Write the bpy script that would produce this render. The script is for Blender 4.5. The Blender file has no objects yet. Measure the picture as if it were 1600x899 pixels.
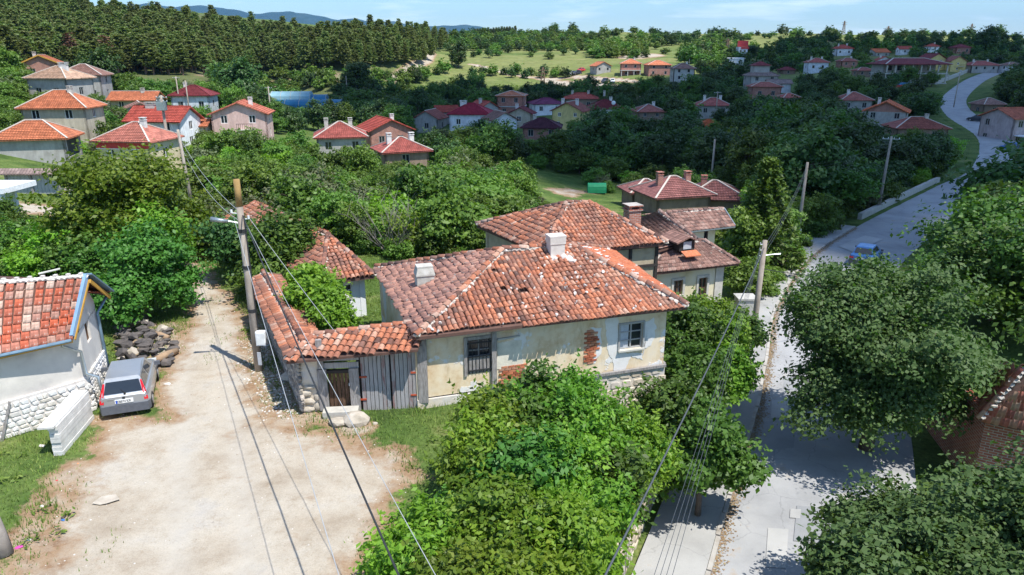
import bpy, math, random
import numpy as np
from mathutils import Vector, Matrix
random.seed(11); rng = np.random.default_rng(7)
sc = bpy.context.scene
R = math.radians
# ------------------------------------------------------------------ camera
FOC, TH, HC = 1120.0, R(18.03), 11.0
cam = bpy.data.objects.new('camera', bpy.data.cameras.new('camera'))
sc.collection.objects.link(cam)
cam.location = (0, 0, HC); cam.rotation_euler = (math.pi/2-TH, 0, 0)
cam.data.sensor_width = 36.0; cam.data.lens = FOC/1600*36.0
cam.data.clip_start = 0.1; cam.data.clip_end = 40000
sc.camera = cam
# ------------------------------------------------------------------ world and sun
SUN_EL = R(63); SUN_DIR = Vector((0.745*math.cos(SUN_EL), -0.667*math.cos(SUN_EL), math.sin(SUN_EL))).normalized()
w = bpy.data.worlds.new('World'); sc.world = w; w.use_nodes = True
nt = w.node_tree; nt.nodes.clear()
def N(nt, t, **k):
    n = nt.nodes.new(t)
    for a, b in k.items(): setattr(n, a, b)
    return n
def L(nt, a, b): nt.links.new(a, b)
out = N(nt, 'ShaderNodeOutputWorld'); bg = N(nt, 'ShaderNodeBackground'); sky = N(nt, 'ShaderNodeTexSky')
sky.sky_type = 'NISHITA'; sky.sun_disc = False; sky.sun_elevation = SUN_EL
sky.sun_rotation = math.atan2(SUN_DIR.x, SUN_DIR.y)
sky.altitude = 400; sky.air_density = 1.35; sky.dust_density = 0.05; sky.ozone_density = 2.5
bg.inputs['Strength'].default_value = 0.105
# thin low clouds in the sky itself
tc = N(nt, 'ShaderNodeTexCoord'); mp = N(nt, 'ShaderNodeMapping'); mp.inputs['Scale'].default_value = (3.2, 3.2, 26)
ns = N(nt, 'ShaderNodeTexNoise'); ns.inputs['Scale'].default_value = 1.6; ns.inputs['Detail'].default_value = 7; ns.inputs['Roughness'].default_value = .55
cr = N(nt, 'ShaderNodeValToRGB'); cr.color_ramp.elements[0].position = .50; cr.color_ramp.elements[1].position = .72
cr.color_ramp.elements[1].color = (.75, .75, .75, 1)
L(nt, tc.outputs['Generated'], mp.inputs['Vector']); L(nt, mp.outputs[0], ns.inputs['Vector']); L(nt, ns.outputs['Fac'], cr.inputs['Fac'])
mx = N(nt, 'ShaderNodeMix', data_type='RGBA'); mx.inputs['B'].default_value = (11, 11.8, 12.6, 1)
hs = N(nt, 'ShaderNodeMix', data_type='RGBA', blend_type='MULTIPLY'); hs.inputs['Factor'].default_value = 1; hs.inputs['B'].default_value = (.78, 1.02, 1.28, 1)
L(nt, sky.outputs[0], hs.inputs['A']); L(nt, cr.outputs[0], mx.inputs['Factor']); L(nt, hs.outputs['Result'], mx.inputs['A'])
L(nt, mx.outputs['Result'], bg.inputs['Color']); L(nt, bg.outputs[0], out.inputs[0])
sl = bpy.data.lights.new('sun', 'SUN'); sl.energy = 5.0; sl.angle = R(.53); sl.color = (1, .955, .88)
so = bpy.data.objects.new('sun', sl); sc.collection.objects.link(so)
so.rotation_euler = SUN_DIR.to_track_quat('Z', 'Y').to_euler()
sc.view_settings.view_transform = 'Standard'; sc.view_settings.look = 'None'
sc.view_settings.exposure = 0.42; sc.view_settings.gamma = 1; sc.view_settings.use_curve_mapping = False
try:
    sc.cycles.max_bounces = 6; sc.cycles.transparent_max_bounces = 8; sc.cycles.volume_bounces = 0
    sc.cycles.use_denoising = True
except Exception: pass
# ------------------------------------------------------------------ viewing geometry helpers
CT, ST = math.cos(TH), math.sin(TH)
def ray(u, v):
    a = (u-800)/FOC; b = (v-449.5)/FOC
    return Vector((a, CT-b*ST, -ST-b*CT))
def Vz(u, v, z):
    d = ray(u, v); t = (z-HC)/d.z; return Vector((d.x*t, d.y*t, z))
def Vt(u, v, t):
    d = ray(u, v); return Vector((d.x*t, d.y*t, HC+d.z*t))
def Vy(u, v, y):
    d = ray(u, v); return Vt(u, v, y/d.y)
def VX(u, v, p0, p1):      # where the ray meets the vertical plane through p0-p1
    d = ray(u, v); nx, ny = (p1[1]-p0[1]), -(p1[0]-p0[0])
    t = (p0[0]*nx+p0[1]*ny)/(d.x*nx+d.y*ny); return Vt(u, v, t)
# ------------------------------------------------------------------ materials
MATS = {}
def newmat(name):
    m = bpy.data.materials.new(name); m.use_nodes = True; MATS[name] = m
    nt = m.node_tree; b = nt.nodes['Principled BSDF']; return m, nt, b
def ramp(nt, cols, lo=.3, hi=.7):
    r = N(nt, 'ShaderNodeValToRGB'); e = r.color_ramp.elements
    n = len(cols)
    while len(e) < n: e.new(.5)
    for i, c in enumerate(cols):
        e[i].position = lo+(hi-lo)*i/max(1, n-1); e[i].color = (*c, 1)
    return r
def noise(nt, scale, detail=4, rough=.55, vec=None, stretch=None):
    n = N(nt, 'ShaderNodeTexNoise'); n.inputs['Scale'].default_value = scale
    n.inputs['Detail'].default_value = detail; n.inputs['Roughness'].default_value = rough
    if vec is None: vec = N(nt, 'ShaderNodeTexCoord').outputs['Object']
    if stretch:
        q = N(nt, 'ShaderNodeMapping'); q.inputs['Scale'].default_value = stretch; L(nt, vec, q.inputs['Vector']); vec = q.outputs[0]
    L(nt, vec, n.inputs['Vector']); return n
def mixc(nt, fac, a, b, blend='MIX'):
    m = N(nt, 'ShaderNodeMix', data_type='RGBA', blend_type=blend)
    for s, x in (('Factor', fac), ('A', a), ('B', b)):
        if isinstance(x, (int, float)): m.inputs[s].default_value = x
        elif isinstance(x, tuple): m.inputs[s].default_value = (*x, 1)
        else: L(nt, x, m.inputs[s])
    return m.outputs['Result']
def math_(nt, op, a, b=0.0):
    m = N(nt, 'ShaderNodeMath', operation=op)
    for i, x in enumerate((a, b)):
        if isinstance(x, (int, float)): m.inputs[i].default_value = x
        else: L(nt, x, m.inputs[i])
    return m.outputs[0]
def bump(nt, b, h, strength=.3, dist=.02):
    n = N(nt, 'ShaderNodeBump'); n.inputs['Strength'].default_value = strength; n.inputs['Distance'].default_value = dist
    L(nt, h, n.inputs['Height']); L(nt, n.outputs[0], b.inputs['Normal'])
def mat(name, cols, scale=3, rough=.85, bs=.3, bscale=None, dist=.02, metallic=0, lo=.3, hi=.7, stretch=None, spec=.25):
    if name in MATS: return MATS[name]
    m, nt, b = newmat(name)
    if isinstance(cols, tuple): cols = [tuple(c*.82 for c in cols), tuple(min(1, c*1.12) for c in cols)]
    n = noise(nt, scale, 6, .6, stretch=stretch); r = ramp(nt, cols, lo, hi); L(nt, n.outputs['Fac'], r.inputs['Fac'])
    L(nt, r.outputs[0], b.inputs['Base Color'])
    b.inputs['Roughness'].default_value = rough; b.inputs['Metallic'].default_value = metallic
    b.inputs['Specular IOR Level'].default_value = spec
    if bs:
        n2 = noise(nt, bscale or scale*6, 5, .6, stretch=stretch); bump(nt, b, n2.outputs['Fac'], bs, dist)
    return m
def tintmat(name, cols, rough=.85, var=.25, nscale=14, spot=None, bs=.25, spec=.2, cs=None):
    """colour picked per piece through the mesh attribute 'tint'"""
    m, nt, b = newmat(name)
    a = N(nt, 'ShaderNodeAttribute', attribute_name='tint'); r = ramp(nt, cols, 0, 1); L(nt, a.outputs['Fac'], r.inputs['Fac'])
    n = noise(nt, nscale, 5, .65); r2 = ramp(nt, [(1-var,)*3, (1+var*.5,)*3], .35, .65); L(nt, n.outputs['Fac'], r2.inputs['Fac'])
    c = mixc(nt, 1.0, r.outputs[0], r2.outputs[0], 'MULTIPLY')
    if cs:
        n4 = noise(nt, cs[1], 3, .6, vec=N(nt, 'ShaderNodeNewGeometry').outputs['Position']); r4 = ramp(nt, [(0,)*3, (1,)*3], cs[2], cs[3]); L(nt, n4.outputs['Fac'], r4.inputs['Fac'])
        c = mixc(nt, r4.outputs[0], c, mixc(nt, .62, c, cs[0]))
    if spot:
        n3 = noise(nt, spot[1], 4, .7); r3 = ramp(nt, [(0,)*3, (1,)*3], spot[2], spot[2]+.06); L(nt, n3.outputs['Fac'], r3.inputs['Fac'])
        c = mixc(nt, r3.outputs[0], c, spot[0])
    L(nt, c, b.inputs['Base Color']); b.inputs['Roughness'].default_value = rough; b.inputs['Specular IOR Level'].default_value = spec
    if bs: bump(nt, b, n.outputs['Fac'], bs, .01)
    return m
def leafmat(name, cols, trans=.35, rough=.5, back=None):
    m, nt, b = newmat(name)
    a = N(nt, 'ShaderNodeAttribute', attribute_name='tint'); r = ramp(nt, cols, 0, 1); L(nt, a.outputs['Fac'], r.inputs['Fac'])
    oi = N(nt, 'ShaderNodeObjectInfo'); hv = N(nt, 'ShaderNodeHueSaturation')
    L(nt, math_(nt, 'ADD', math_(nt, 'MULTIPLY', oi.outputs['Random'], .045), .478), hv.inputs['Hue'])
    L(nt, math_(nt, 'ADD', math_(nt, 'MULTIPLY', oi.outputs['Random'], .55), .72), hv.inputs['Value'])
    L(nt, r.outputs[0], hv.inputs['Color']); c = hv.outputs[0]
    if back:
        g = N(nt, 'ShaderNodeNewGeometry'); c = mixc(nt, g.outputs['Backfacing'], c, back)
    L(nt, c, b.inputs['Base Color']); b.inputs['Roughness'].default_value = rough; b.inputs['Specular IOR Level'].default_value = .35
    t = N(nt, 'ShaderNodeBsdfTranslucent'); L(nt, mixc(nt, 1.0, c, (1.25, 1.35, .5), 'MULTIPLY'), t.inputs['Color'])
    ms = N(nt, 'ShaderNodeMixShader'); ms.inputs[0].default_value = trans
    o = nt.nodes['Material Output']; L(nt, b.outputs[0], ms.inputs[1]); L(nt, t.outputs[0], ms.inputs[2]); L(nt, ms.outputs[0], o.inputs['Surface'])
    return m
# ------------------------------------------------------------------ objects
COL = sc.collection.objects
ORG = {}
def tag(o, label=None, cat=None, group=None, kind=None):
    if label: o['label'] = label
    if cat: o['category'] = cat
    if group: o['group'] = group
    if kind: o['kind'] = kind
    return o
def empty(name, loc, label=None, cat=None, group=None, rz=0):
    o = bpy.data.objects.new(name, None); COL.link(o); o.location = loc; o.rotation_euler = (0, 0, rz)
    o.empty_display_size = .3; ORG[o.name] = Vector(loc); return tag(o, label, cat, group)
def link(name, me, parent=None):
    o = bpy.data.objects.new(name, me); COL.link(o)
    if parent is not None: o.parent = parent; ORG[o.name] = ORG.get(parent.name, Vector((0, 0, 0)))
    return o
class G:
    """collects faces (in world coordinates) for ONE mesh object"""
    def __init__(s): s.v = []; s.f = []; s.m = []; s.uv = []; s.t = []; s.tint = .5
    def poly(s, pts, m=0, uv=None):
        i = len(s.v); s.v += [tuple(p) for p in pts]; s.t += [s.tint]*len(pts); s.f.append(tuple(range(i, i+len(pts)))); s.m.append(m)
        s.uv += uv if uv else [(p[0], p[2]) for p in pts]
    def hexa(s, p, m=0):   # 8 points: bottom 4 ccw, top 4 ccw
        i = len(s.v); s.v += [tuple(q) for q in p]; s.t += [s.tint]*8
        for f in ((3, 2, 1, 0), (4, 5, 6, 7), (0, 1, 5, 4), (1, 2, 6, 5), (2, 3, 7, 6), (3, 0, 4, 7)):
            s.f.append(tuple(i+k for k in f)); s.m.append(m); s.uv += [(p[k][0], p[k][2]) for k in f]
    def box(s, c, size, ax=None, m=0):
        c = Vector(c); X, Y, Z = ax if ax else (Vector((1, 0, 0)), Vector((0, 1, 0)), Vector((0, 0, 1)))
        a, b, d = size[0]/2, size[1]/2, size[2]/2
        s.hexa([c+X*i*a+Y*j*b+Z*k*d for k in (-1, 1) for i, j in ((-1, -1), (1, -1), (1, 1), (-1, 1))], m)
    def bar(s, a, b, w, h, m=0, up=Vector((0, 0, 1))):
        a, b = Vector(a), Vector(b); d = (b-a).normalized(); x = d.cross(up).normalized(); z = x.cross(d)
        s.hexa([p+x*i*w/2+z*k*h/2 for k in (-1, 1) for p, i in ((a, -1), (a, 1), (b, 1), (b, -1))], m)
    def tube(s, pts, r, n=6, m=0, cap=True):
        pts = [Vector(p) for p in pts]; rs = r if isinstance(r, (list, tuple)) else [r]*len(pts)
        base = len(s.v); px = None
        for k, p in enumerate(pts):
            d = (pts[min(k+1, len(pts)-1)]-pts[max(k-1, 0)]).normalized()
            x = (px-d*px.dot(d)) if px is not None else d.cross(Vector((0.3, .2, 1)) if abs(d.z) < .95 else Vector((1, 0, 0)))
            x.normalize(); px = x; y = d.cross(x)
            for j in range(n):
                an = 2*math.pi*j/n; s.v.append(tuple(p+(x*math.cos(an)+y*math.sin(an))*rs[k])); s.t.append(s.tint)
        for k in range(len(pts)-1):
            for j in range(n):
                f = (base+k*n+j, base+k*n+(j+1) % n, base+(k+1)*n+(j+1) % n, base+(k+1)*n+j)
                s.f.append(f); s.m.append(m); s.uv += [(0, 0)]*4
        if cap:
            for q in (0, len(pts)-1):
                f = tuple(base+q*n+j for j in range(n)); f = f[::-1] if q == 0 else f
                s.f.append(f); s.m.append(m); s.uv += [(0, 0)]*n
    def lump(s, c, r, seed=0, m=0, sub=1, jag=.25):   # irregular stone
        V, F = ICO[sub]; c = Vector(c); q = random.Random(seed)
        i = len(s.v); ph = [q.uniform(0, 6.3) for _ in range(6)]
        for p in V:
            k = 1+jag*(math.sin(p[0]*3+ph[0])*math.sin(p[1]*3.3+ph[1])+.6*math.sin(p[2]*4+ph[2])+q.uniform(-.25, .25))
            s.v.append((c.x+p[0]*r[0]*k, c.y+p[1]*r[1]*k, c.z+p[2]*r[2]*k)); s.t.append(s.tint)
        for f in F: s.f.append(tuple(i+k for k in f)); s.m.append(m); s.uv += [(0, 0)]*3
    def mesh(s, name, mats, org=Vector((0, 0, 0)), smooth=False):
        me = bpy.data.meshes.new(name); me.from_pydata([(a-org[0], b-org[1], c-org[2]) for a, b, c in s.v], [], s.f)
        for m in (mats if isinstance(mats, (list, tuple)) else [mats]): me.materials.append(m)
        me.polygons.foreach_set('material_index', s.m)
        if smooth: me.polygons.foreach_set('use_smooth', [True]*len(s.f))
        uvl = me.uv_layers.new(name='uv'); uvl.data.foreach_set('uv', [x for p in s.uv for x in p])
        at = me.attributes.new('tint', 'FLOAT', 'POINT'); at.data.foreach_set('value', s.t)
        me.update(); return me
    def obj(s, name, mats, parent=None, smooth=False, kind=None):
        org = ORG.get(parent.name, Vector((0, 0, 0))) if parent is not None else Vector((0, 0, 0))
        o = link(name, s.mesh(name, mats, org, smooth), parent)
        if kind: o['kind'] = kind
        return o
def ico(sub):
    import bmesh
    bm = bmesh.new(); bmesh.ops.create_icosphere(bm, subdivisions=sub, radius=1); bm.verts.ensure_lookup_table()
    V = [tuple(v.co) for v in bm.verts]; F = [tuple(v.index for v in f.verts) for f in bm.faces]; bm.free(); return V, F
ICO = {1: ico(1), 2: ico(2), 3: ico(3)}
def npmesh(name, verts, faces, mats, tint=None, mi=None, smooth=False):
    """verts (N,3), faces (M,k) numpy -> mesh"""
    me = bpy.data.meshes.new(name); n, (m, k) = len(verts), faces.shape
    me.vertices.add(n); me.vertices.foreach_set('co', np.asarray(verts, dtype=np.float32).ravel())
    me.loops.add(m*k); me.loops.foreach_set('vertex_index', faces.ravel().astype(np.int32))
    me.polygons.add(m); me.polygons.foreach_set('loop_start', np.arange(0, m*k, k, dtype=np.int32))
    me.polygons.foreach_set('loop_total', np.full(m, k, dtype=np.int32))
    for q in (mats if isinstance(mats, (list, tuple)) else [mats]): me.materials.append(q)
    if mi is not None: me.polygons.foreach_set('material_index', np.asarray(mi, dtype=np.int32))
    if smooth: me.polygons.foreach_set('use_smooth', np.ones(m, dtype=bool))
    if tint is not None:
        at = me.attributes.new('tint', 'FLOAT', 'POINT'); at.data.foreach_set('value', np.asarray(tint, dtype=np.float32))
    me.update(calc_edges=True); me.validate(); return me
# ------------------------------------------------------------------ terrain
# houses: u, v of the front wall's foot, distance, width, depth, turn, wall height, storeys, roof kind, rise, roof, wall, chimneys, name, label, extra
HS = [
 (68,128,142,6.5,6,20,3.6,1,'gable_f',1.7,'r_orange','w_brick',1,'small house with a yellow edged orange gable roof below the pine wood'),
 (80,166,112,7.4,7,-8,4.2,1,'hip',2.0,'r_tan','w_grey',1,'grey house with a tan pyramid roof and wide plastered chimney, by the leafy slope'),
 (130,160,126,7.6,7,12,4.6,2,'hip',2.0,'r_brown','w_grey',0,'tall house with a dull brown roof and pale lower wall, behind the tan roofed house'),
 (92,224,92,8.4,7,8,4.4,2,'hip',2.3,'r_orange','w_beige',1,'two storey beige house with peeling plaster and orange pink hip roof'),
 (50,250,76,7.6,6,14,2.2,1,'hip',1.9,'r_orange','w_grey',0,'low shed under a broad orange roof with a dark open side, at the left edge'),
 (198,268,79,7.0,6.5,-9,3.3,1,'hip',2.0,'r_pink','w_cream',1,'cream house with a red band under its pink roof and white mortared ridges'),
 (245,238,100,8.6,6.5,-7,4.2,2,'gable_s',2.1,'r_red','w_white',1,'white house with a long bright red roof and a low wide chimney'),
 (378,225,106,8.6,7,10,4.3,2,'gable_f',1.9,'r_salmon','w_pink',1,'pink house with a salmon gable roof, white framed windows and a small balcony'),
 (300,180,136,7.6,7,6,3.6,1,'hip',2.0,'r_maroon','w_blue',1,'pale bluish house with a dark red hip roof beside dark trees'),
 (208,176,126,8.5,5,2,2.2,1,'gable_s',1.6,'r_orange','w_beige',1,'low building with a patched orange roof behind the bright red roof'),
 (222,192,118,5.0,5,30,2.2,1,'gable_f',1.2,'r_brown','w_grey',0,'small shed with a brown gable roof right behind the bright red roof'),
 (300,218,104,4.6,4,4,1.9,1,'gable_s',1.0,'r_orange','w_beige',0,'tiny outbuilding with an orange roof between the white and the pink house'),
 (535,246,101,7.4,7.5,14,2.8,1,'hip',2.1,'r_pinkred','w_grey',2,'grey house with a broad pinkish red roof and two tall white chimneys'),
 (613,236,113,7.6,8,28,3.2,1,'gable_f',1.9,'r_red','w_brick',1,'red brick house with a red gable roof and a small white chimney'),
 (637,268,86,6.0,6,24,2.4,1,'hip',1.6,'r_pinkred','w_brown',2,'low brown walled house with a pink tiled roof and two white chimneys, among garden trees'),
 (666,210,152,5.8,7,-14,3.2,1,'gable_f',1.9,'r_brownred','w_grey',0,'grey gabled house with a rusty brown roof at the edge of the fields'),
 (733,205,147,9.0,8,-6,3.4,1,'hip',2.2,'r_crimson','w_white',1,'white house with a wide crimson hip roof'),
 (797,184,176,7.2,7,-8,5.2,2,'hip',1.2,'r_orange','w_brickf',0,'raw red brick block with concrete floor bands and a shallow orange roof'),
 (765,190,160,5.2,6,34,3.0,1,'gable_f',1.7,'r_red','w_grey',1,'small grey house with a red gable roof and skylight beside the crimson roof'),
 (789,209,140,5.6,6,22,2.6,1,'gable_f',1.7,'r_brown','w_white',0,'white house with a faded brown gable roof in front of the brick block'),
 (858,181,172,8.0,7,12,2.8,1,'hip',1.4,'r_purple','w_white',0,'white building with a shallow purple roof'),
 (908,174,186,9.2,7,-4,3.2,1,'hip',1.5,'r_red','w_brown',3,'brown walled house with a long red hip roof and three small white chimneys'),
 (885,202,147,7.0,7,-22,3.6,2,'gable_f',2.0,'r_brownred','w_yellow',2,'yellow house with a rusty red gable roof and two white chimneys'),
 (948,192,155,7.6,7,4,3.0,1,'hip',1.9,'r_maroon','w_white',1,'pale house with a dark maroon roof and a white satellite dish'),
 (845,222,122,6.8,6,-6,2.4,1,'hip',1.6,'r_plum','w_brick',1,'house with a dark plum coloured roof and a tiny dormer, half hidden by trees'),
 (1017,200,162,6.8,7,6,3.6,2,'hip',1.6,'r_brownred','w_brown',1,'brown brick house with a dull red roof and pale ridges'),
 (1115,184,168,8.0,7,-6,2.8,1,'hip',1.8,'r_pinkred','w_grey',2,'grey house with a pink hip roof, bold white ridges and two chimneys'),
 (1110,212,132,3.6,4,4,1.8,1,'hip',1.1,'r_orangev','w_brick',0,'small building with a vivid orange roof hidden among trees'),
 (943,115,282,7.0,7,18,2.8,1,'gable_f',1.9,'r_orange','w_grey',0,'hillside house with an orange gable roof, leftmost of the hillside row'),
 (985,121,272,8.4,8,-6,5.0,2,'hip',1.9,'r_orange','w_brickf',1,'tall raw brick hillside house with an orange roof and open floors'),
 (1030,120,266,9.4,8,4,4.2,2,'hip',1.8,'r_orange','w_brick',0,'wide brick hillside house with an orange and brown roof'),
 (1068,128,246,8.0,7,0,4.4,2,'hip',1.9,'r_brown','w_grey2',1,'grey two storey house with a brown pyramid roof on the hillside'),
 (1192,145,202,8.6,8,-2,4.6,2,'hip',2.0,'r_greybr','w_grey',1,'big grey house with a grey brown roof and a red capped attic'),
 (1196,158,184,8.2,6,-4,3.6,1,'hip',1.2,'r_brownred','w_brick',0,'red brick building with a flat red roof in front of the big grey house'),
 (1319,88,332,8.2,7,0,3.4,1,'hip',1.9,'r_red','w_white',2,'white house with a crimson roof and two white chimneys high on the hill'),
 (1277,113,272,8.4,7,-8,3.6,1,'hip',1.7,'r_pinkred','w_blue',2,'pale blue grey house with a dark pink roof, left part of the slope'),
 (1378,91,332,8.6,7,14,2.6,1,'gable_s',1.8,'r_orangev','w_grey',0,'grey house with an orange roof near the ridge'),
 (1327,106,292,7.6,6,0,2.6,1,'hip',1.4,'r_brownred','w_brick',1,'low brick house with a dull red roof under the white hill house'),
 (1381,105,292,6.0,6,-8,2.6,1,'gable_f',1.7,'r_red','w_white',1,'small white house with a red gable roof left of the pillared building'),
 (1460,79,332,5.0,5,6,2.4,1,'hip',1.4,'r_red','w_white',1,'small white house with a red roof just below the ridge'),
 (1504,85,332,7.6,7,0,3.0,1,'hip',1.7,'r_maroon','w_brick',0,'brick house with a maroon roof beside the big dark tree'),
 (1463,108,272,7.4,8,8,3.8,2,'gable_f',2.2,'r_maroon','w_yellow',1,'yellow chalet with a steep brown gable, left half of a pair'),
 (1496,110,268,6.2,8,-8,3.6,2,'gable_f',2.2,'r_brownred','w_yellow',0,'yellow chalet with a dark framed gable and balcony, right half of a pair'),
 (1540,102,270,11.5,8,0,2.6,1,'hip',1.7,'r_pinkred','w_grey',2,'long grey house with a pink hip roof near the upper road'),
 (1378,208,140,8.4,9,-30,4.0,2,'gable_f',2.2,'r_orangev','w_grey',1,'unfinished grey house with brick gable and vivid orange roof'),
 (1438,226,126,9.4,7.5,-6,2.8,1,'hip',1.9,'r_brownred','w_brown',1,'brown block walled house with a weathered two tone hip roof'),
 (1337,176,166,7.4,7,-6,2.8,1,'hip',1.9,'r_brownred','w_grey',1,'house with a dull red hip roof behind the orange roofed house'),
 (1550,184,166,5.6,5,6,3.0,1,'hip',1.5,'r_brown','w_brown',0,'small house with a brown pyramid roof right of the road bend'),
 (1602,232,122,7.5,8,12,5.0,2,'gable_s',1.7,'r_salmon','w_mauve',0,'mauve two storey house with a white porch roof at the right edge'),
 (1150,98,312,8.0,5,0,2.2,1,'flat',.3,'r_white','w_white',0,'long white flat roofed shed under the red panelled tower house'),
 (1232,119,288,6.0,5,8,2.4,1,'hip',1.3,'r_maroon','w_brown',0,'small brown house with a maroon roof right of the red topped tower'),
 (1218,143,192,6.4,5,-4,2.2,1,'gable_s',1.1,'r_greybr','w_white',0,'low white shed with a grey brown roof beside the big grey house'),
 (1236,166,172,4.6,4,10,2.0,1,'hip',1.1,'r_pinkred','w_grey',0,'tiny grey house with a pink roof below the low white shed'),
 (1352,121,262,7.0,5,4,2.4,1,'hip',1.2,'r_brownred','w_brown',0,'low brown house left of the pillared building'),
 (1414,86,330,6.0,5,-6,2.6,1,'gable_s',1.4,'r_red','w_white',0,'small white house with a plain red roof above the pillared building'),
 (1588,96,268,6.4,5,8,2.4,1,'hip',1.2,'r_brown','w_white',0,'small white house with a brown roof at the right edge of the slope'),
 (812,198,150,5.4,5,-12,2.6,1,'gable_f',1.5,'r_maroon','w_beige',1,'beige house with a maroon gable roof left of the yellow house'),
 (700,190,158,5.0,5,14,2.4,1,'gable_s',1.3,'r_red','w_grey',0,'small grey house with a red roof between the grey gabled and crimson roofed houses'),
 (1016,322,76,4.4,4.2,10,1.5,1,'hip',1.2,'r_maroon2','w_brown',0,'small tumbledown house with a dark red sagging roof, leftmost of the brown cluster'),
 (1068,330,70,6.4,6,16,1.5,1,'hip',1.7,'r_maroon2','w_brown',2,'house with a dusky pink roof and two brick chimneys in the brown cluster'),
 (1118,334,72,6.2,6,-8,1.5,1,'hip',1.6,'r_maroon2','w_brown',1,'house with a dusky red roof and pale ridge at the right of the brown cluster'),
]
FINE = {}
CP = []   # terrain control points: u, v, distance
for h in HS: CP.append((h[0], h[1], h[2]))
CP += [(500,899,20.4),(100,899,20.4),(60,325,54.5),(20,400,41.5),(290,400,41),(650,330,60),(500,330,60),(400,340,55),(900,300,86),(1000,285,98),
 (470,165,228),(420,150,250),(600,150,250),(700,145,262),(860,150,262),(900,132,275),(800,120,285),(760,118,292),(1150,85,380),(880,90,332),(960,75,380),(800,80,360),
 (900,54,480),(700,58,480),(800,54,480),(1000,53,500),(1200,53,520),(1350,54,520),(1550,54,520),(1600,56,520),(1100,53,510),
 (100,122,190),(400,130,210),(560,128,240),(100,42,272),(300,52,282),(500,78,272),(640,92,292),(-60,24,272),(200,46,275),(600,82,285),(620,62,420),
 (715,108,302),(1300,300,78),(1200,300,74),(1250,240,110),(1560,420,44),(1600,330,62),(1590,600,29.5),(1560,880,21.5),(1530,330,60)]
def road_pts():
    e = [Vz(1110,899,-4),Vz(1150,750,-4),Vz(1185,640,-4),Vz(1200,560,-4),Vz(1215,480,-4),Vz(1265,405,-4),Vz(1330,360,-4),Vz(1390,328,-4),Vz(1460,293,-4),Vz(1518,262,-4),
         Vt(1526,215,125),Vt(1478,180,160),Vt(1470,155,195),Vt(1500,130,235),Vt(1528,117,262),Vt(1560,108,300)]
    d0 = (e[1]-e[0]).normalized(); e = [e[0]-d0*26, e[0]-d0*12] + e
    return e
def smooth_path(P, step=1.0):
    P = [Vector(p) for p in P]; out = []
    for i in range(len(P)-1):
        a, b, c, d = P[max(i-1, 0)], P[i], P[i+1], P[min(i+2, len(P)-1)]
        n = max(2, int((c-b).length/step))
        for k in range(n):
            t = k/n; out.append(.5*((2*b)+(c-a)*t+(2*a-5*b+4*c-d)*t*t+(3*b-a-3*c+d)*t**3))
    out.append(P[-1]); return out
EDGE = smooth_path(road_pts(), 1.2)         # left kerb of the asphalt road
def offset(path, d, dz=0):                   # + = right of travel
    o = []
    for i, p in enumerate(path):
        t = path[min(i+1, len(path)-1)]-path[max(i-1, 0)]; t.z = 0; t.normalize()
        o.append(Vector((p.x+t.y*d, p.y-t.x*d, p.z+dz)))
    return o
RW = 6.0
MID = np.array([tuple(p) for p in offset(EDGE, RW/2)])
for p in EDGE[::6]:
    if p.y > 45:
        for q in (p,): CP.append(('w', q.x, q.y, q.z))
def cpw(c):
    if c[0] == 'w': return c[1:]
    p = Vt(*c); return tuple(p)
CW = np.array([cpw(c) for c in CP])
near = [(x, y, z) for x, y, z in [(-20,12,0),(-10,12,0),(0,12,-.6),(8,12,-4),(18,14,-4),(-22,25,0),(-8,25,0),(3,25,-.5),(14,25,-4),(25,28,-3.6),(-20,40,0),(-5,40,0),(8,38,-3.6),(22,40,-4),(-34,40,0.2),(-30,25,.2),(-3,50,-.8),(14,50,-4.5)]]
CW = np.vstack([CW, np.array(near)])
def warp(x, y):
    yc = np.clip(y, 11, 540); a = np.clip(x/yc, -.95, .95); return np.stack([a*2.2, np.log(yc)], -1)
Wc = warp(CW[:, 0], CW[:, 1])
def tpsK(r2): return .5*r2*np.log(r2+1e-9)
n_ = len(Wc); d2 = ((Wc[:, None]-Wc[None])**2).sum(-1); K = tpsK(d2)+np.eye(n_)*.006
Pm = np.hstack([np.ones((n_, 1)), Wc]); A = np.block([[K, Pm], [Pm.T, np.zeros((3, 3))]])
sol = np.linalg.solve(A, np.concatenate([CW[:, 2], np.zeros(3)]))
def ss(a, b, x): t = np.clip((x-a)/(b-a), 0, 1); return t*t*(3-2*t)
XWy = np.array([-60, 0, 10, 17.5, 24, 31, 40, 60]); XWx = np.array([-26, -4.2, .0, 3.0, 5.75, 9.3, 14, 22.0])
def fbm(x, y, s, seed=0):
    o = 0
    for k in range(4):
        f = s*2**k; o = o+(np.sin(x*f*1.3+seed+k*1.7+1.3*np.sin(y*f*.9+k))*np.sin(y*f*1.1+seed*2+k*2.3+1.2*np.sin(x*f*.8+k*.5)))/2**k
    return o
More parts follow.
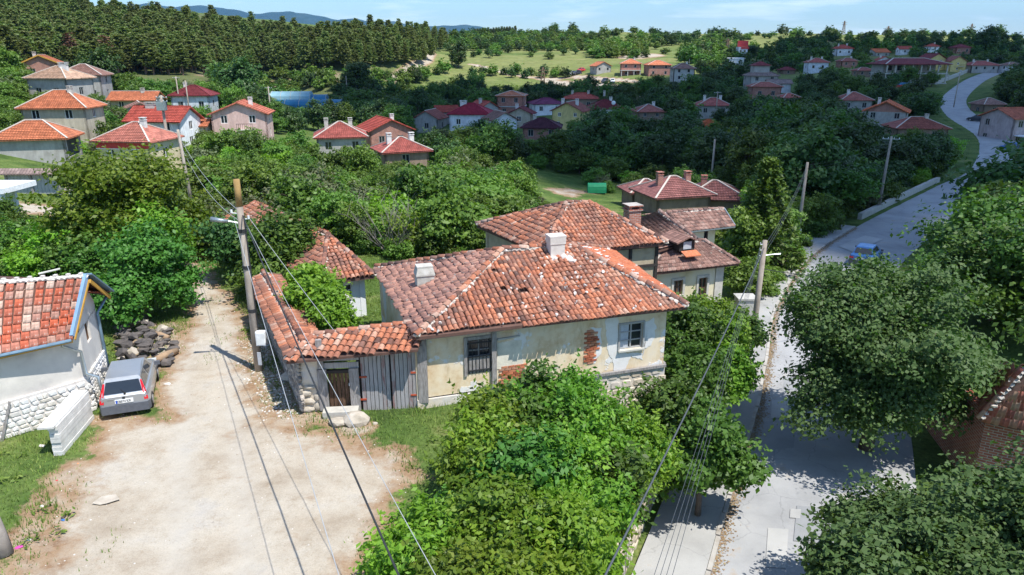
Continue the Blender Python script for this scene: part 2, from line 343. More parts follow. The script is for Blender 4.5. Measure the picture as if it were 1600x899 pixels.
def zbase(x, y):
    x = np.asarray(x, float); y = np.asarray(y, float); sh = x.shape; x = x.ravel(); y = y.ravel()
    W_ = warp(x, y); z = np.empty(len(x))
    for i in range(0, len(x), 20000):
        q = W_[i:i+20000]; dd = ((q[:, None]-Wc[None])**2).sum(-1); z[i:i+20000] = tpsK(dd)@sol[:n_]+sol[n_]+q@sol[n_+1:]
    z = z+fbm(x, y, .04)*.5*ss(60, 200, np.hypot(x, y))
    far = ss(560, 1100, np.hypot(x, y)); z = z*(1-far)+(-14)*far
    z = np.where(y < 0, z*ss(-400, 0, y)+(-6)*(1-ss(-400, 0, y)), z)
    # the plateau of the lane and the step down to the street
    xw = np.interp(y, XWy, XWx); left = -1.5*np.clip((x+.5)/(xw+.5+1e-6), 0, 1)*ss(8, 14, y)*(xw > 0)
    wd = .25+7*ss(26, 34, y); s = ss(-1, 0, (x-xw)/wd); zn = left*(1-s)-4*s
    k = (1-ss(34, 50, y))*(1-ss(20, 34, x))*(1-ss(22, 34, -x))*ss(-30, -5, y)
    z = z*(1-k)+zn*k
    return z.reshape(sh)
def road_near(x, y):
    x = np.asarray(x, float).ravel(); y = np.asarray(y, float).ravel()
    dm = np.full(len(x), 1e9); zr = np.zeros(len(x))
    sel = np.where((x > -20) & (x < 230) & (y < 340) & (y > -35))[0]
    for i in range(0, len(sel), 20000):
        s = sel[i:i+20000]; dd = np.hypot(x[s][:, None]-MID[None, :, 0], y[s][:, None]-MID[None, :, 1]); j = dd.argmin(1)
        dm[s] = dd[np.arange(len(s)), j]; zr[s] = MID[j, 2]
    return dm, zr
def zf(x, y):
    sh = np.shape(x); z = zbase(x, y).ravel(); dm, zr = road_near(x, y)
    xa = np.asarray(x, float).ravel(); ya = np.asarray(y, float).ravel()
    lim = np.where((ya < 30) & (xa < np.interp(ya, XWy, XWx)), 0, 1)
    k = (1-ss(5.6, 11, dm))*lim; z = z*(1-k)+(zr-.03)*k
    return z.reshape(sh)
def gz(x, y): return float(zf(np.array([x]), np.array([y]))[0])
def hit(u, v, tmin=8, tmax=700):     # first meeting of the view ray with the ground
    d = ray(u, v); ts = np.geomspace(tmin, tmax, 260); z = zf(d.x*ts, d.y*ts); g = HC+d.z*ts-z
    j = np.argmax(g < 0)
    if g[j] >= 0: return None
    t0, t1 = ts[max(j-1, 0)], ts[j]; g0, g1 = g[max(j-1, 0)], g[j]; t = t0+(t1-t0)*g0/(g0-g1+1e-9)
    return Vector((d.x*t, d.y*t, gz(d.x*t, d.y*t)))
def inpoly(px, py, poly):
    px = np.asarray(px, float); py = np.asarray(py, float); c = np.zeros(px.shape, bool); n = len(poly)
    for i in range(n):
        x1, y1 = poly[i][0], poly[i][1]; x2, y2 = poly[i-1][0], poly[i-1][1]
        if y1 == y2: continue
        c ^= ((y1 > py) != (y2 > py)) & (px < (x2-x1)*(py-y1)/(y2-y1)+x1)
    return c
def pdist(px, py, poly):            # distance to polygon outline
    d = np.full(np.shape(px), 1e9)
    for i in range(len(poly)):
        x1, y1 = poly[i-1][0], poly[i-1][1]; x2, y2 = poly[i][0], poly[i][1]; L2 = (x2-x1)**2+(y2-y1)**2+1e-9
        t = np.clip(((px-x1)*(x2-x1)+(py-y1)*(y2-y1))/L2, 0, 1); d = np.minimum(d, np.hypot(px-x1-t*(x2-x1), py-y1-t*(y2-y1)))
    return d
LANE = [Vz(*p, 0) for p in [(60,899),(95,800),(150,700),(160,655),(255,655),(250,600),(275,545),(300,500),(292,450),(262,410),(268,395),(290,392),(322,425),(352,455),(380,500),(388,560),(402,610),(432,665),(560,692),(628,712),(640,745),(602,800),(560,899)]]
LANE = [Vector((-16.5, 8, 0))]+LANE+[Vector((-2.6, 8, 0)), Vector((-2.5, -12, 0)), Vector((-18, -12, 0))]
LANE2 = [Vz(*p, 0) for p in [(262,412),(240,380),(150,335),(40,333),(-120,333),(-120,318),(40,318),(110,318),(190,325),(280,360),(292,394)]]
def soilmask(x, y):
    o = np.zeros(np.shape(x))
    for P in (LANE, LANE2):
        i = inpoly(x, y, P); d = pdist(x, y, P); o = np.maximum(o, np.where(i, .5+d/2.0, .5-d/2.4))
    return np.clip(o, 0, 1)
# ------------------------------------------------------------------ materials of the place
def brickface(name, c1, c2, mortar, sx=.28, sy=.1, rough=.9):
    m, nt, b = newmat(name)
    uv = N(nt, 'ShaderNodeTexCoord').outputs['UV']; t = N(nt, 'ShaderNodeTexBrick'); t.inputs['Scale'].default_value = 1
    t.inputs['Brick Width'].default_value = sx; t.inputs['Row Height'].default_value = sy; t.inputs['Mortar Size'].default_value = .012
    t.inputs['Color1'].default_value = (*c1, 1); t.inputs['Color2'].default_value = (*c2, 1); t.inputs['Mortar'].default_value = (*mortar, 1)
    L(nt, uv, t.inputs['Vector']); n = noise(nt, 1.5, 5); r = ramp(nt, [(.75,)*3, (1.15,)*3]); L(nt, n.outputs['Fac'], r.inputs['Fac'])
    L(nt, mixc(nt, 1.0, t.outputs['Color'], r.outputs[0], 'MULTIPLY'), b.inputs['Base Color']); b.inputs['Roughness'].default_value = rough
    bump(nt, b, t.outputs['Fac'], -.4, .02); return m
def roofmat(name, c, rough=.8, var=.3):
    """far tile roof: rows and columns of tiles in colour and relief, UV in metres"""
    m, nt, b = newmat(name); uv = N(nt, 'ShaderNodeTexCoord').outputs['UV']
    t = N(nt, 'ShaderNodeTexBrick'); t.offset = 0; t.inputs['Scale'].default_value = 1; t.inputs['Brick Width'].default_value = .26; t.inputs['Row Height'].default_value = .36
    t.inputs['Mortar Size'].default_value = .018; t.inputs['Bias'].default_value = -.1
    t.inputs['Color1'].default_value = (*[x*1.2 for x in c], 1); t.inputs['Color2'].default_value = (*[x*.72 for x in c], 1); t.inputs['Mortar'].default_value = (*[x*.45 for x in c], 1)
    L(nt, uv, t.inputs['Vector']); n = noise(nt, .9, 6, .65); r = ramp(nt, [(1-var, 1-var*.9, 1-var*.8), (1, 1, 1), (1.2, 1.25, 1.3)], .3, .72); L(nt, n.outputs['Fac'], r.inputs['Fac'])
    L(nt, mixc(nt, 1.0, t.outputs['Color'], r.outputs[0], 'MULTIPLY'), b.inputs['Base Color']); b.inputs['Roughness'].default_value = rough; b.inputs['Specular IOR Level'].default_value = .2
    w_ = N(nt, 'ShaderNodeTexWave'); w_.wave_type = 'BANDS'; w_.bands_direction = 'X'; w_.inputs['Scale'].default_value = 1.22
    L(nt, uv, w_.inputs['Vector']); bump(nt, b, w_.outputs['Fac'], .5, .04); return m
RC = dict(r_orange=(.50,.17,.085), r_tan=(.48,.31,.215), r_brown=(.27,.15,.12), r_pink=(.46,.17,.125), r_red=(.42,.085,.06), r_salmon=(.50,.16,.10),
 r_maroon=(.20,.04,.045), r_pinkred=(.37,.105,.085), r_brownred=(.33,.11,.085), r_crimson=(.36,.035,.06), r_purple=(.17,.04,.09), r_plum=(.10,.035,.05),
 r_orangev=(.58,.145,.055), r_greybr=(.26,.19,.17), r_maroon2=(.26,.11,.10), r_white=(.72,.74,.76))
for k, c in RC.items(): roofmat(k, c)
WC = dict(w_grey=(.42,.41,.39), w_beige=(.52,.46,.36), w_cream=(.68,.60,.40), w_white=(.78,.80,.84), w_pink=(.66,.47,.42), w_blue=(.60,.66,.74), w_brown=(.30,.22,.17),
 w_yellow=(.68,.56,.24), w_grey2=(.50,.49,.47), w_mauve=(.46,.38,.38))
def wallmat(name, c, stain=(.5,.45,.4), amt=.35):
    m, nt, b = newmat(name); n = noise(nt, .7, 7, .65); n2 = noise(nt, 3, 6, .6, stretch=(1, 1, .35))
    r = ramp(nt, [(0,)*3, (amt*1.6,)*3], .42, .75); L(nt, n.outputs['Fac'], r.inputs['Fac'])
    col = mixc(nt, r.outputs[0], c, tuple(a*s for a, s in zip(c, stain))); r2 = ramp(nt, [(.85,)*3, (1.08,)*3], .35, .65); L(nt, n2.outputs['Fac'], r2.inputs['Fac'])
    L(nt, mixc(nt, 1.0, col, r2.outputs[0], 'MULTIPLY'), b.inputs['Base Color']); b.inputs['Roughness'].default_value = .9; b.inputs['Specular IOR Level'].default_value = .15
    bump(nt, b, n2.outputs['Fac'], .25, .02); return m
for k, c in WC.items(): wallmat(k, c)
brickface('w_brick', (.40,.13,.08), (.30,.09,.06), (.42,.38,.34)); brickface('w_brickf', (.46,.13,.075), (.36,.10,.06), (.42,.38,.34))
mat('concrete', (.46,.45,.42), 2.5, .9, .3); mat('pale_concrete', (.50,.48,.43), 3, .9, .3); mat('whitewash', (.66,.65,.62), 4, .85, .4); mat('mortar', (.56,.50,.44), 9, .95, .6)
mat('frame_white', (.76,.76,.74), 5, .5, 0); mat('frame_dark', (.09,.06,.05), 5, .6, 0); mat('frame_grey', (.36,.36,.35), 14, .8, .3)
mat('old_wood', [(.16,.145,.135),(.30,.28,.27),(.42,.40,.385)], 7, .9, .5, stretch=(5,5,.6)); mat('brown_wood', [(.05,.03,.022),(.14,.08,.05),(.22,.14,.09)], 6, .85, .5, stretch=(5,5,.5))
mat('dark_wood', (.05,.042,.038), 6, .9, .4); mat('log_wood', (.36,.25,.16), 6, .9, .5)
mat('rust_red', (.42,.08,.035), 9, .7, .2); mat('metal_blue', (.20,.33,.50), 3, .5, .1, spec=.5); mat('zinc', (.40,.45,.47), 4, .38, .1, metallic=.7); mat('zinc_blue', (.20,.30,.38), 4, .4, .1, metallic=.4)
mat('yellow_paint', (.48,.27,.05), 4, .7, .1); mat('box_white', (.82,.84,.86), 5, .5, 0); mat('porcelain', (.75,.78,.78), 5, .3, 0); mat('cable_black', (.035,.037,.04), 5, .6, 0); mat('cable_grey', (.38,.40,.42), 5, .5, 0)
mat('bark', (.13,.105,.085), 5, .95, .6, dist=.04); mat('bark_grey', (.26,.235,.21), 6, .95, .5); mat('pine_bark', (.22,.14,.10), 6, .95, .5)
mat('stone_pale', [(.32,.28,.22),(.44,.39,.32),(.54,.49,.42)], 3, .95, .6, 9); mat('stone_dark', [(.12,.11,.10),(.22,.20,.19),(.32,.29,.27)], 3, .95, .6, 9); mat('stone_white', [(.54,.49,.45),(.70,.66,.62)], 4, .9, .5, 9)
mat('glass_dark', (.025,.03,.035), 2, .08, 0, spec=.8); mat('curtain', (.45,.48,.52), 6, .8, 0); mat('blue_tarp', (.03,.17,.30), .6, .5, .4, 3); mat('pale_tarp', (.22,.38,.44), .6, .5, .3, 3)
mat('green_net', (.03,.30,.13), 2, .6, .4); mat('red_panel', (.62,.07,.07), 3, .6, 0); mat('blue_trim', (.10,.28,.55), 3, .5, 0); mat('dirt_dark', (.17,.115,.08), 5, .95, .5)
M = MATS
# ground: one sheet; attributes: soil, dry (sun dried hill grass), floor of the woods
def groundmat():
    m, nt, b = newmat('ground_mat'); P = N(nt, 'ShaderNodeTexCoord').outputs['Object']
    a = N(nt, 'ShaderNodeAttribute', attribute_name='cover'); sp = N(nt, 'ShaderNodeSeparateColor'); L(nt, a.outputs['Color'], sp.inputs[0])
    ng = noise(nt, .35, 6, .65, P); rg = ramp(nt, [(.045,.075,.022), (.075,.125,.03), (.12,.17,.045), (.21,.20,.085)], .3, .72); L(nt, ng.outputs['Fac'], rg.inputs['Fac'])
    nf = noise(nt, 5, 5, .7, P); rf = ramp(nt, [(.55,)*3, (1.35,)*3], .3, .7); L(nt, nf.outputs['Fac'], rf.inputs['Fac'])
    grass = mixc(nt, 1.0, rg.outputs[0], rf.outputs[0], 'MULTIPLY')
    nd = noise(nt, .018, 7, .6, P, stretch=(1, 2.2, 1)); rd = ramp(nt, [(.085,.13,.035), (.14,.18,.055), (.20,.215,.08), (.16,.19,.06), (.30,.27,.13)], .32, .72); L(nt, nd.outputs['Fac'], rd.inputs['Fac'])
    nd2 = noise(nt, .35, 6, .7, P); rd2 = ramp(nt, [(.72,)*3, (1.2,)*3], .3, .7); L(nt, nd2.outputs['Fac'], rd2.inputs['Fac'])
    dry = mixc(nt, 1.0, rd.outputs[0], rd2.outputs[0], 'MULTIPLY')
    # soil
    n1 = noise(nt, .55, 7, .62, P); r1 = ramp(nt, [(.32,.265,.20), (.395,.343,.272), (.44,.395,.325), (.41,.38,.335)], .3, .7); L(nt, n1.outputs['Fac'], r1.inputs['Fac'])
    n2 = noise(nt, 26, 5, .8, P); r2 = ramp(nt, [(.78,.76,.73), (1.0,)*3, (1.12,)*3], .3, .7); L(nt, n2.outputs['Fac'], r2.inputs['Fac'])
    soil = mixc(nt, 1.0, r1.outputs[0], r2.outputs[0], 'MULTIPLY')
    n3 = noise(nt, 1.7, 6, .7, P); r3 = ramp(nt, [(.20,.115,.065), (.31,.21,.13), (.37,.28,.19)], .3, .7); L(nt, n3.outputs['Fac'], r3.inputs['Fac'])
    n7 = noise(nt, 2.6, 8, .75, P); r7 = ramp(nt, [(.84,.79,.73), (1,1,1), (1.08,1.08,1.08)], .32, .60); L(nt, n7.outputs['Fac'], r7.inputs['Fac']); soil = mixc(nt, .9, soil, r7.outputs[0], 'MULTIPLY')
    soil = mixc(nt, math_(nt, 'MULTIPLY', a.outputs['Alpha'], .55), soil, (.46,.43,.375))
    earth = mixc(nt, 1.0, r3.outputs[0], r2.outputs[0], 'MULTIPLY')
    base = mixc(nt, sp.outputs['Green'], grass, dry)
    # soil value: 0 grass .. .5 edge .. 1 worn centre ; broken up with noise
    nb = noise(nt, .9, 6, .7, P); s = math_(nt, 'ADD', sp.outputs['Red'], math_(nt, 'MULTIPLY', math_(nt, 'SUBTRACT', nb.outputs['Fac'], .5), 1.5))
    k1 = ramp(nt, [(0,)*3, (1,)*3], .30, .46); L(nt, s, k1.inputs['Fac']); k2 = ramp(nt, [(0,)*3, (1,)*3], .52, .86); L(nt, s, k2.inputs['Fac'])
    c = mixc(nt, k1.outputs[0], base, mixc(nt, k2.outputs[0], earth, soil))
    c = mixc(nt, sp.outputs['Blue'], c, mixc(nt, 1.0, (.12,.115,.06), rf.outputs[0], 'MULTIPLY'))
    L(nt, c, b.inputs['Base Color']); b.inputs['Roughness'].default_value = .97; b.inputs['Specular IOR Level'].default_value = .1
    h = math_(nt, 'ADD', n2.outputs['Fac'], math_(nt, 'MULTIPLY', nf.outputs['Fac'], 1.5)); bump(nt, b, h, .55, .035); return m
GM = groundmat()
def steps(segs):
    o = [segs[0][0]]
    for a, b, s in segs:
        n = max(1, int(round((b-a)/s))); o += [a+(b-a)*(i+1)/n for i in range(n)]
    return np.array(o)
gx = steps([(-14000,-3000,2200),(-3000,-900,300),(-900,-330,40),(-330,-120,5),(-120,-40,2.0),(-40,-20,.8),(-20,16,.24),(16,40,.8),(40,140,2.0),(140,400,5),(400,900,40),(900,3000,300),(3000,14000,2200)])
gy = steps([(-3000,-300,500),(-300,-40,40),(-40,9,4),(9,42,.24),(42,70,.8),(70,160,2),(160,330,3.5),(330,560,5),(560,1100,60),(1100,15000,1400)])
X_, Y_ = np.meshgrid(gx, gy); Z_ = zf(X_, Y_)
SM = soilmask(X_, Y_)
nearw = ((X_ > -20) & (X_ < 16) & (Y_ > 9) & (Y_ < 42))
Z_ = Z_+np.where(nearw & (X_ < np.interp(Y_, XWy, XWx)-.5), fbm(X_, Y_, 1.1, 3)*.018+(SM < .5)*fbm(X_, Y_, 2.2, 5)*.018, 0)
rut = smooth_path([Vz(*p, 0) for p in [(330,899),(330,760),(322,640),(322,560),(330,500),(318,460),(292,420),(275,395)]], .4)
RUT = np.zeros(X_.shape)
for off in (-.75, .75):
    pr_ = offset(rut, off)
    for q_ in pr_: RUT = np.maximum(RUT, np.exp(-((X_-q_.x)**2+(Y_-q_.y)**2)/.10))
Z_ = Z_-RUT*.035
# bare strips: foot of the courtyard wall, the verge near the gate, hill paths
for (pts, wd, val) in (([Vz(415,470,0), Vz(430,560,0), Vz(470,650,0)], 1.1, .62), ([Vz(240,520,0), Vz(262,560,0)], 1.4, .66), ([Vz(60,899,0), Vz(110,800,0), Vz(140,740,0)], 1.3, .56), ([Vz(480,650,0), Vz(560,668,0)], .55, .62)):
    for i in range(len(pts)-1):
        a, b = pts[i], pts[i+1]; L2 = (b-a).length_squared
        t = np.clip(((X_-a.x)*(b.x-a.x)+(Y_-a.y)*(b.y-a.y))/L2, 0, 1); d = np.hypot(X_-a.x-t*(b.x-a.x), Y_-a.y-t*(b.y-a.y))
        SM = np.maximum(SM, val*(1-ss(wd*.5, wd*1.6, d)))
def strip(pts, wd, val):
    global SM
    for i in range(len(pts)-1):
        a, b = pts[i], pts[i+1]; L2 = (b-a).length_squared
        t = np.clip(((X_-a.x)*(b.x-a.x)+(Y_-a.y)*(b.y-a.y))/L2, 0, 1); d = np.hypot(X_-a.x-t*(b.x-a.x), Y_-a.y-t*(b.y-a.y))
        SM = np.maximum(SM, val*(1-ss(wd*.5, wd*1.4, d)))
def hp(*a): return [hit(u, v) for u, v in a]
strip(hp((890,306),(868,297),(925,301)), 1.5, .72)
strip(hp((738,101),(765,107),(800,117),(850,123),(900,120),(1000,128)), 2.4, .95)
strip(hp((860,128),(900,131),(935,134),(960,138)), 4.0, .95); strip(hp((612,126),(640,108),(665,96),(672,84),(664,66)), 3, .9)
strip(hp((560,130),(470,124),(400,128),(330,120)), 5, .72); strip(hp((985,90),(1000,88),(1018,86)), 7, .95)
strip(hp((1020,155),(960,152)), 3, .7)
ly = np.hypot(X_, Y_); az = X_/np.maximum(Y_, 1)
dry = ss(255, 300, ly)*ss(-.22, -.12, az)*(1-ss(.62, .8, az)*0)*(Y_ > 0)
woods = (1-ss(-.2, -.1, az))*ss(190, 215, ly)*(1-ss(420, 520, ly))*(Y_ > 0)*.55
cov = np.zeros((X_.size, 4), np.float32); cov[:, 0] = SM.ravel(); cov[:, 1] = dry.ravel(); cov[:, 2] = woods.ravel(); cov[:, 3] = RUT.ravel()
def gridmesh(name, sel=None, dz=0):
    ny, nx = X_.shape; idx = np.arange(ny*nx).reshape(ny, nx)
    q = np.stack([idx[:-1, :-1], idx[:-1, 1:], idx[1:, 1:], idx[1:, :-1]], -1)
    if sel is not None: q = q[sel]
    q = q.reshape(-1, 4); u, inv = np.unique(q, return_inverse=True); q = inv.reshape(-1, 4)
    vs = np.stack([X_.ravel()[u], Y_.ravel()[u], Z_.ravel()[u]+dz], -1)
    me = npmesh(name, vs, q, GM, smooth=True); at = me.attributes.new('cover', 'FLOAT_COLOR', 'POINT'); at.data.foreach_set('color', cov[u].ravel()); return me
Z0_ = Z_
def zq(x, y):
    i = np.clip(np.searchsorted(gx, x)-1, 0, len(gx)-2); j = np.clip(np.searchsorted(gy, y)-1, 0, len(gy)-2); tx = (x-gx[i])/(gx[i+1]-gx[i]); ty = (y-gy[j])/(gy[j+1]-gy[j])
    return (Z_[j, i]*(1-tx)+Z_[j, i+1]*tx)*(1-ty)+(Z_[j+1, i]*(1-tx)+Z_[j+1, i+1]*tx)*ty
def hit(u, v, tmin=8, tmax=700):
    d = ray(u, v); ts = np.geomspace(tmin, tmax, 400); z = zq(d.x*ts, d.y*ts); g = HC+d.z*ts-z; j = np.argmax(g < 0)
    if g[j] >= 0: return None
    j = max(j, 1); t = ts[j-1]+(ts[j]-ts[j-1])*g[j-1]/(g[j-1]-g[j]+1e-9); x, y = d.x*t, d.y*t; return Vector((x, y, float(zq(np.array([x]), np.array([y]))[0])))
g = link('ground', gridmesh('ground')); g['kind'] = 'structure'
cm = .25*(SM[:-1, :-1]+SM[1:, :-1]+SM[:-1, 1:]+SM[1:, 1:]); cx = .5*(gx[1:]+gx[:-1]); cy = .5*(gy[1:]+gy[:-1])
CX, CY = np.meshgrid(cx, cy)
ln = link('dirt_lane', gridmesh('dirt_lane', (cm > .52) & (CX > -45) & (CX < 6) & (CY > 5) & (CY < 62), .005)); ln['kind'] = 'structure'
# ------------------------------------------------------------------ asphalt road, pavement, kerb
def roadmat(name, c, patch=True):
    m, nt, b = newmat(name); P = N(nt, 'ShaderNodeTexCoord').outputs['Object']
    n1 = noise(nt, .45, 5, .6, P); r1 = ramp(nt, [tuple(x*.84 for x in c), c, tuple(x*1.12 for x in c)], .35, .66); L(nt, n1.outputs['Fac'], r1.inputs['Fac'])
    n2 = noise(nt, 60, 4, .8, P); r2 = ramp(nt, [(.86,)*3, (1.1,)*3], .3, .7); L(nt, n2.outputs['Fac'], r2.inputs['Fac'])
    col = mixc(nt, 1.0, r1.outputs[0], r2.outputs[0], 'MULTIPLY')
    if patch:
        vo = N(nt, 'ShaderNodeTexVoronoi'); vo.feature = 'DISTANCE_TO_EDGE'; vo.inputs['Scale'].default_value = .42
        nn = noise(nt, 1.2, 4, .6, P); va = N(nt, 'ShaderNodeVectorMath', operation='ADD'); vs = N(nt, 'ShaderNodeVectorMath', operation='SCALE'); vs.inputs['Scale'].default_value = .7
        L(nt, nn.outputs['Color'], vs.inputs[0]); L(nt, P, va.inputs[0]); L(nt, vs.outputs[0], va.inputs[1]); L(nt, va.outputs[0], vo.inputs['Vector'])
        cr = ramp(nt, [(.70,)*3, (1,)*3], .003, .011); L(nt, vo.outputs['Distance'], cr.inputs['Fac']); col = mixc(nt, .55, col, cr.outputs[0], 'MULTIPLY')
        n4 = noise(nt, .9, 5, .7, P); r4 = ramp(nt, [(0,)*3, (.7,)*3], .60, .70); L(nt, n4.outputs['Fac'], r4.inputs['Fac']); col = mixc(nt, r4.outputs[0], col, (.36,.30,.235))
    L(nt, col, b.inputs['Base Color']); b.inputs['Roughness'].default_value = .85; b.inputs['Specular IOR Level'].default_value = .2; bump(nt, b, n2.outputs['Fac'], .3, .01); return m
RM = roadmat('asphalt_worn', (.345,.35,.355)); RM2 = roadmat('asphalt_patch', (.29,.30,.31), False); RM3 = roadmat('concrete_patch', (.41,.41,.40), False); PM_ = roadmat('pavement_mat', (.36,.36,.35))
def ribbon(name, path, d0, d1, dz, m, n=6, kind='structure', wob=0):
    V = []; F = []; ps = [offset(path, d0+(d1-d0)*k/n, dz) for k in range(n+1)]
    for i in range(len(path)):
        for k in range(n+1):
            p = ps[k][i]; wv = wob*math.sin(i*1.7+k*5)+wob*.7*math.sin(i*.63+k) if k in (0, n) else 0
            V.append((p.x+wv, p.y+wv*.4, p.z+(.0 if dz == 0 else 0)))
    for i in range(len(path)-1):
        for k in range(n): a = i*(n+1)+k; F.append((a, a+1, a+n+2, a+n+1))
    o = link(name, npmesh(name, np.array(V), np.array(F), m)); o['kind'] = kind; return o
ribbon('asphalt_road', EDGE, 0, RW, .012, RM)
NE = [p for p in EDGE if p.y < 64]
ribbon('pavement', NE, -2.15, -.14, .125, PM_, 5)
ribbon('verge', NE, -3.3, -2.15, .06, GM, 3, wob=.15)
mat('kerb_mat', [(.30,.27,.23),(.40,.38,.35),(.46,.45,.42)], 1.5, .95, .4)
g = G()
for i in range(0, len(NE)-1):                                # kerb stones, each slightly out of line
    a, b = NE[i], NE[i+1]; rr = random.Random(i); j = rr.uniform(-.02, .02); 
    o = offset([a, b], -.07+j, .07+rr.uniform(-.015, .015)); k = G(); k.bar(o[0].lerp(o[1], .02), o[0].lerp(o[1], .97), .14, .16)
    if i == 0: KR = tag(empty('kerb', NE[0]), kind='structure')
    k.obj('kerb_stone', M['kerb_mat'], KR)
FE = [p for p in EDGE if 64 < p.y < 300]
ribbon('far_verge', FE, -1.3, -.0, .02, GM, 2, wob=.1)
KR['kind'] = 'structure'
# debris and fallen leaves gathered in the gutter
V = []; F = []; T = []
for i in range(9000):
    k = random.randrange(3, len(NE)-1); p = offset([NE[k-1], NE[k], NE[k+1]], abs(random.gauss(.04, .17)))[1]; t = NE[k+1]-NE[k]; p = p+t*random.random()
    s = random.uniform(.02, .06); a = random.uniform(0, 6.3); n = len(V)
    for q in range(3): V.append((p.x+s*math.cos(a+q*2.1), p.y+s*math.sin(a+q*2.1), p.z+.02+random.uniform(0, .02))); T.append(random.random())
    F.append((n, n+1, n+2))
tintmat('litter_leaf', [(.14,.09,.05), (.26,.17,.10), (.36,.27,.17), (.20,.20,.08)], bs=0)
o = link('gutter_debris', npmesh('gutter_debris', np.array(V), np.array(F), M['litter_leaf'], T)); tag(o, 'brown dead leaves and grit lying along the kerb of the street', 'debris', kind='stuff')
# repaired rectangles on the asphalt
PT = [((1180,660),(1245,655),(1240,700),(1172,705),RM2), ((1225,590),(1290,585),(1290,640),(1222,645),RM2), ((1240,470),(1310,440),(1345,455),(1275,487),RM2), ((1300,455),(1350,430),(1392,440),(1350,462),RM3),
      ((1200,825),(1232,827),(1228,888),(1196,886),RM3), ((1245,790),(1300,795),(1295,850),(1240,845),RM2), ((1235,795),(1252,796),(1250,810),(1234,809),RM3), ((1206,626),(1232,624),(1230,652),(1204,654),RM3), ((1160,700),(1212,702),(1205,735),(1150,735),RM2), ((1310,385),(1352,368),(1380,374),(1335,395),RM3)]
for pi_, (a, b, c, d, m) in enumerate(PT):
    q = G(); P = [Vz(*p, -3.982+.004*pi_) for p in (a, b, c, d)]; q.poly([p for p in P][::-1]); o = q.obj('road_patch', m); o['kind'] = 'structure'
# ------------------------------------------------------------------ mountains, cloud, haze
prof = [(-400,6),(0,-4),(60,-8),(130,14),(170,12),(200,8),(235,4),(270,10),(320,7),(370,14),(400,20),(455,16),(490,22),(530,30),(550,28),(580,33),(620,33),(650,41),(700,39),(730,37),(760,43),(800,50),(860,49),(900,54),(1000,60),(1200,70),(1700,75)]
YM = 9000; xs = np.linspace(-7200, 6500, 420); pv = []
px_ = np.array([Vy(u, v, YM).x for u, v in prof]); pz_ = np.array([Vy(u, v, YM).z for u, v in prof])
rz = np.interp(xs, px_, pz_); rows = 46; V = []; 
for j in range(rows):
    t = j/(rows-1); y = YM-2600+t*5200; prof_ = 1-abs(t-.5)*2
    rid = np.abs(fbm(xs, np.full_like(xs, y), .0011, 2))*.36+np.abs(fbm(xs, np.full_like(xs, y), .004, 9))*.10
    h = -30+(rz+30)*(prof_**.85)*(1-rid*(1-prof_)*1.15)+(np.sin(xs*.013)+np.sin(xs*.031+1))*3*prof_
    V.append(np.stack([xs, np.full_like(xs, y), h], -1))
V = np.concatenate(V); idx = np.arange(rows*len(xs)).reshape(rows, -1); F = np.stack([idx[:-1, :-1], idx[:-1, 1:], idx[1:, 1:], idx[1:, :-1]], -1).reshape(-1, 4)
mat('mountain_mat', [(.012,.035,.03),(.02,.05,.04),(.05,.08,.06)], .002, .95, 0, lo=.35, hi=.7)
o = link('mountain_range', npmesh('mountain_range', V, F, M['mountain_mat'], smooth=True)); o['kind'] = 'structure'
# the cloud whose shadow lies over the valley and the right hand slope
SH = [(430,184),(560,198),(640,205),(700,240),(800,268),(880,290),(960,290),(1060,284),(1160,330),(1215,430),(1330,455),(1450,440),(1700,420)]
far = [(1700,62),(1500,66),(1250,64),(1180,80),(1120,118),(1000,134),(900,141),(800,151),(640,152),(520,158),(440,166)]
GP = [hit(u, v) or Vt(u, v, 470) for u, v in SH+far]; CZ = 860.0
ofs = SUN_DIR*((CZ)/SUN_DIR.z); CPOLY = [(p.x+ofs.x, p.y+ofs.y) for p in GP]
xs_ = [p[0] for p in CPOLY]; ys_ = [p[1] for p in CPOLY]; g = G(); rr = random.Random(5); n = 0
while n < 520:
    x, y = rr.uniform(min(xs_), max(xs_)), rr.uniform(min(ys_), max(ys_))
    if not inpoly(np.array([x]), np.array([y]), CPOLY)[0]: continue
    d = pdist(np.array([x]), np.array([y]), CPOLY)[0]; r = min(34, max(5, d*.95)); g.lump((x, y, CZ+rr.uniform(-6, 14)), (r*1.12, r*1.12, r*.5), n, 0, 2, .12); n += 1
m, nt, b = newmat('cloud_mat'); b.inputs['Base Color'].default_value = (.88,.88,.9,1); b.inputs['Roughness'].default_value = 1; b.inputs['Specular IOR Level'].default_value = 0
o = g.obj('cloud', m, smooth=True); o['kind'] = 'structure'
def haze():
    bm = G(); x, y0, y1, z0, z1 = 14200, -3200, 15400, -60, 760
    bm.hexa([(-x, y0, z0), (x, y0, z0), (x, y1, z0), (-x, y1, z0), (-x, y0, z1), (x, y0, z1), (x, y1, z1), (-x, y1, z1)])
    m = bpy.data.materials.new('haze_mat'); m.use_nodes = True; nt = m.node_tree; nt.nodes.clear(); o = N(nt, 'ShaderNodeOutputMaterial'); v = N(nt, 'ShaderNodeVolumePrincipled')
    v.inputs['Density'].default_value = 4.2e-5; v.inputs['Color'].default_value = (.26,.55,1,1); v.inputs['Anisotropy'].default_value = 0; L(nt, v.outputs[0], o.inputs['Volume'])
    ob = bm.obj('haze', m); ob['kind'] = 'stuff'; return ob
HAZE = True
if HAZE: haze()
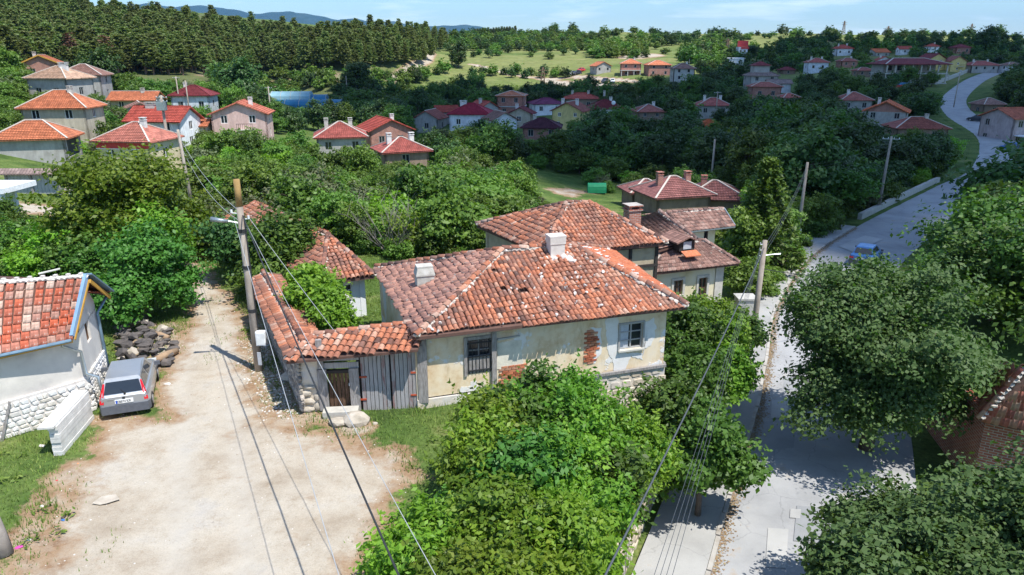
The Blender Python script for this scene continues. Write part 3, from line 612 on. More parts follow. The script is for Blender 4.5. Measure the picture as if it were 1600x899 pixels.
# ------------------------------------------------------------------ tiles
tintmat('tile_old', [(.11,.065,.055), (.27,.125,.09), (.44,.165,.095), (.55,.21,.115), (.55,.29,.20), (.60,.43,.34)], .9, .38, 11, ((.44,.38,.32), 6, .61), .3, cs=((.22,.13,.105), .6, .42, .66))
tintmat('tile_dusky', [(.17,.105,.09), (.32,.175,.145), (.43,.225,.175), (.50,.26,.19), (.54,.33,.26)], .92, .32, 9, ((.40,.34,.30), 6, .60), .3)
tintmat('tile_brown', [(.13,.085,.075), (.21,.125,.105), (.28,.16,.13), (.33,.20,.165), (.37,.26,.22)], .92, .3, 7, ((.34,.29,.25), 5, .6), .3)
tintmat('tile_garage', [(.28,.12,.09), (.44,.13,.08), (.56,.13,.065), (.42,.22,.17), (.55,.36,.28), (.62,.50,.42)], .85, .3, 10, ((.58,.50,.44), 7, .6), .3)
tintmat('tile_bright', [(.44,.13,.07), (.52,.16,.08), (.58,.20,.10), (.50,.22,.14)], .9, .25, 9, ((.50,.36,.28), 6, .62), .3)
mat('roof_under', (.13,.075,.06), 5, .95, .3)
Zup = Vector((0, 0, 1))
MISSION = [(math.cos(math.pi*(1-k/5))*.47, math.sin(math.pi*k/5)*.44) for k in range(6)]
FLAT = [(-.5,.09),(-.42,.17),(-.34,.04),(-.05,.03),(0,.10),(.05,.03),(.38,.04),(.5,.15)]
def tilegeo(prof, w, l, lift, th=.018, taper=.86):
    V = []; n = len(prof)
    for y, k, z0 in ((-.5, 1, lift), (.5, taper, 0)):       # -y is down the slope
        for x, z in prof: V.append((x*w*k, y*l, z*w*k+z0))
    V += [(x*w, -.5*l, z*w+lift-th) for x, z in prof]
    F = [(i, i+1, n+i+1, n+i) for i in range(n-1)]+[(2*n+i, 2*n+i+1, i+1, i) for i in range(n-1)]
    return np.array(V), np.array(F)
TILEPROTO = {}
def tileprotos(key, prof, w, l, lift, m, taper=.86):
    if key not in TILEPROTO:
        V, F = tilegeo(prof, w, l, lift, taper=taper); TILEPROTO[key] = [npmesh('tile', V, F, m, np.full(len(V), (k+.5)/14)) for k in range(14)]
    return TILEPROTO[key]
def tileface(root, poly, prof, w, exp_, m, n_ind=0, key=None, over=1.25, lift=.035, taper=.86, skip=None, sag=.0, tint=None, seed=1, name='tile', inset=.02, jit=1.0, bil=False):
    rr = random.Random(seed); P = [Vector(p) for p in poly]; nrm = Vector((0, 0, 0))
    for i in range(len(P)): nrm += (P[i]-P[0]).cross(P[(i+1) % len(P)]-P[0])
    nrm.normalize(); nrm = nrm if nrm.z > 0 else -nrm
    dn = Vector((0, 0, -1)); s = (dn-nrm*dn.dot(nrm)).normalized(); e = s.cross(nrm)*-1; e = nrm.cross(s)*-1 if False else (s.cross(nrm))
    o = P[0]; q2 = [((p-o).dot(e), (p-o).dot(s)) for p in P]
    y1 = max(q[1] for q in q2); y0 = min(q[1] for q in q2); x0 = min(q[0] for q in q2); x1 = max(q[0] for q in q2)
    l = exp_*over; items = []
    for j in range(int((y1-y0)/exp_)+1):
        y = y1-(j+.42)*exp_
        for i in range(int((x1-x0)/w)+1):
            x = x0+(i+.5)*w; 
            if skip and skip(x-x0, y1-y): continue
            items.append((x, y))
    if bil:      # warped quad: eave P0-P1, top P3-P2; x, y run 0..1
        nc = int((P[1]-P[0]).length/w); nr = int(((P[3]-P[0]).length+(P[2]-P[1]).length)/2/exp_); items = [((i+.5)/nc, (j+.35)/nr) for j in range(nr) for i in range(nc)]
    if not items: return
    A = np.array(items)
    if not bil: ok = inpoly(A[:, 0], A[:, 1], q2); A = A[ok]
    def pos(x, y):
        if bil: return P[0].lerp(P[1], x).lerp(P[3].lerp(P[2], x), y)+nrm*.012
        p = o+e*x+s*y+nrm*(.012+sag*(math.sin(x*.9+seed)*math.sin(y*1.1)+.5*math.sin(x*2.3+y)))
        return p
    tn = lambda x, y: min(.999, max(0, (tint(x-x0, y1-y) if tint else 0)+rr.betavariate(2.2, 2.4)))
    order = sorted(range(len(A)), key=lambda k: (pos(*A[k])-Vector((0, 0, HC))).length)
    ind = set(order[:n_ind]); Vt_, Ft_ = tilegeo(prof, w, l, lift, taper=taper); VV = []; FF = []; TT = []
    protos = tileprotos(key or m.name, prof, w, l, lift, m, taper) if n_ind else None
    org = ORG[root.name]
    for k in range(len(A)):
        x, y = A[k]; p = pos(x, y) if bil else pos(x+rr.gauss(0, .008*jit), y+rr.gauss(0, .012*jit))
        if bil: s = (P[0].lerp(P[1], x)-P[3].lerp(P[2], x)).normalized(); e = (P[1]-P[0]).lerp(P[2]-P[3], y).normalized(); nrm = e.cross(s); nrm = nrm.normalized() if nrm.z > 0 else -nrm.normalized()
        a = rr.gauss(0, .035*jit); tl = rr.gauss(0, .03*jit)
        ex = (e*math.cos(a)+s*math.sin(a)); sy = (s*math.cos(a)-e*math.sin(a)); nn = (nrm+ex*tl).normalized(); ex = (ex-nn*ex.dot(nn)).normalized(); ys = -sy; ys = (ys-nn*ys.dot(nn)).normalized()
        if ex.cross(ys).dot(nn) < 0: ex = -ex
        Mx = Matrix(((ex.x, ys.x, nn.x), (ex.y, ys.y, nn.y), (ex.z, ys.z, nn.z))); t = tn(x, y)
        if k in ind:
            ob = bpy.data.objects.new(name, protos[int(t*14)]); COL.link(ob); ob.parent = root
            M4 = Mx.to_4x4(); M4.translation = p-org; ob.matrix_basis = M4
        else:
            Mn = np.array(Mx); VV.append(Vt_@Mn.T+np.array(p-org)); FF.append(Ft_+len(Vt_)*(len(VV)-1)); TT.append(np.full(len(Vt_), t))
    if VV:
        ob = link('roof_tiles', npmesh('roof_tiles', np.concatenate(VV), np.concatenate(FF), m, np.concatenate(TT)), root)
        if len(VV) > 200: ob['kind'] = 'stuff'
    return (o, e, s, nrm, q2)
def ridgeline(root, a, b, m, w=.24, mortar=True, step=.33, seed=0, name='ridge_tile', sub=None):
    a, b = Vector(a), Vector(b); d = b-a; n = max(1, int(d.length/step)); d.normalize(); x = d.cross(Vector((0, 0, 1))).normalized(); z = x.cross(d)
    if mortar:
        g = G(); rr = random.Random(seed+3)
        for k in range(n*2):
            p = a.lerp(b, (k+.5)/(n*2)); g.lump(p+z*.0+x*rr.uniform(-.05, .05), (w*rr.uniform(.55, .75), step*.42, .085), k+seed, sub=1)
        g.obj('mortar', M['mortar'], root)
    rr = random.Random(seed); pr = tileprotos(m.name+'ridge%.2f' % w, MISSION, w, step*1.2, .03, m); org = ORG[root.name]
    for k in range(n):
        p = a.lerp(b, (k+.5)/n)+z*(.05+rr.uniform(-.01, .015))
        an = rr.gauss(0, .06); dd = (d*math.cos(an)+x*math.sin(an)); xx = dd.cross(z).normalized(); zz = xx.cross(dd)
        ob = bpy.data.objects.new(name, rr.choice(pr)); COL.link(ob); ob.parent = root
        M4 = Matrix(((xx.x, dd.x, zz.x), (xx.y, dd.y, zz.y), (xx.z, dd.z, zz.z))).to_4x4(); M4.translation = p-org; ob.matrix_basis = M4
def slab(g, poly, th=.08, m=0, uvs=True):
    """roof face with thickness; UV metres along eave / slope"""
    P = [Vector(p) for p in poly]; nrm = Vector((0, 0, 0))
    for i in range(len(P)): nrm += (P[i]-P[0]).cross(P[(i+1) % len(P)]-P[0])
    nrm.normalize()
    if nrm.z < 0: P = P[::-1]; nrm = -nrm
    s = Vector((0, 0, -1))+nrm*nrm.z
    s = s.normalized() if s.length > .01 else Vector((0, -1, 0)); e = s.cross(nrm)
    uv = [((p-P[0]).dot(e), (p-P[0]).dot(s)) for p in P]; g.poly(P, m, uv)
    Q = [p-Vector((0, 0, th)) for p in P]; g.poly(Q[::-1], m, uv[::-1])
    for i in range(len(P)): j = (i+1) % len(P); g.poly([P[j], P[i], Q[i], Q[j]], m)
def deckgrid(g, q, th=.1, n=10):
    P = [Vector(p) for p in q]; f = lambda s, t: P[0].lerp(P[1], s).lerp(P[3].lerp(P[2], s), t)
    for i in range(n):
        for j in range(n): slab(g, [f(i/n, j/n), f((i+1)/n, j/n), f((i+1)/n, (j+1)/n), f(i/n, (j+1)/n)], th)
# ------------------------------------------------------------------ walls with real openings, windows
def wall(g, a, b, z0, z1, th=.3, holes=(), m=0, z1b=None):
    """vertical wall from a to b (outside face on the right of a->b looking from above is outward); holes = (s0, s1, h0, h1) metres"""
    a, b = Vector((a[0], a[1], 0)), Vector((b[0], b[1], 0)); d = b-a; Lw = d.length; d.normalize(); nrm = Vector((d.y, -d.x, 0))
    xs = sorted({0, Lw, *[h[0] for h in holes], *[h[1] for h in holes]}); zs = sorted({z0, z1, *[h[2] for h in holes], *[h[3] for h in holes]})
    P = lambda s, z, q=0: a+d*s-nrm*q+Vector((0, 0, z))
    for i in range(len(xs)-1):
        for j in range(len(zs)-1):
            cx, cz = (xs[i]+xs[i+1])/2, (zs[j]+zs[j+1])/2
            if any(h[0] < cx < h[1] and h[2] < cz < h[3] for h in holes): continue
            q = [(xs[i], zs[j]), (xs[i+1], zs[j]), (xs[i+1], zs[j+1]), (xs[i], zs[j+1])]
            g.poly([P(*c) for c in q], m, q); g.poly([P(*c, th) for c in q][::-1], m, q[::-1])
    for (s0, s1, h0, h1) in holes:
        for c1, c2 in (((s0, h0), (s0, h1)), ((s0, h1), (s1, h1)), ((s1, h1), (s1, h0)), ((s1, h0), (s0, h0))):
            g.poly([P(*c1), P(*c2), P(*c2, th), P(*c1, th)], m)
    for c1, c2 in (((0, z0), (0, z1)), ((0, z1), (Lw, z1)), ((Lw, z1), (Lw, z0))):
        g.poly([P(*c2), P(*c1), P(*c1, th), P(*c2, th)], m)
    return a, d, nrm
def window(parent, a, d, nrm, h, fm, panem, mull=(1, 1), fw=.06, rec=.1, sill=True, name='window', bars=False, dz=0):
    s0, s1, h0, h1 = h; Z = Vector((0, 0, 1)); ax = (d, nrm*-1, Z); g = G(); o = a-nrm*rec
    def bx(x0, x1, z0, z1, t=.05, q=0): g.box(o+d*(x0+x1)/2+Z*(z0+z1)/2+nrm*q, (x1-x0, t, z1-z0), ax)
    bx(s0, s1, h0, h0+fw); bx(s0, s1, h1-fw, h1); bx(s0, s0+fw, h0+fw, h1-fw); bx(s1-fw, s1, h0+fw, h1-fw)
    for k in range(mull[0]): x = s0+(s1-s0)*(k+1)/(mull[0]+1); bx(x-fw*.5, x+fw*.5, h0+fw, h1-fw, .045)
    for k in range(mull[1]): z = h0+(h1-h0)*(k+1)/(mull[1]+1); bx(s0+fw, s1-fw, z-fw*.35, z+fw*.35, .04)
    w_ = g.obj(name, M[fm] if isinstance(fm, str) else fm, parent)
    nx, nz = mull[0]+1, mull[1]+1
    for i in range(nx):
        p = G(); x0, x1 = s0+(s1-s0)*i/nx, s0+(s1-s0)*(i+1)/nx; p.box(o-nrm*.03+d*(x0+x1)/2+Z*(h0+h1)/2, (x1-x0-.01, .012, h1-h0-.02), ax); p.obj('pane', M[panem], w_)
    if sill:
        k = G(); k.box(a+d*(s0+s1)/2+Z*(h0-.035)+nrm*.04, (s1-s0+.12, .16, .06), ax); k.obj('sill', M['pale_concrete'], w_)
    return w_
def chimney(parent, c, w, d, z0, z1, m, cap='concrete', rot=0, name='chimney'):
    X = Vector((math.cos(rot), math.sin(rot), 0)); Y = Vector((-X.y, X.x, 0)); ax = (X, Y, Vector((0, 0, 1))); g = G(); c = Vector((c[0], c[1], 0))
    g.box(c+Vector((0, 0, (z0+z1)/2)), (w, d, z1-z0), ax); g.box(c+Vector((0, 0, z1+.04)), (w*1.18, d*1.18, .08), ax)
    for i in (-1, 1): g.box(c+X*i*w*.38+Vector((0, 0, z1+.17)), (w*.16, d*.9, .18), ax)
    g.box(c+Vector((0, 0, z1+.29)), (w*1.2, d*1.2, .07), ax)
    return g.obj(name, M[m], parent)
# ------------------------------------------------------------------ the old house in the middle
OH = empty('old_house', (1.2, 22.4, 0), 'derelict cream house with peeling plaster under a sagging red tiled hip roof, beside the plank gate', 'house')
E1, E2, E3, E4 = Vector((-2.96,20.56,2.72)), Vector((6.08,23.4,2.72)), Vector((4.37,30.6,2.75)), Vector((-5.5,27.9,2.75))
R1, R2 = Vector((-.35,25.35,4.18)), Vector((2.25,26.25,4.12))
under = G()
for f in ((E1,E2,R2,R1), (E2,E3,R2), (E4,E1,R1), (E3,E4,R1,R2)): slab(under, [p-Vector((0,0,.03)) for p in f], .10)
under.obj('roof_deck', M['roof_under'], OH)
stn = lambda x, y: .06*math.sin(x*.8)+.05*math.sin(y*2.1+x)
tileface(OH, [E1,E2,R2,R1], MISSION, .172, .26, M['tile_old'], 300, 'house', seed=2, sag=.05, tint=stn, skip=lambda x, y: random.random() < .006)
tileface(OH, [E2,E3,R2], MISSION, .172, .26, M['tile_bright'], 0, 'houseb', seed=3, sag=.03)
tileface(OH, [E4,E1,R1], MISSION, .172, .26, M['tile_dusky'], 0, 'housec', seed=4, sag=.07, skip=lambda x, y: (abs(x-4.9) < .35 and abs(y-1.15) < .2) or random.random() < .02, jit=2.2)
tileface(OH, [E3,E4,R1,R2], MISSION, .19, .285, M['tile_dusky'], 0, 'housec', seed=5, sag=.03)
for k, (a, b) in enumerate(((E1, R1), (R2, E2), (R1, R2), (E4, R1), (E3, R2))): ridgeline(OH, a, b, M['tile_old'], seed=k*7+1)
# eaves board and rafters
g = G(); g.bar(E1+Vector((.1,.12,-.12)), E2+Vector((-.1,.12,-.12)), .05, .10); g.bar(E2+Vector((-.14,.1,-.12)), E3+Vector((-.14,-.1,-.12)), .05, .10); g.obj('eaves_board', M['old_wood'], OH)
W1, W2 = Vector((-3.08,21.04,0)), Vector((5.45,23.73,0)); W3 = W2+(E3-E2)*.93; W4 = W1+(E4-E1)*.9
dW = (W2-W1).normalized(); nW = Vector((dW.y, -dW.x, 0))
def onW(u, v):
    p = VX(u, v, W1, W2); return (Vector((p.x, p.y, 0))-W1).dot(dW), p.z
def holeW(u0, v0, u1, v1):
    a, b = onW(u0, v1), onW(u1, v0); return (a[0], b[0], a[1], b[1])
hA = holeW(730, 527, 768, 585); hB = holeW(967, 503, 1005, 547)
def plastermat():
    m, nt, b = newmat('old_plaster'); P = N(nt, 'ShaderNodeTexCoord').outputs['Object']
    n = noise(nt, .9, 8, .68, P); r = ramp(nt, [(.40,.25,.13), (.60,.44,.27), (.70,.57,.39), (.73,.63,.48), (.66,.58,.48)], .28, .68); L(nt, n.outputs['Fac'], r.inputs['Fac'])
    n2 = noise(nt, .8, 7, .62, P); r2 = ramp(nt, [(0,)*3, (1,)*3], .565, .59); L(nt, n2.outputs['Fac'], r2.inputs['Fac'])
    c = mixc(nt, r2.outputs[0], r.outputs[0], (.72,.71,.69))
    n3 = noise(nt, 4, 5, .7, P, stretch=(1,1,.3)); r3 = ramp(nt, [(.74,.68,.6), (1,)*3, (1.06,)*3], .3, .6); L(nt, n3.outputs['Fac'], r3.inputs['Fac'])
    L(nt, mixc(nt, .8, c, r3.outputs[0], 'MULTIPLY'), b.inputs['Base Color']); b.inputs['Roughness'].default_value = .92; b.inputs['Specular IOR Level'].default_value = .15
    bump(nt, b, math_(nt, 'ADD', r2.outputs[0], math_(nt, 'MULTIPLY', n3.outputs['Fac'], .7)), .5, .02); return m
plastermat(); mat('bare_plaster', [(.50,.42,.32),(.66,.58,.47),(.60,.57,.53),(.74,.69,.60)], 1.4, .95, .6, 7, .03); mat('patch_white', [(.66,.64,.61),(.74,.73,.71)], 5, .9, .3); mat('lime_white', [(.70,.73,.78),(.84,.85,.86)], 1.6, .9, .35); mat('patch_cream', (.68,.64,.54), 3, .9, .3)
g = G(); wall(g, W1, W2, 0.35, 2.66, .4, [hA, hB]); g.obj('front_wall', M['old_plaster'], OH)
g = G(); wall(g, W2, W3, 0.35, 2.66, .3); wall(g, W3, W4, -1.5, 2.66, .3); wall(g, W4, W1, -.3, 2.66, .3); g.obj('side_walls', M['old_plaster'], OH)
g = G(); o_ = nW*.05; wall(g, W1+o_, W2+o_+dW*.05, -2.0, .30, .45); wall(g, W2+o_+dW*.05, W3+dW*.05, -4.2, .30, .4); g.obj('base_wall', M['bare_plaster'], OH)
tintmat('base_stone', [(.50,.42,.32),(.60,.52,.41),(.66,.59,.49),(.55,.50,.44)], .95, .22, 5, bs=.6)
rr = random.Random(44); z = -1.9; k_ = 0; rest = G()
while z < .2:
    s = 4.2+rr.uniform(0, .3); h = rr.uniform(.18, .34)
    while s < (W2-W1).length-.1:
        w_ = rr.uniform(.28, .62); g = G(); g.tint = rr.random(); c = W1+o_*1.0+dW*(s+w_/2)+Zup*(z+h/2)
        for p in ICO[1][0]:
            k = 1+rr.uniform(-.14, .14); qx, qy, qz = [math.copysign(abs(t)**.5, t) for t in p]; g.v.append(tuple(c+dW*qx*w_*.48*k+nW*qy*.032*k+Zup*qz*h*.47*k)); g.t.append(g.tint)
        for f in ICO[1][1]: g.f.append(f); g.m.append(0); g.uv += [(0, 0)]*3
        g.obj('stone', M['base_stone'], OH); s += w_
    z += h
g = G(); g.bar(W1+dW*4.9+nW*.09+Vector((0,0,.32)), W2+nW*.09+dW*.05+Vector((0,0,.36)), .1, .1); g.bar(W2+nW*.0+dW*.06+Vector((0,0,.36)), W3+dW*.06+Vector((0,0,.36)), .1, .1); g.obj('sill_beam', M['old_wood'], OH)
# patches of newer and lost plaster, stood proud of the wall with ragged outline
def blob(root, pts, m, th=.018, seed=0, name='plaster_patch', off=0):
    rr = random.Random(seed); P = [onW(u, v) for u, v in pts]; Q = []
    for i in range(len(P)):
        a, b = P[i], P[(i+1) % len(P)]; nseg = max(2, int(math.hypot(a[0]-b[0], a[1]-b[1])/.09))
        for k in range(nseg): t = k/nseg; Q.append((a[0]+(b[0]-a[0])*t+rr.gauss(0, .02), a[1]+(b[1]-a[1])*t+rr.gauss(0, .02)))
    g = G(); fr = [W1+dW*s+Vector((0,0,z))+nW*(th+off) for s, z in Q]; bk = [p-nW*(th+.0) for p in fr]; g.poly(fr)
    for i in range(len(fr)): j = (i+1) % len(fr); g.poly([fr[j], fr[i], bk[i], bk[j]])
    return g.obj(name, M[m], root)
blob(OH, [(945,498),(965,490),(966,552),(1006,552),(1006,503),(1022,497),(1026,512),(1018,540),(1006,545),(1003,562),(985,556),(978,575),(972,590),(960,586),(957,560),(950,555)][::-1], 'patch_white', .012, 1)
blob(OH, [(922,512),(940,512),(940,548),(930,568),(925,568),(934,540),(932,520)][::-1], 'patch_white', .014, 2)
blob(OH, [(776,535),(814,531),(818,572),(776,578)][::-1], 'patch_cream', .02, 3)
g = G(); a0, a1 = onW(776,530), onW(812,522); g.bar(W1+dW*a0[0]+Vector((0,0,a0[1]))+nW*.06, W1+dW*a1[0]+Vector((0,0,a0[1]+.03)), .1, .05)
g.obj('ledge', M['concrete'], OH)
tintmat('brick_old', [(.34,.10,.055), (.46,.15,.075), (.54,.21,.11), (.44,.24,.16)], .95, .3, 14, bs=.4)
BM = [None]*6
def brickpatch(root, pts, seed, bw=.26, bh=.085, key='brick', m='brick_old'):
    P = [onW(u, v) for u, v in pts]; rr = random.Random(seed); xs = [p[0] for p in P]; zs = [p[1] for p in P]; org = ORG[root.name]
    z = min(zs); row = 0
    while z < max(zs):
        x = min(xs)-bw*(.5 if row % 2 else 0)
        while x < max(xs):
            L_ = bw*rr.uniform(.75, 1.05)
            if inpoly(np.array([x+L_/2]), np.array([z+bh/2]), P)[0]:
                g = G(); g.tint = rr.random(); g.box((0, 0, 0), (L_-.02, .05, bh-.018)); me = g.mesh('brick', M[m])
                ob = bpy.data.objects.new('brick', me); COL.link(ob); ob.parent = root; ob.location = W1+dW*(x+L_/2)+Vector((0, 0, z+bh/2))+nW*rr.uniform(.004, .026)-org; ob.rotation_euler = (0, rr.gauss(0, .03), math.atan2(dW.y, dW.x)+rr.gauss(0, .02))
            x += L_
        z += bh; row += 1
brickpatch(OH, [(912,570),(912,545),(915,520),(925,515),(936,528),(933,545),(928,565),(922,572)], 5)
brickpatch(OH, [(780,592),(779,574),(820,569),(820,588),(800,592)], 6)
brickpatch(OH, [(779,622),(779,594),(812,594),(818,602),(800,622)], 7, .3, .15, m='brick_old')
# plaster column, lost corner
g = G()
for u in (771,):
    p = onW(u, 540); g.box(W1+dW*p[0]+nW*.06+Vector((0,0,1.2)), (.16,.12,2.8), (dW, -nW, Vector((0,0,1))))
g.obj('wall_post', M['old_wood'], OH)
# windows
wa = window(OH, W1, dW, nW, hA, 'old_wood', 'glass_dark', (1, 2), .06, .06, False)
nb = 5
for k in range(nb):
    x = hA[0]+.03+(hA[1]-hA[0]-.06)*(k+.5)/nb; g = G(); hh = (hA[3]-hA[2])
    g.box(W1+dW*x+Vector((0,0,hA[2]+hh*.27))-nW*.0, ((hA[1]-hA[0])/nb-.02, .025, hh*.5), (dW, -nW, Vector((0,0,1)))); g.obj('shutter_board', M['old_wood'], wa)
g = G()
for k in range(7): x = hA[0]+(hA[1]-hA[0])*(k+.5)/7; g.tube([W1+dW*x+nW*.03+Vector((0,0,hA[2])), W1+dW*x+nW*.03+Vector((0,0,hA[3]))], .012, 5)
for z in (hA[2]+.12, (hA[2]+hA[3])/2, hA[3]-.12): g.bar(W1+dW*hA[0]+nW*.045+Vector((0,0,z)), W1+dW*hA[1]+nW*.045+Vector((0,0,z)), .03, .04)
g.obj('window_bars', M['cable_black'], wa)
g = G(); 
for (x0, x1, z0, z1) in ((hA[0]-.1, hA[0], hA[2]-.05, hA[3]+.1), (hA[1], hA[1]+.1, hA[2]-.05, hA[3]+.1), (hA[0], hA[1], hA[3], hA[3]+.1)): g.box(W1+dW*(x0+x1)/2+nW*.02+Vector((0,0,(z0+z1)/2)), (x1-x0, .08, z1-z0), (dW, -nW, Vector((0,0,1))))
g.obj('window_casing', M['old_wood'], wa)
wb = window(OH, W1, dW, nW, hB, 'frame_grey', 'glass_dark', (1, 2), .05, .05, True)
g = G()
for (x0, x1, z0, z1) in ((hB[0]-.06, hB[0], hB[2]-.05, hB[3]+.05), (hB[1], hB[1]+.06, hB[2]-.05, hB[3]+.05), (hB[0], hB[1], hB[3], hB[3]+.05)): g.box(W1+dW*(x0+x1)/2+nW*.025+Vector((0,0,(z0+z1)/2)), (x1-x0, .06, z1-z0), (dW, -nW, Vector((0,0,1))))
g.obj('window_casing', M['frame_grey'], wb)
g = G(); g.box(W1+dW*(hB[0]+.2)-nW*.07+Vector((0,0,(hB[2]+hB[3])/2)), (.34, .02, hB[3]-hB[2]-.1), (dW, -nW, Vector((0,0,1)))); g.obj('curtain', M['curtain'], wb)
# the chimneys: tapered plastered stack on the left slope, whitewashed stack near the ridge
def stack(root, u, v, y, wb_, wt, h, m, rot, capw=None, holes=True):
    c = Vy(u, v, y); X = Vector((math.cos(rot), math.sin(rot), 0)); Y = Vector((-X.y, X.x, 0)); g = G(); Z = Vector((0,0,1)); levels = [(-.35, wb_), (h*.62, wb_), (h*.66, wb_*1.1), (h*.72, wb_*1.1), (h, wt)]
    ring = lambda z, w_: [c+X*i*w_/2+Y*j*w_*.42+Z*z for i, j in ((-1,-1),(1,-1),(1,1),(-1,1))]
    for k in range(len(levels)-1): g.hexa(ring(*levels[k])+ring(*levels[k+1]))
    if holes:
        for k in range(3): g.box(c+X*(k-1)*wt*.27-Y*wt*.2+Z*(h*.98+.02), (wt*.16, .06, .05), (X, Y, Z), 1)
    g.box(c+Z*(h+.03), (wt*1.05, wt*.85, .05), (X, Y, Z)); return g.obj('chimney', [M[m], M['dark_wood']], root)
mat('chimney_grey', [(.38,.36,.32),(.50,.48,.43),(.58,.56,.52)], 4, .95, .5); mat('chimney_white', [(.54,.49,.45),(.66,.62,.58)], 4, .95, .5)
stack(OH, 664, 452, 24.6, .62, .55, .85, 'chimney_grey', R(17)); stack(OH, 868, 400, 25.6, .55, .62, .75, 'chimney_white', R(17), holes=False)
g = G(); c = Vy(872, 402, 25.4)
for k in range(9): g.lump((c.x+random.uniform(-.5,.6), c.y+random.uniform(-.3,.2), c.z-.05+random.uniform(-.1,.12)), (.2,.16,.12), k, sub=1)
g.obj('chimney_mortar', M['chimney_white'], OH)
# loose white stones that hold the tiles down
SMESH = []
for k in range(6):
    g = G(); g.lump((0,0,0), (.085,.07,.05), k+40, sub=1, jag=.3); SMESH.append(g.mesh('roof_stone', M['stone_white']))
nF = (R1-E1).cross(E2-E1).normalized(); nF = nF if nF.z > 0 else -nF; rr = random.Random(9); cnt = 0
while cnt < 92:
    a, b = rr.random(), rr.random()**1.15; lo_ = E1.lerp(E2, a); hi_ = R1.lerp(R2, a); p = lo_.lerp(hi_, b)+nF*.10
    if a < .25 and rr.random() < .6: continue
    if fbm(p.x, p.y, 1.1, 4) < -.1 and rr.random() < .7: continue
    o = link('roof_stone', rr.choice(SMESH)); o.location = p; o.rotation_euler = (rr.uniform(0, 3), rr.uniform(0, 3), rr.uniform(0, 6)); s = rr.uniform(.45, .95); o.scale = (s, s, s)
    tag(o, 'white lump of stone lying on the red front slope of the old house roof', 'stone', 'stones weighing down the front roof slope'); cnt += 1
nE = (R2-E2).cross(E3-E2).normalized(); nE = nE if nE.z > 0 else -nE; cnt = 0
while cnt < 26:
    a, b = rr.random(), rr.random(); p = E2.lerp(E3, a).lerp(R2, b*.9)+nE*.1
    o = link('roof_stone', rr.choice(SMESH)); o.location = p; s = rr.uniform(.8, 1.5); o.scale = (s, s, s*.8)
    tag(o, 'white stone on the bright orange right hand slope of the old house roof', 'stone', 'stones on the right roof slope'); cnt += 1
# ------------------------------------------------------------------ gate front, courtyard walls
GW = empty('courtyard_gate', (-5, 21, 0), 'weathered grey plank double gate with red hinges and a small brown door under a tiled canopy', 'gate')
Ga, Gb = Vector((-6.75,20.75,0)), Vector((-3.1,21.1,0)); dG = (Gb-Ga).normalized(); nG = Vector((dG.y, -dG.x, 0)); Zv = Vector((0,0,1)); axG = (dG, -nG, Zv)
def onG(u, v):
    p = VX(u, v, Ga, Gb); return (Vector((p.x, p.y, 0))-Ga).dot(dG), p.z
def gbox(g, u0, v0, u1, v1, q, th, m=0, z0=None, z1=None):
    a, b = onG(u0, v1), onG(u1, v0); za = a[1] if z0 is None else z0; zb = b[1] if z1 is None else z1
    g.box(Ga+dG*(a[0]+b[0])/2+Zv*(za+zb)/2+nG*q, (b[0]-a[0], th, zb-za), axG, m)
rr = random.Random(3)
def boards(u0, u1, n, vt, vb, mats_, parent, q=0, nm='plank'):
    s0, zt = onG(u0, vt); s1, _ = onG(u1, vt); zb = onG((u0+u1)/2, vb)[1]; wd = (s1-s0)/n
    for k in range(n):
        g = G(); g.box(Ga+dG*(s0+wd*(k+.5))+Zv*((zt+zb)/2+rr.uniform(-.03,.01))+nG*(q+rr.uniform(-.008,.008)), (wd-.018, .03, zt-zb-rr.uniform(0,.03)), axG); g.obj(nm, M[rr.choice(mats_)], parent)
mat('plank_a', [(.19,.18,.18),(.33,.31,.31),(.42,.40,.40)], 5, .9, .5, stretch=(6,6,.5)); mat('plank_b', [(.27,.26,.26),(.38,.37,.375),(.46,.44,.45)], 5, .9, .5, stretch=(6,6,.5)); mat('plank_red', [(.38,.365,.365),(.34,.31,.31),(.27,.12,.11)], 4, .9, .5, stretch=(4,4,.6))
g = G(); gbox(g, 562, 548, 656, 650, -.08, .03); back = g.obj('gate_backing', M['dark_wood'], GW)
lf = boards(561, 607, 7, 546, 652, ['plank_a','plank_b','plank_b','plank_b','plank_red'], GW, 0); boards(609, 655, 7, 545, 645, ['plank_a','plank_b','plank_b','plank_red'], GW, 0)
boards(511, 549, 6, 583, 640, ['brown_wood'], GW, -.10, 'door_plank')
for k in range(3):
    g = G(); gbox(g, 502, 541+k*12, 560, 552+k*12, .02+.012*(k % 2), .03); g.obj('lintel_board', M['plank_b'], GW)
for (u0, v0, u1, v1) in ((501,576,510,640),(550,574,560,640),(655,530,666,628),(497,530,502,575)):
    g = G(); gbox(g, u0, v0, u1, v1, .04, .12); g.obj('gate_post', M['old_wood'], GW)
g = G(); gbox(g, 498, 532, 660, 543, .06, .16, z0=2.04, z1=2.24); g.obj('gate_beam', M['old_wood'], GW)
g = G(); gbox(g, 511, 577, 549, 583, .0, .12); g.obj('door_lintel', M['dark_wood'], GW)
g = G(); gbox(g, 545, 600, 546.5, 604, -.06, .06); g.obj('door_handle', M['porcelain'], GW)
for (u, v) in ((567,589),(567,624),(648,582),(648,617)):
    g = G(); gbox(g, u-6, v-1.6, u+6, v+1.2, .03, .03); g.obj('hinge', M['rust_red'], GW)
g = G(); gbox(g, 566, 648, 640, 652, .02, .1); g.obj('gate_threshold', M['old_wood'], GW)
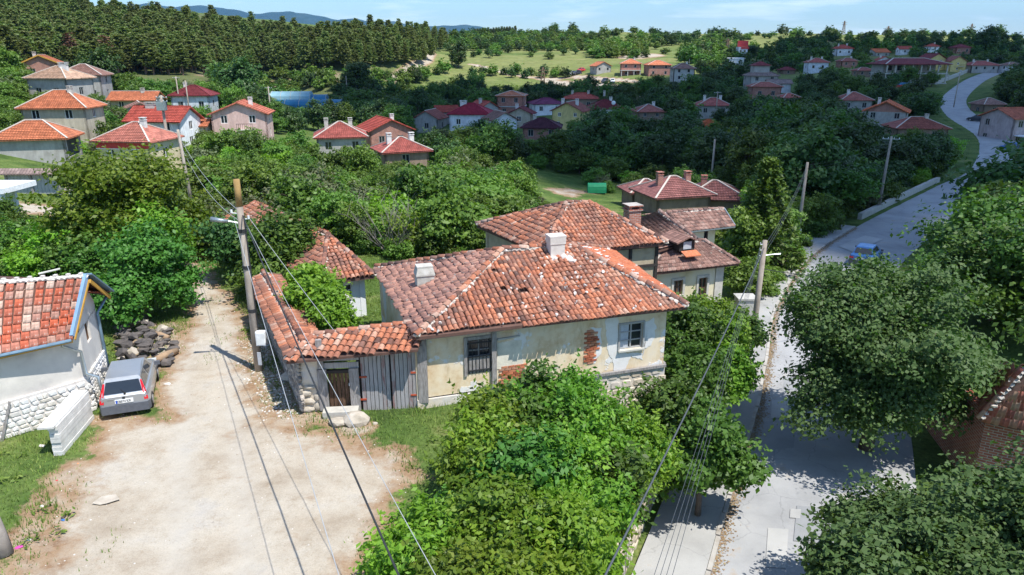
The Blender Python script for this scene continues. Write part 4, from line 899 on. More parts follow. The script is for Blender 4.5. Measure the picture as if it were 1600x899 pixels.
# gate pier (left), plaster and stones
CWL = empty('courtyard_wall', (-7.4, 24, 0), 'long rubble stone courtyard wall with a tiled top running back beside the lane', 'wall')
g = G(); wall(g, Ga-dG*.0, Ga+dG*.62, 0, 1.98, .5); g.obj('corner_pier', M['bare_plaster'], CWL)
for k, (s, z, w_, h) in enumerate(((.16,.12,.5,.24),(.18,.4,.52,.26),(.14,.68,.46,.22),(.5,.2,.24,.3),(.5,.55,.22,.26),(.3,.9,.4,.18))):
    q = G(); q.lump(Ga+dG*s+Zv*z+nG*.0, (w_*.5, .1, h*.5), k+3, sub=2, jag=.12); q.obj('stone', M['stone_pale'], CWL)
Wk = [Ga.copy(), Vector((-8.05,24.4,0)), Vz(413,470,0)+Vector((-.05,0,0))]
farw = Vz(411, 500, 0); Wk = [Ga.copy(), Ga.lerp(farw, .5)+Vector((-.05,0,0)), farw]
g = G(); wall(g, Wk[2], Wk[0], 0, 1.9, .5); g.obj('wall_core', M['stone_dark'], CWL)
dK = (Wk[0]-Wk[2]); LK = dK.length; dK.normalize(); nK = Vector((dK.y, -dK.x, 0)); VV = G(); rr = random.Random(12); z = .08; ni = 0
while z < 1.85:
    s = 0; h = rr.uniform(.12, .2)
    while s < LK:
        w_ = rr.uniform(.18, .42); c = Wk[2]+dK*(s+w_/2)+Zv*(z+h/2)+nK*.0; tgt = G() if ni < 90 and s > LK*.45 else VV
        V_, F_ = ICO[1]; i0 = len(tgt.v); tgt.tint = rr.random()
        for p in V_: 
            k = 1+rr.uniform(-.12,.12); qx, qy, qz = [math.copysign(abs(t)**.6, t) for t in p]; tgt.v.append(tuple(c+dK*qx*w_*.5*k+nK*qy*.07+Zv*qz*h*.5*k)); tgt.t.append(tgt.tint)
        for f in F_: tgt.f.append(tuple(i0+t for t in f)); tgt.m.append(0); tgt.uv += [(0,0)]*3
        if tgt is not VV: ni += 1; tgt.obj('stone', M['stone_tint'] if 'stone_tint' in M else tintmat('stone_tint', [(.20,.18,.16),(.32,.29,.26),(.42,.38,.32),(.50,.44,.38)], .95, .3, 6, bs=.5), CWL)
        s += w_
    z += h
o = VV.obj('stones', M['stone_tint'], CWL); o['kind'] = 'stuff'
# tiled coping of the wall: two slopes
def coping(root, a, b, z, half, rise, m, key, seed, n_ind, out_over=.25):
    a, b = Vector(a), Vector(b); d = (b-a).normalized(); nn = Vector((d.y, -d.x, 0)); r0, r1 = a+Zv*(z+rise), b+Zv*(z+rise)
    f1 = [a+nn*half+Zv*z, b+nn*half+Zv*z, r1, r0]; f2 = [b-nn*half+Zv*z, a-nn*half+Zv*z, r0, r1]
    g = G(); slab(g, [p-Zv*.02 for p in f1], .07); slab(g, [p-Zv*.02 for p in f2], .07); g.obj('coping_bed', M['roof_under'], root)
    tileface(root, f1, MISSION, .2, .28, m, n_ind, key, seed=seed, sag=.02, jit=1.5); tileface(root, f2, MISSION, .2, .28, m, n_ind//2, key, seed=seed+1, sag=.02, jit=1.5); ridgeline(root, r0, r1, m, seed=seed)
coping(CWL, Wk[2]+Vector((.25,0,0)), Wk[0]+Vector((.2,.35,0)), 1.92, .62, .22, M['tile_old'], 'cop', 21, 100)
# canopy roof over the gate
CE1, CE2 = Vector((-6.95,20.28,2.02)), Vector((-2.92,20.50,2.34)); CR1, CR2 = Vector((-6.3,21.35,2.42)), Vector((-2.75,21.75,2.72)); CB1, CB2 = Vector((-6.3,22.2,2.1)), Vector((-2.9,22.4,2.45))
g = G(); slab(g, [p-Zv*.03 for p in (CE1,CE2,CR2,CR1)], .08); slab(g, [p-Zv*.03 for p in (CB2,CB1,CR1,CR2)], .08); g.obj('canopy_deck', M['roof_under'], GW)
tileface(GW, [CE1,CE2,CR2,CR1], MISSION, .21, .27, M['tile_old'], 200, 'cop2', seed=31, sag=.03, tint=lambda x, y: -.05 if x < 2.6 else .12)
tileface(GW, [CB2,CB1,CR1,CR2], MISSION, .21, .27, M['tile_old'], 60, 'cop2', seed=33, sag=.03); ridgeline(GW, CR1, CR2, M['tile_old'], seed=8)
ridgeline(GW, CE1+Vector((.02,.05,.03)), CR1, M['tile_old'], seed=18)
# door step and boulders
DS = Vz(528, 646, .08)
g = G(); g.box(Vz(533,645,.1), (1.1,.42,.24), axG); tag(g.obj('door_step', M['pale_concrete']), 'worn pale stone step below the small brown door', 'step')
for k, (u, v, s, lb) in enumerate(((556,655,(.42,.3,.26),'large round pale boulder beside the door step'),(530,660,(.34,.22,.14),'flat cream boulder in front of the door step'),(655,632,(.16,.12,.1),'small pale stone at the right foot of the plank gate'),(586,662,(.09,.07,.05),'fist sized grey stone on the grass before the gate'),(452,590,(.3,.24,.2),'grey boulder leaning on the courtyard wall in the shade'),(728,655,(.17,.12,.08),'white stone in the grass left of the green shrubs'))):
    g = G(); p = Vz(u, v, s[2]*.6); g.lump(p, s, k+70, sub=2, jag=.14); tag(g.obj('boulder', M['stone_pale'], smooth=False), lb, 'boulder')
# ------------------------------------------------------------------ second old house behind
OH['label'] = 'derelict cream house with peeling plaster and sagging red tiled hip roof beside the plank gate'
GW['label'] = 'weathered grey plank gate with red hinges and small brown door under a tiled canopy'
H2 = empty('timber_house', (4.5, 32, -1), 'old orange roofed house with exposed timber posts right behind the derelict cream house', 'house')
A1, A2, A3, A4 = Vector((1.3,29.35,2.98)), Vector((6.95,31.15,2.98)), Vector((5.2,37.2,2.9)), Vector((-1.75,34.8,2.95))
S1, S2 = Vector((2.55,33.3,4.32)), Vector((3.65,33.6,4.28))
g = G()
for f in ((A1,A2,S2,S1), (A2,A3,S2), (A4,A1,S1), (A3,A4,S1,S2)): slab(g, [p-Vector((0,0,.03)) for p in f], .12)
g.obj('roof_deck', M['roof_under'], H2)
tileface(H2, [A1,A2,S2,S1], MISSION, .19, .285, M['tile_old'], 0, 'h2', seed=12, sag=.05)
tileface(H2, [A4,A1,S1], MISSION, .19, .285, M['tile_old'], 0, 'h2', seed=13, sag=.06, jit=1.6)
tileface(H2, [A2,A3,S2], MISSION, .19, .285, M['tile_old'], 0, 'h2', seed=14, sag=.03)
for k, (a, b) in enumerate(((A1, S1), (S2, A2), (S1, S2), (A4, S1))): ridgeline(H2, a, b, M['tile_old'], seed=k*5+60)
ia = lambda p, k: p.lerp(Vector((3.1,33.4,p.z)), k)
B1, B2, B3, B4 = ia(A1,.09), ia(A2,.09), ia(A3,.09), ia(A4,.09)
mat('mud_wall', [(.36,.28,.18),(.46,.38,.27),(.50,.40,.25)], 2.2, .95, .5)
g = G(); wall(g, B1, B2, -4, 2.9, .3); wall(g, B2, B3, -4, 2.9, .3); wall(g, B3, B4, -2, 2.9, .3); wall(g, B4, B1, -1, 2.9, .3); g.obj('wall', M['mud_wall'], H2)
d2 = (B2-B1); d2.z = 0; d2.normalize(); n2 = Vector((d2.y, -d2.x, 0)); L2_ = (B2-B1).length
for k in range(5):
    g = G(); p = B1+d2*(.08+(L2_-.16)*k/4)+n2*.02; g.box(Vector((p.x, p.y, 1.3)), (.14,.1,3.1), (d2, -n2, Zv)); g.obj('timber_post', M['dark_wood'], H2)
g = G(); g.bar(Vector((B1.x,B1.y,1.9))+n2*.03, Vector((B2.x,B2.y,1.9))+n2*.03, .1, .12); g.bar(A1+Vector((0,.1,-.14)), A2+Vector((-.1,.1,-.14)), .06, .12); g.obj('timber_beam', M['dark_wood'], H2)
# ------------------------------------------------------------------ yellow corner house with brown roofs
H3 = empty('yellow_corner_house', (10, 38, -4), 'pale yellow house with roof dormer and brown ribbed roofs beside the street', 'house')
a3, b3, c3, d3 = Vz(1015,427,.4), Vz(1155,411,.4), Vz(1100,377,1.25), Vz(1036,379,1.25)
e3 = Vector((a3.x-.4+.0, a3.y+3.6, .45)); f3 = b3+Vector((-1.7,5.0,0))
FW, FE = .26, .34
def brownroof(root, faces, key, n_ind=0, rid=()):
    g = G()
    for f in faces: (deckgrid if len(f) == 4 else slab)(g, [Vector(p)-Zv*.04 for p in f], .1)
    g.obj('roof_deck', M['roof_under'], root)
    for k, f in enumerate(faces): tileface(root, f, FLAT, FW, FE, M['tile_brown'], n_ind if k == 0 else 0, key, bil=len(f) == 4, over=1.12, lift=.03, seed=k+41, taper=1.0, sag=.02)
    for k, (a, b) in enumerate(rid): ridgeline(root, a, b, M['tile_brown'], seed=k+3, mortar=True)
brownroof(H3, [(a3,b3,c3,d3), (b3,f3,c3), (a3,d3,e3)], 'h3', 0, [(a3,d3),(d3,c3),(c3,b3)])
# upper wing
u1, u2, u3, u4 = Vz(1070,362,1.3), Vz(1148,353,1.3), Vy(1130,327,43.4), Vy(1042,333,42.4)
u5 = Vector((u3.x-.3,u3.y+2.2,1.35)); u6 = Vector((u4.x-1.2, u4.y+2,1.35))
# west facing slope of the side wing
w1, w2, w3 = Vz(975,349,.95), Vy(1030,331,41.6), Vy(1088,374,38.6)
w4 = Vy(1040,392,36.4); w4.z = .55; w5 = Vector((a3.x-.3,a3.y+1.6,.35)); w1.z = .35
w1 = Vz(970,352,.6)
brownroof(H3, [(u1,u2,u3,u4), (u3,u5,u6,u4), (w1, Vy(1018,394,35.9), w3, w2)], 'h3', 0, [(u4,u3),(u1+Vector((0,0,.1)),u4),(w2,w3)])
g = G(); wall(g, (a3.x+.15,a3.y+.5), (b3.x-.75,b3.y+.35), -4.1, .38, .3,
     [])
del g
wa3, wb3 = Vector((a3.x+.2,a3.y+.45,0)), Vector((b3.x-.72,b3.y+.22,0)); d3_ = (wb3-wa3).normalized(); n3_ = Vector((d3_.y,-d3_.x,0))
def onP(u, v, a, d):
    p = VX(u, v, a, a+d); return (Vector((p.x,p.y,0))-a).dot(d), p.z
def holeP(u0, v0, u1, v1, a, d):
    q = onP(u0, v1, a, d); r = onP(u1, v0, a, d); return (q[0], r[0], q[1], r[1])
hs = [holeP(1051,437,1067,462,wa3,d3_), holeP(1089,433,1105,468,wa3,d3_)]
mat('yellow_plaster', [(.42,.36,.22),(.60,.53,.35),(.66,.60,.42),(.66,.62,.50)], .9, .9, .35, 6, lo=.28, hi=.6)
g = G(); wall(g, wa3, wb3, -1.9, .36, .3, hs); k3 = wb3+Vector((-2.0,6.2,0)); wall(g, wb3, k3, -1.9, .36, .3); wall(g, k3, wa3+Vector((-2,6.2,0)), -1.9, .36, .3); wall(g, wa3+Vector((-2,6.2,0)), wa3, -1.9, .36, .3); g.obj('wall', M['yellow_plaster'], H3)
g = G(); o3 = n3_*.06; wall(g, wa3+o3, wb3+o3+d3_*.06, -4.4, -1.95, .3); wall(g, wb3+o3+d3_*.06, k3+d3_*.06, -4.4, -1.95, .3); g.obj('base_wall', M['stone_dark'], H3)
g = G(); g.bar(wa3+n3_*.09+Zv*-1.9, wb3+n3_*.09+d3_*.1+Zv*-1.9, .14, .14); g.obj('string_course', M['pale_concrete'], H3)
g = G(); g.box(wb3-d3_*.28+n3_*.02+Zv*-.8, (.5,.08,2.2), (d3_,-n3_,Zv)); g.obj('corner_pilaster', M['pale_concrete'], H3)
for h in hs:
    ww = window(H3, wa3, d3_, n3_, h, 'brown_wood', 'glass_dark', (1, 1), .09, .08, True); g = G()
    for (x0, x1, z0, z1) in ((h[0]-.13,h[0],h[2],h[3]+.13),(h[1],h[1]+.13,h[2],h[3]+.13),(h[0],h[1],h[3],h[3]+.13)): g.box(wa3+d3_*(x0+x1)/2+n3_*.02+Zv*(z0+z1)/2, (x1-x0,.07,z1-z0), (d3_,-n3_,Zv))
    g.obj('window_casing', M['pale_concrete'], ww)
# upper wing wall
wu1, wu2 = Vector((u1.x+.1,u1.y+.35,0)), Vector((u2.x-1.1,u2.y+.1,0)); du = (wu2-wu1).normalized(); nu = Vector((du.y,-du.x,0))
hu = holeP(1099,361,1107,378,wu1,du); g = G(); wall(g, wu1, wu2, -2, 1.22, .25, [hu]); wall(g, wu2, wu2+Vector((-.8,3.2,0)), -3, 1.22, .25); wall(g, wu2+Vector((-.8,3.2,0)), wu1+Vector((-.8,3.2,0)), -2, 1.22, .25); wall(g, wu1+Vector((-.8,3.2,0)), wu1, -2, 1.22, .25); g.obj('upper_wall', M['yellow_plaster'], H3); window(H3, wu1, du, nu, hu, 'dark_wood', 'glass_dark', (0, 0), .08, .08, False)
g = G(); g.bar(u2+Vector((.02,0,.02)), u3+Vector((.05,0,.06)), .06, .09); g.bar(u1+Vector((0,-.06,-.05)), u2+Vector((0,-.06,-.05)), .08, .08); g.obj('roof_edge_flashing', M['zinc'], H3)
# dormer
dc = Vy(1071,383,36.9); ax3 = (d3_, -n3_, Zv); g = G(); g.box(dc+Zv*0-n3_*.4, (.95,1.1,.55), ax3); DM = g.obj('dormer', M['dark_wood'], H3)
g = G(); g.box(dc+n3_*.17+Zv*.02, (.5,.03,.4), ax3); g.obj('dormer_window', M['curtain'], DM)
g = G(); pk = dc+Zv*.52; L_ = dc-d3_*.75+Zv*.24; Rr = dc+d3_*.75+Zv*.24
slab(g, [L_+n3_*.35, pk+n3_*.35, pk-n3_*1.4, L_-n3_*1.4], .07); slab(g, [pk+n3_*.35, Rr+n3_*.35, Rr-n3_*1.4, pk-n3_*1.4], .07); g.obj('dormer_roof', M['r_brown'], DM)
g = G(); g.box(dc+n3_*.55-Zv*.33, (.95,.5,.05), (d3_, (-n3_+Zv*.35).normalized(), Vector((0,0,1)))); g.obj('dormer_apron', M['tile_bright'], DM)
chimney(H3, Vy(987,352,40.2), .75, .75, 0, Vy(987,328,40.2).z, 'w_brick', rot=R(18))
# ------------------------------------------------------------------ garage, left
GA = empty('rubble_garage', (-14.5, 20.5, 0), 'low plastered outbuilding with whitewashed rubble base and speckled red tile roof beside the silver car', 'outbuilding')
e0, e1, r0, r1 = Vz(-90,572,2.75), Vz(113,527,2.75), Vz(-90,449,4.25), Vz(135,433,4.25)
bk1, bk0 = Vz(170,459,3.15), Vz(-90,440,3.0)+Vector((0,1.2,0))
g = G(); deckgrid(g, [p-Zv*.03 for p in (e0,e1,r1,r0)], .08); slab(g, [p-Zv*.02 for p in (r0,r1,bk1,bk0)], .08); g.obj('roof_deck', M['roof_under'], GA)
tileface(GA, [e0,e1,r1,r0], FLAT, .215, .31, M['tile_garage'], 280, 'gar', bil=True, over=1.12, lift=.035, taper=1.0, seed=77, sag=.006, jit=.5)
tileface(GA, [r0,r1,bk1,bk0], FLAT, .215, .305, M['tile_garage'], 0, 'gar', over=1.12, lift=.035, taper=1.0, seed=78)
g = G(); n = 26
for k in range(n):
    p = r0.lerp(r1, (k+.5)/n); g.lump(p+Zv*.03, (.17,.12,.075), k, sub=1, jag=.15)
for k in range(11):
    p = r0.lerp(r1, (k+.6)/11); g.box(p+Zv*.10, (.10,.11,.10))
g.obj('ridge_mortar', M['stone_white'], GA)
g = G(); g.bar(e1+Zv*.03, r1+Zv*.07, .10, .16); g.obj('verge_board', M['metal_blue'], GA)
g = G(); g.bar(r1+Vector((.0,0,.10)), bk1+Vector((.02,0,.08)), .34, .05); g.obj('verge_flashing', M['zinc_blue'], GA)
g = G(); g.bar(r1+Vector((.12,-.05,-.12)), bk1+Vector((.06,-.05,-.12)), .04, .12); g.bar(e1+Vector((.07,-.0,-.08)), r1+Vector((.07,0,-.10)), .03, .06); g.bar(e0+Vector((0,-.02,-.12)), e1+Vector((0,-.02,-.12)), .06, .09); g.obj('fascia_board', M['yellow_paint'], GA)
g = G(); g.tube([e0+Vector((0,-.1,-.04)), e1+Vector((0.02,-.12,-.06))], .055, 8); g.obj('gutter', M['zinc_blue'], GA)
gw0 = Vector((e0.x+.35,e0.y+.7,0)); cr_ = VX(103,560,e0+Vector((.3,.42,0)),e1+Vector((.3,.42,0))); cr_.z = 0
gw0 = e0+Vector((.25,.50,0)); gw0.z = 0; gw1 = e1+Vector((-.12,.55,0)); gw1.z = 0; gb = bk1+Vector((-.35,-.35,0)); gb.z = 0
mat('garage_plaster', [(.44,.42,.40),(.56,.53,.49),(.62,.59,.54),(.70,.66,.60)], 1.1, .92, .3, 7)
dg = (gb-gw1).normalized(); ng = Vector((dg.y,-dg.x,0))
def onS(u, v): return onP(u, v, gw1, dg)
q0, q1 = onS(126,515), onS(138,474); ho = (max(.4, min(q0[0],q1[0])-.05), max(q0[0],q1[0])+.25, q0[1], q1[1])
Lg = (gb-gw1).length; ho = (Lg*.30, Lg*.30+.5, 2.05, 2.75)
g = G(); wall(g, gw0, gw1, 1.15, 2.68, .25); wall(g, gw1, gb, 1.15, 2.7, .25, [ho]); rp = gw1.lerp(gb,.62)+Zv*3.95
g.poly([gw1+Zv*2.7, gb+Zv*2.7, gb+Zv*3.0, rp, ]); g.poly([gw1+Zv*2.7-ng*.25, gb+Zv*2.7-ng*.25, gb+Zv*3.0-ng*.25, rp-ng*.25][::-1]); wall(g, gb, gb+Vector((-3,-.3,0)), 0, 3.0, .25); g.obj('wall', M['garage_plaster'], GA)
window(GA, gw1, dg, ng, ho, 'brown_wood', 'glass_dark', (0,0), .06, .1, False)
g = G(); wall(g, gw0+Vector((.06,-.08,0)), gw1+Vector((.06,-.08,0)), -.1, 1.15, .3); wall(g, gw1+Vector((.06,-.08,0)), gb+Vector((.06,-.02,0)), -.1, 1.2, .3); g.obj('base_wall', M['stone_white'], GA)
tintmat('rubble_lime', [(.70,.68,.65),(.78,.77,.74),(.80,.79,.78),(.66,.61,.53),(.79,.78,.77),(.50,.45,.38)], .93, .14, 7, bs=.5)
def rubble(root, a, b, z0, z1, seed, m, hmin=.1, hmax=.2, wmin=.14, wmax=.36, lim=150, name='stone', dep=.022):
    a, b = Vector((a[0],a[1],0)), Vector((b[0],b[1],0)); d = b-a; Lx = d.length; d.normalize(); nn = Vector((d.y,-d.x,0)); rr = random.Random(seed); z = z0; row = 0; n = 0; rest = G()
    while z < z1:
        h = rr.uniform(hmin, hmax); s = -rr.uniform(0,.2)
        while s < Lx:
            w_ = rr.uniform(wmin, wmax)
            if s+w_*.5 > 0 and s+w_*.5 < Lx:
                g = G() if n < lim else rest; g.tint = rr.random(); c = a+d*(s+w_/2)+nn*.0+Zv*(z+h/2); i0 = len(g.v)
                for p in ICO[1][0]:
                    k = 1+rr.uniform(-.16,.16); qx, qy, qz = [math.copysign(abs(t)**.5, t) for t in p]; g.v.append(tuple(c+d*qx*w_*.48*k+nn*qy*dep*2*k+Zv*qz*h*.47*k)); g.t.append(g.tint)
                for f in ICO[1][1]: g.f.append(tuple(i0+t for t in f)); g.m.append(0); g.uv += [(0,0)]*3
                if g is not rest: n += 1; g.obj(name, m, root)
            s += w_
        z += h; row += 1
    if rest.v: o = rest.obj(name+'s', m, root); o['kind'] = 'stuff'
rubble(GA, gw0+Vector((.06,-.08,0)), gw1+Vector((.06,-.08,0)), 0, 1.05, 5, M['rubble_lime'], lim=110); rubble(GA, gw1+Vector((.06,-.08,0)), gb+Vector((.06,-.02,0)), 0, 1.15, 6, M['rubble_lime'], lim=140)
def pipe(parent, pts, r, m, name='downpipe'):
    g = G(); g.tube(pts, r, 8); return g.obj(name, M[m], parent, smooth=True)
p0 = e1+Vector((-.28,-.12,-.1)); q = gw1+ng*.10
pipe(GA, [p0, p0+Zv*-.15, Vector((q.x-.05,q.y-.2,2.1)), Vector((q.x-.02,q.y-.2,1.35)), Vector((q.x+.3,q.y-.15,1.22)), Vector((q.x+.38,q.y-.15,.1))], .05, 'zinc')
pb = bk1+Vector((-.08,-.05,-.1)); pipe(GA, [pb, Vector((gb.x+.1,gb.y-.1,2.6)), Vector((gb.x+.15,gb.y-.12,.1))], .05, 'zinc_blue')
g = G()
for k in range(4): b_ = Vz(42+k*6,655,0)+Vector((.3,.2,0)); g.tube([b_, b_+Vector((-.08+.02*k,-.02,1.25+.1*(k%2)))], .009, 5)
g.obj('rebar', M['rust_red'], GA)
# whitewashed board wall (low retaining wall) in front of the garage
LW = empty('low_white_wall', Vz(100,690,0), 'low whitewashed wall of rough horizontal courses leaning out beside the lane', 'wall')
la, lb = Vz(92,712,0), Vz(140,655,0); dl = (lb-la).normalized(); nl = Vector((dl.y,-dl.x,0)); LL = (lb-la).length
for k in range(7):
    g = G(); rr = random.Random(k+2); g.box(la+dl*LL/2+nl*rr.uniform(-.012,.012)+Zv*(.07+k*.135), (LL+rr.uniform(-.05,.05),.26,.128), (dl,-nl,Zv)); g.obj('course', M['whitewash'], LW)
g = G(); g.box(la+dl*(LL/2-.05)-nl*.12+Zv*.965, (LL+.2,.42,.06), (dl,-nl,Zv)); g.obj('coping', M['whitewash'], LW)
for k, (u, v, zz, lab) in enumerate(((2,690,.5,'grey board propped against the rubble base at the left edge'),(136,612,.6,'brown weathered plank leaning at the corner of the garage'))):
    g = G(); p = Vz(u, v, .0); g.bar(p, p+Vector((.25-.1*k,.35,1.15)), .16, .04); tag(g.obj('leaning_plank', M['old_wood']), lab, 'plank')
g = G(); p = Vz(8,868,0); g.tube([p, p+Vector((-.12,.1,.5)), p+Vector((-.25,.2,.95))], [.19,.17,.14], 9); tag(g.obj('wooden_post', M['bark_grey'], smooth=True), 'thick weathered grey wooden post at the lower left corner', 'post')
# ------------------------------------------------------------------ courtyard cottage
CO = empty('courtyard_cottage', (-5.6, 32, 0), 'small white cottage with an orange tiled roof in the walled courtyard', 'cottage')
k1, k2, k3_, k4 = Vz(503,441,1.95), Vz(585,430,1.95), Vz(516,368,3.0), Vz(500,400,2.3)
t1, t2 = Vz(400,320,3.0), Vz(370,345,1.95)
k5 = Vz(470,395,1.95)
ra, rb = Vz(512,368,2.95), Vz(398,318,2.95)
ea = Vz(502,441,1.95); eb = Vz(585,431,1.95); ec = Vz(352,352,1.95)
ecc = Vector((rb.x-2.2,rb.y-1.0,1.95)); er = Vector((eb.x+(rb.x-ra.x), eb.y+(rb.y-ra.y), 1.95))
CF = [[ea,eb,ra],[eb,er,rb,ra],[ecc,ea,ra,rb]]
g = G()
for f in CF: slab(g, [p-Zv*.03 for p in f], .1)
g.obj('roof_deck', M['roof_under'], CO)
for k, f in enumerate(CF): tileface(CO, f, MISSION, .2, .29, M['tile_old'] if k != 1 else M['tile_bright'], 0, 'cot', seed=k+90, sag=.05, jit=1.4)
ridgeline(CO, ra, eb, M['tile_old'], seed=2); ridgeline(CO, ra, ea, M['tile_old'], seed=4); ridgeline(CO, rb, ra, M['tile_old'], seed=6)
ca, cb = Vector((ea.x+.2,ea.y+.35,0)), Vector((eb.x-.5,eb.y+.3,0)); cd = (cb-ca).normalized(); cn = Vector((cd.y,-cd.x,0))
hc = [holeP(540,446,549,474,ca,cd), holeP(524,447,535,472,ca,cd)]
hc[0] = (hc[0][0], hc[0][0]+.34, .75, 1.6); hc[1] = (hc[0][0]-.6, hc[0][0]-.2, .75, 1.6)
g = G(); wall(g, ca, cb, -.2, 1.9, .25, hc); ce = cb+(rb-ra)*.95; ce.z = 0; cf_ = ca+(rb-ra)*.95; cf_.z = 0; wall(g, cb, ce, -.2, 1.9, .25); wall(g, ce, cf_, -.2, 1.9, .25); wall(g, cf_, ca, -.2, 1.9, .25); g.obj('wall', M['lime_white'], CO)
for h in hc: window(CO, ca, cd, cn, h, 'frame_white', 'glass_dark', (0,2), .05, .07, False)
g = G(); pp = Vz(520,462,1.35); g.box(pp+cn*.45, (1.1,.9,.06), (cd, (-cn+Zv*-.1).normalized(), Zv)); g.obj('porch_slab', M['pale_concrete'], CO)
for s in (-.45,.45):
    g = G(); g.box(pp+cn*.8+cd*s-Zv*.7, (.09,.09,1.3), (cd,-cn,Zv)); g.obj('porch_post', M['lime_white'], CO)
# ------------------------------------------------------------------ right edge tiled house
RH = empty('brown_tile_house', (22, 28, -3.6), 'red brick house with large mixed roof tiles at the right edge behind the linden', 'house')
f0, f1, f2 = Vz(1538,652,-.9), Vz(1640,700,-.9), Vz(1620,540,.6); f3_ = Vz(1562,585,.25); 
h1 = Vz(1535,640,-.9); h2 = Vz(1700,665,-.9); h3 = Vz(1690,560,1.0); h4 = Vz(1562,592,.0)
q1_, q2_, q3_, q4_ = Vz(1533,655,-1.0), Vz(1720,690,-1.0), Vz(1720,560,1.0), Vz(1600,578,1.0); q5_ = Vz(1548,562,-.6)
g = G(); deckgrid(g, [p-Zv*.04 for p in (q1_,q2_,q3_,q4_)], .1); slab(g, [p-Zv*.03 for p in (q5_,q1_,q4_)], .1); g.obj('roof_deck', M['roof_under'], RH)
tintmat('tile_mix', [(.22,.10,.08),(.36,.12,.09),(.40,.15,.11),(.42,.26,.18),(.50,.34,.25)], .85, .3, 8, bs=.3)
tileface(RH, [q1_,q2_,q3_,q4_], FLAT, .25, .36, M['tile_mix'], 150, 'rh', bil=True, over=1.12, lift=.035, taper=1, seed=50); tileface(RH, [q5_,q1_,q4_], FLAT, .25, .36, M['tile_mix'], 0, 'rh', over=1.12, lift=.035, taper=1, seed=51)
ridgeline(RH, q1_, q4_, M['tile_mix'], seed=5); ridgeline(RH, q4_, q3_, M['tile_mix'], seed=6)
g = G(); m1 = q1_.lerp(q2_,.06)+Vector((.3,.5,0)); m2 = q2_+Vector((-.2,.5,0)); wall(g, m1, m2, -4.1, -1.05, .3); wall(g, m1+Vector((.8,4.5,0)), m1, -4.1, -1.05, .3); g.obj('wall', M['w_brick'], RH)
# ------------------------------------------------------------------ white slab shelter and lumber, left edge
WS = empty('white_slab_shelter', Vz(0,352,0), 'white slab roofed shelter on blue grey posts, cut by the left edge', 'shelter')
s1 = Vz(18,296,2.5); g = G(); g.box(s1+Vector((-2.1,.9,0)), (4.2,3.4,.35)); g.box(s1+Vector((-2.1,.9,.2)), (3.6,2.8,.06)); g.obj('roof_slab', M['box_white'], WS)
for dx in (-.35,-2.2):
    g = G(); g.box(s1+Vector((dx,-.6,-1.3)), (.28,.28,2.3)); g.obj('post', M['w_blue'], WS)
g = G(); g.box(s1+Vector((-2.4,1.2,-1.35)), (3.6,.2,2.3)); g.obj('back_wall', M['w_blue'], WS)
for k in range(7):
    g = G(); p = Vz(16+k*2,352+ (k%3)*3,.12+.09*(k//3)); g.bar(p+Vector((-1.3,0,0)), p+Vector((.55+.1*(k%2),.12*k-.3,0)), .2, .06); tag(g.obj('lumber_plank', M['log_wood']), 'sawn plank in the pile under the white slab shelter', 'plank', 'planks piled by the shelter')
# wooden gate with tiled top, left
WG = empty('plank_yard_gate', Vz(57,303,0), 'silvery double plank gate under a narrow tiled top across the upper lane', 'gate')
ga, gb_ = Vz(16,304,0), Vz(96,304,0); dd_ = (gb_-ga).normalized(); nn_ = Vector((dd_.y,-dd_.x,0)); LG = (gb_-ga).length
mat('plank_silver', [(.26,.27,.28),(.42,.43,.44),(.50,.51,.52)], 4, .9, .4, stretch=(4,4,.5))
for k in range(14):
    g = G(); g.box(ga+dd_*(LG*(k+.5)/14)+Zv*(.85+(.04 if k%3 else -.02)), (LG/14-.03,.05,1.65), (dd_,-nn_,Zv)); g.obj('plank', M['plank_silver'], WG)
for s in (0,.47,1):
    g = G(); g.box(ga+dd_*LG*s+nn_*.05+Zv*.9, (.18,.2,1.8), (dd_,-nn_,Zv)); g.obj('gate_post', M['old_wood'], WG)
for sgn in (-1, 1):
    g = G(); slab(g, [ga-dd_*.4+nn_*.55*sgn+Zv*1.78, gb_+dd_*.4+nn_*.55*sgn+Zv*1.78, gb_+dd_*.4+Zv*2.15, ga-dd_*.4+Zv*2.15], .1); g.obj('roof_slope', M['r_greybr'], WG)
SW = empty('yard_wall', Vz(115,300,0), 'crumbling stone yard wall with orange tile coping, right of the silvery plank gate', 'wall')
sa, sb = Vz(98,303,0), Vz(176,290,0); g = G(); wall(g, sa, sb, -.1, 1.45, .4); g.obj('wall_body', M['bare_plaster'], SW)
rubble(SW, sa, sb, 0, 1.4, 8, M['stone_tint'], .18, .26, .25, .5, lim=60, dep=.05)
g = G(); n = 16
for k in range(n):
    p = sa.lerp(sb, (k+.5)/n)+Zv*1.5; g = G(); g.box(p, ((sb-sa).length/n-.02,.55,.06), (dd_, (-nn_+Zv*.1).normalized(), Zv)); g.obj('coping_tile', M['tile_bright'], SW)
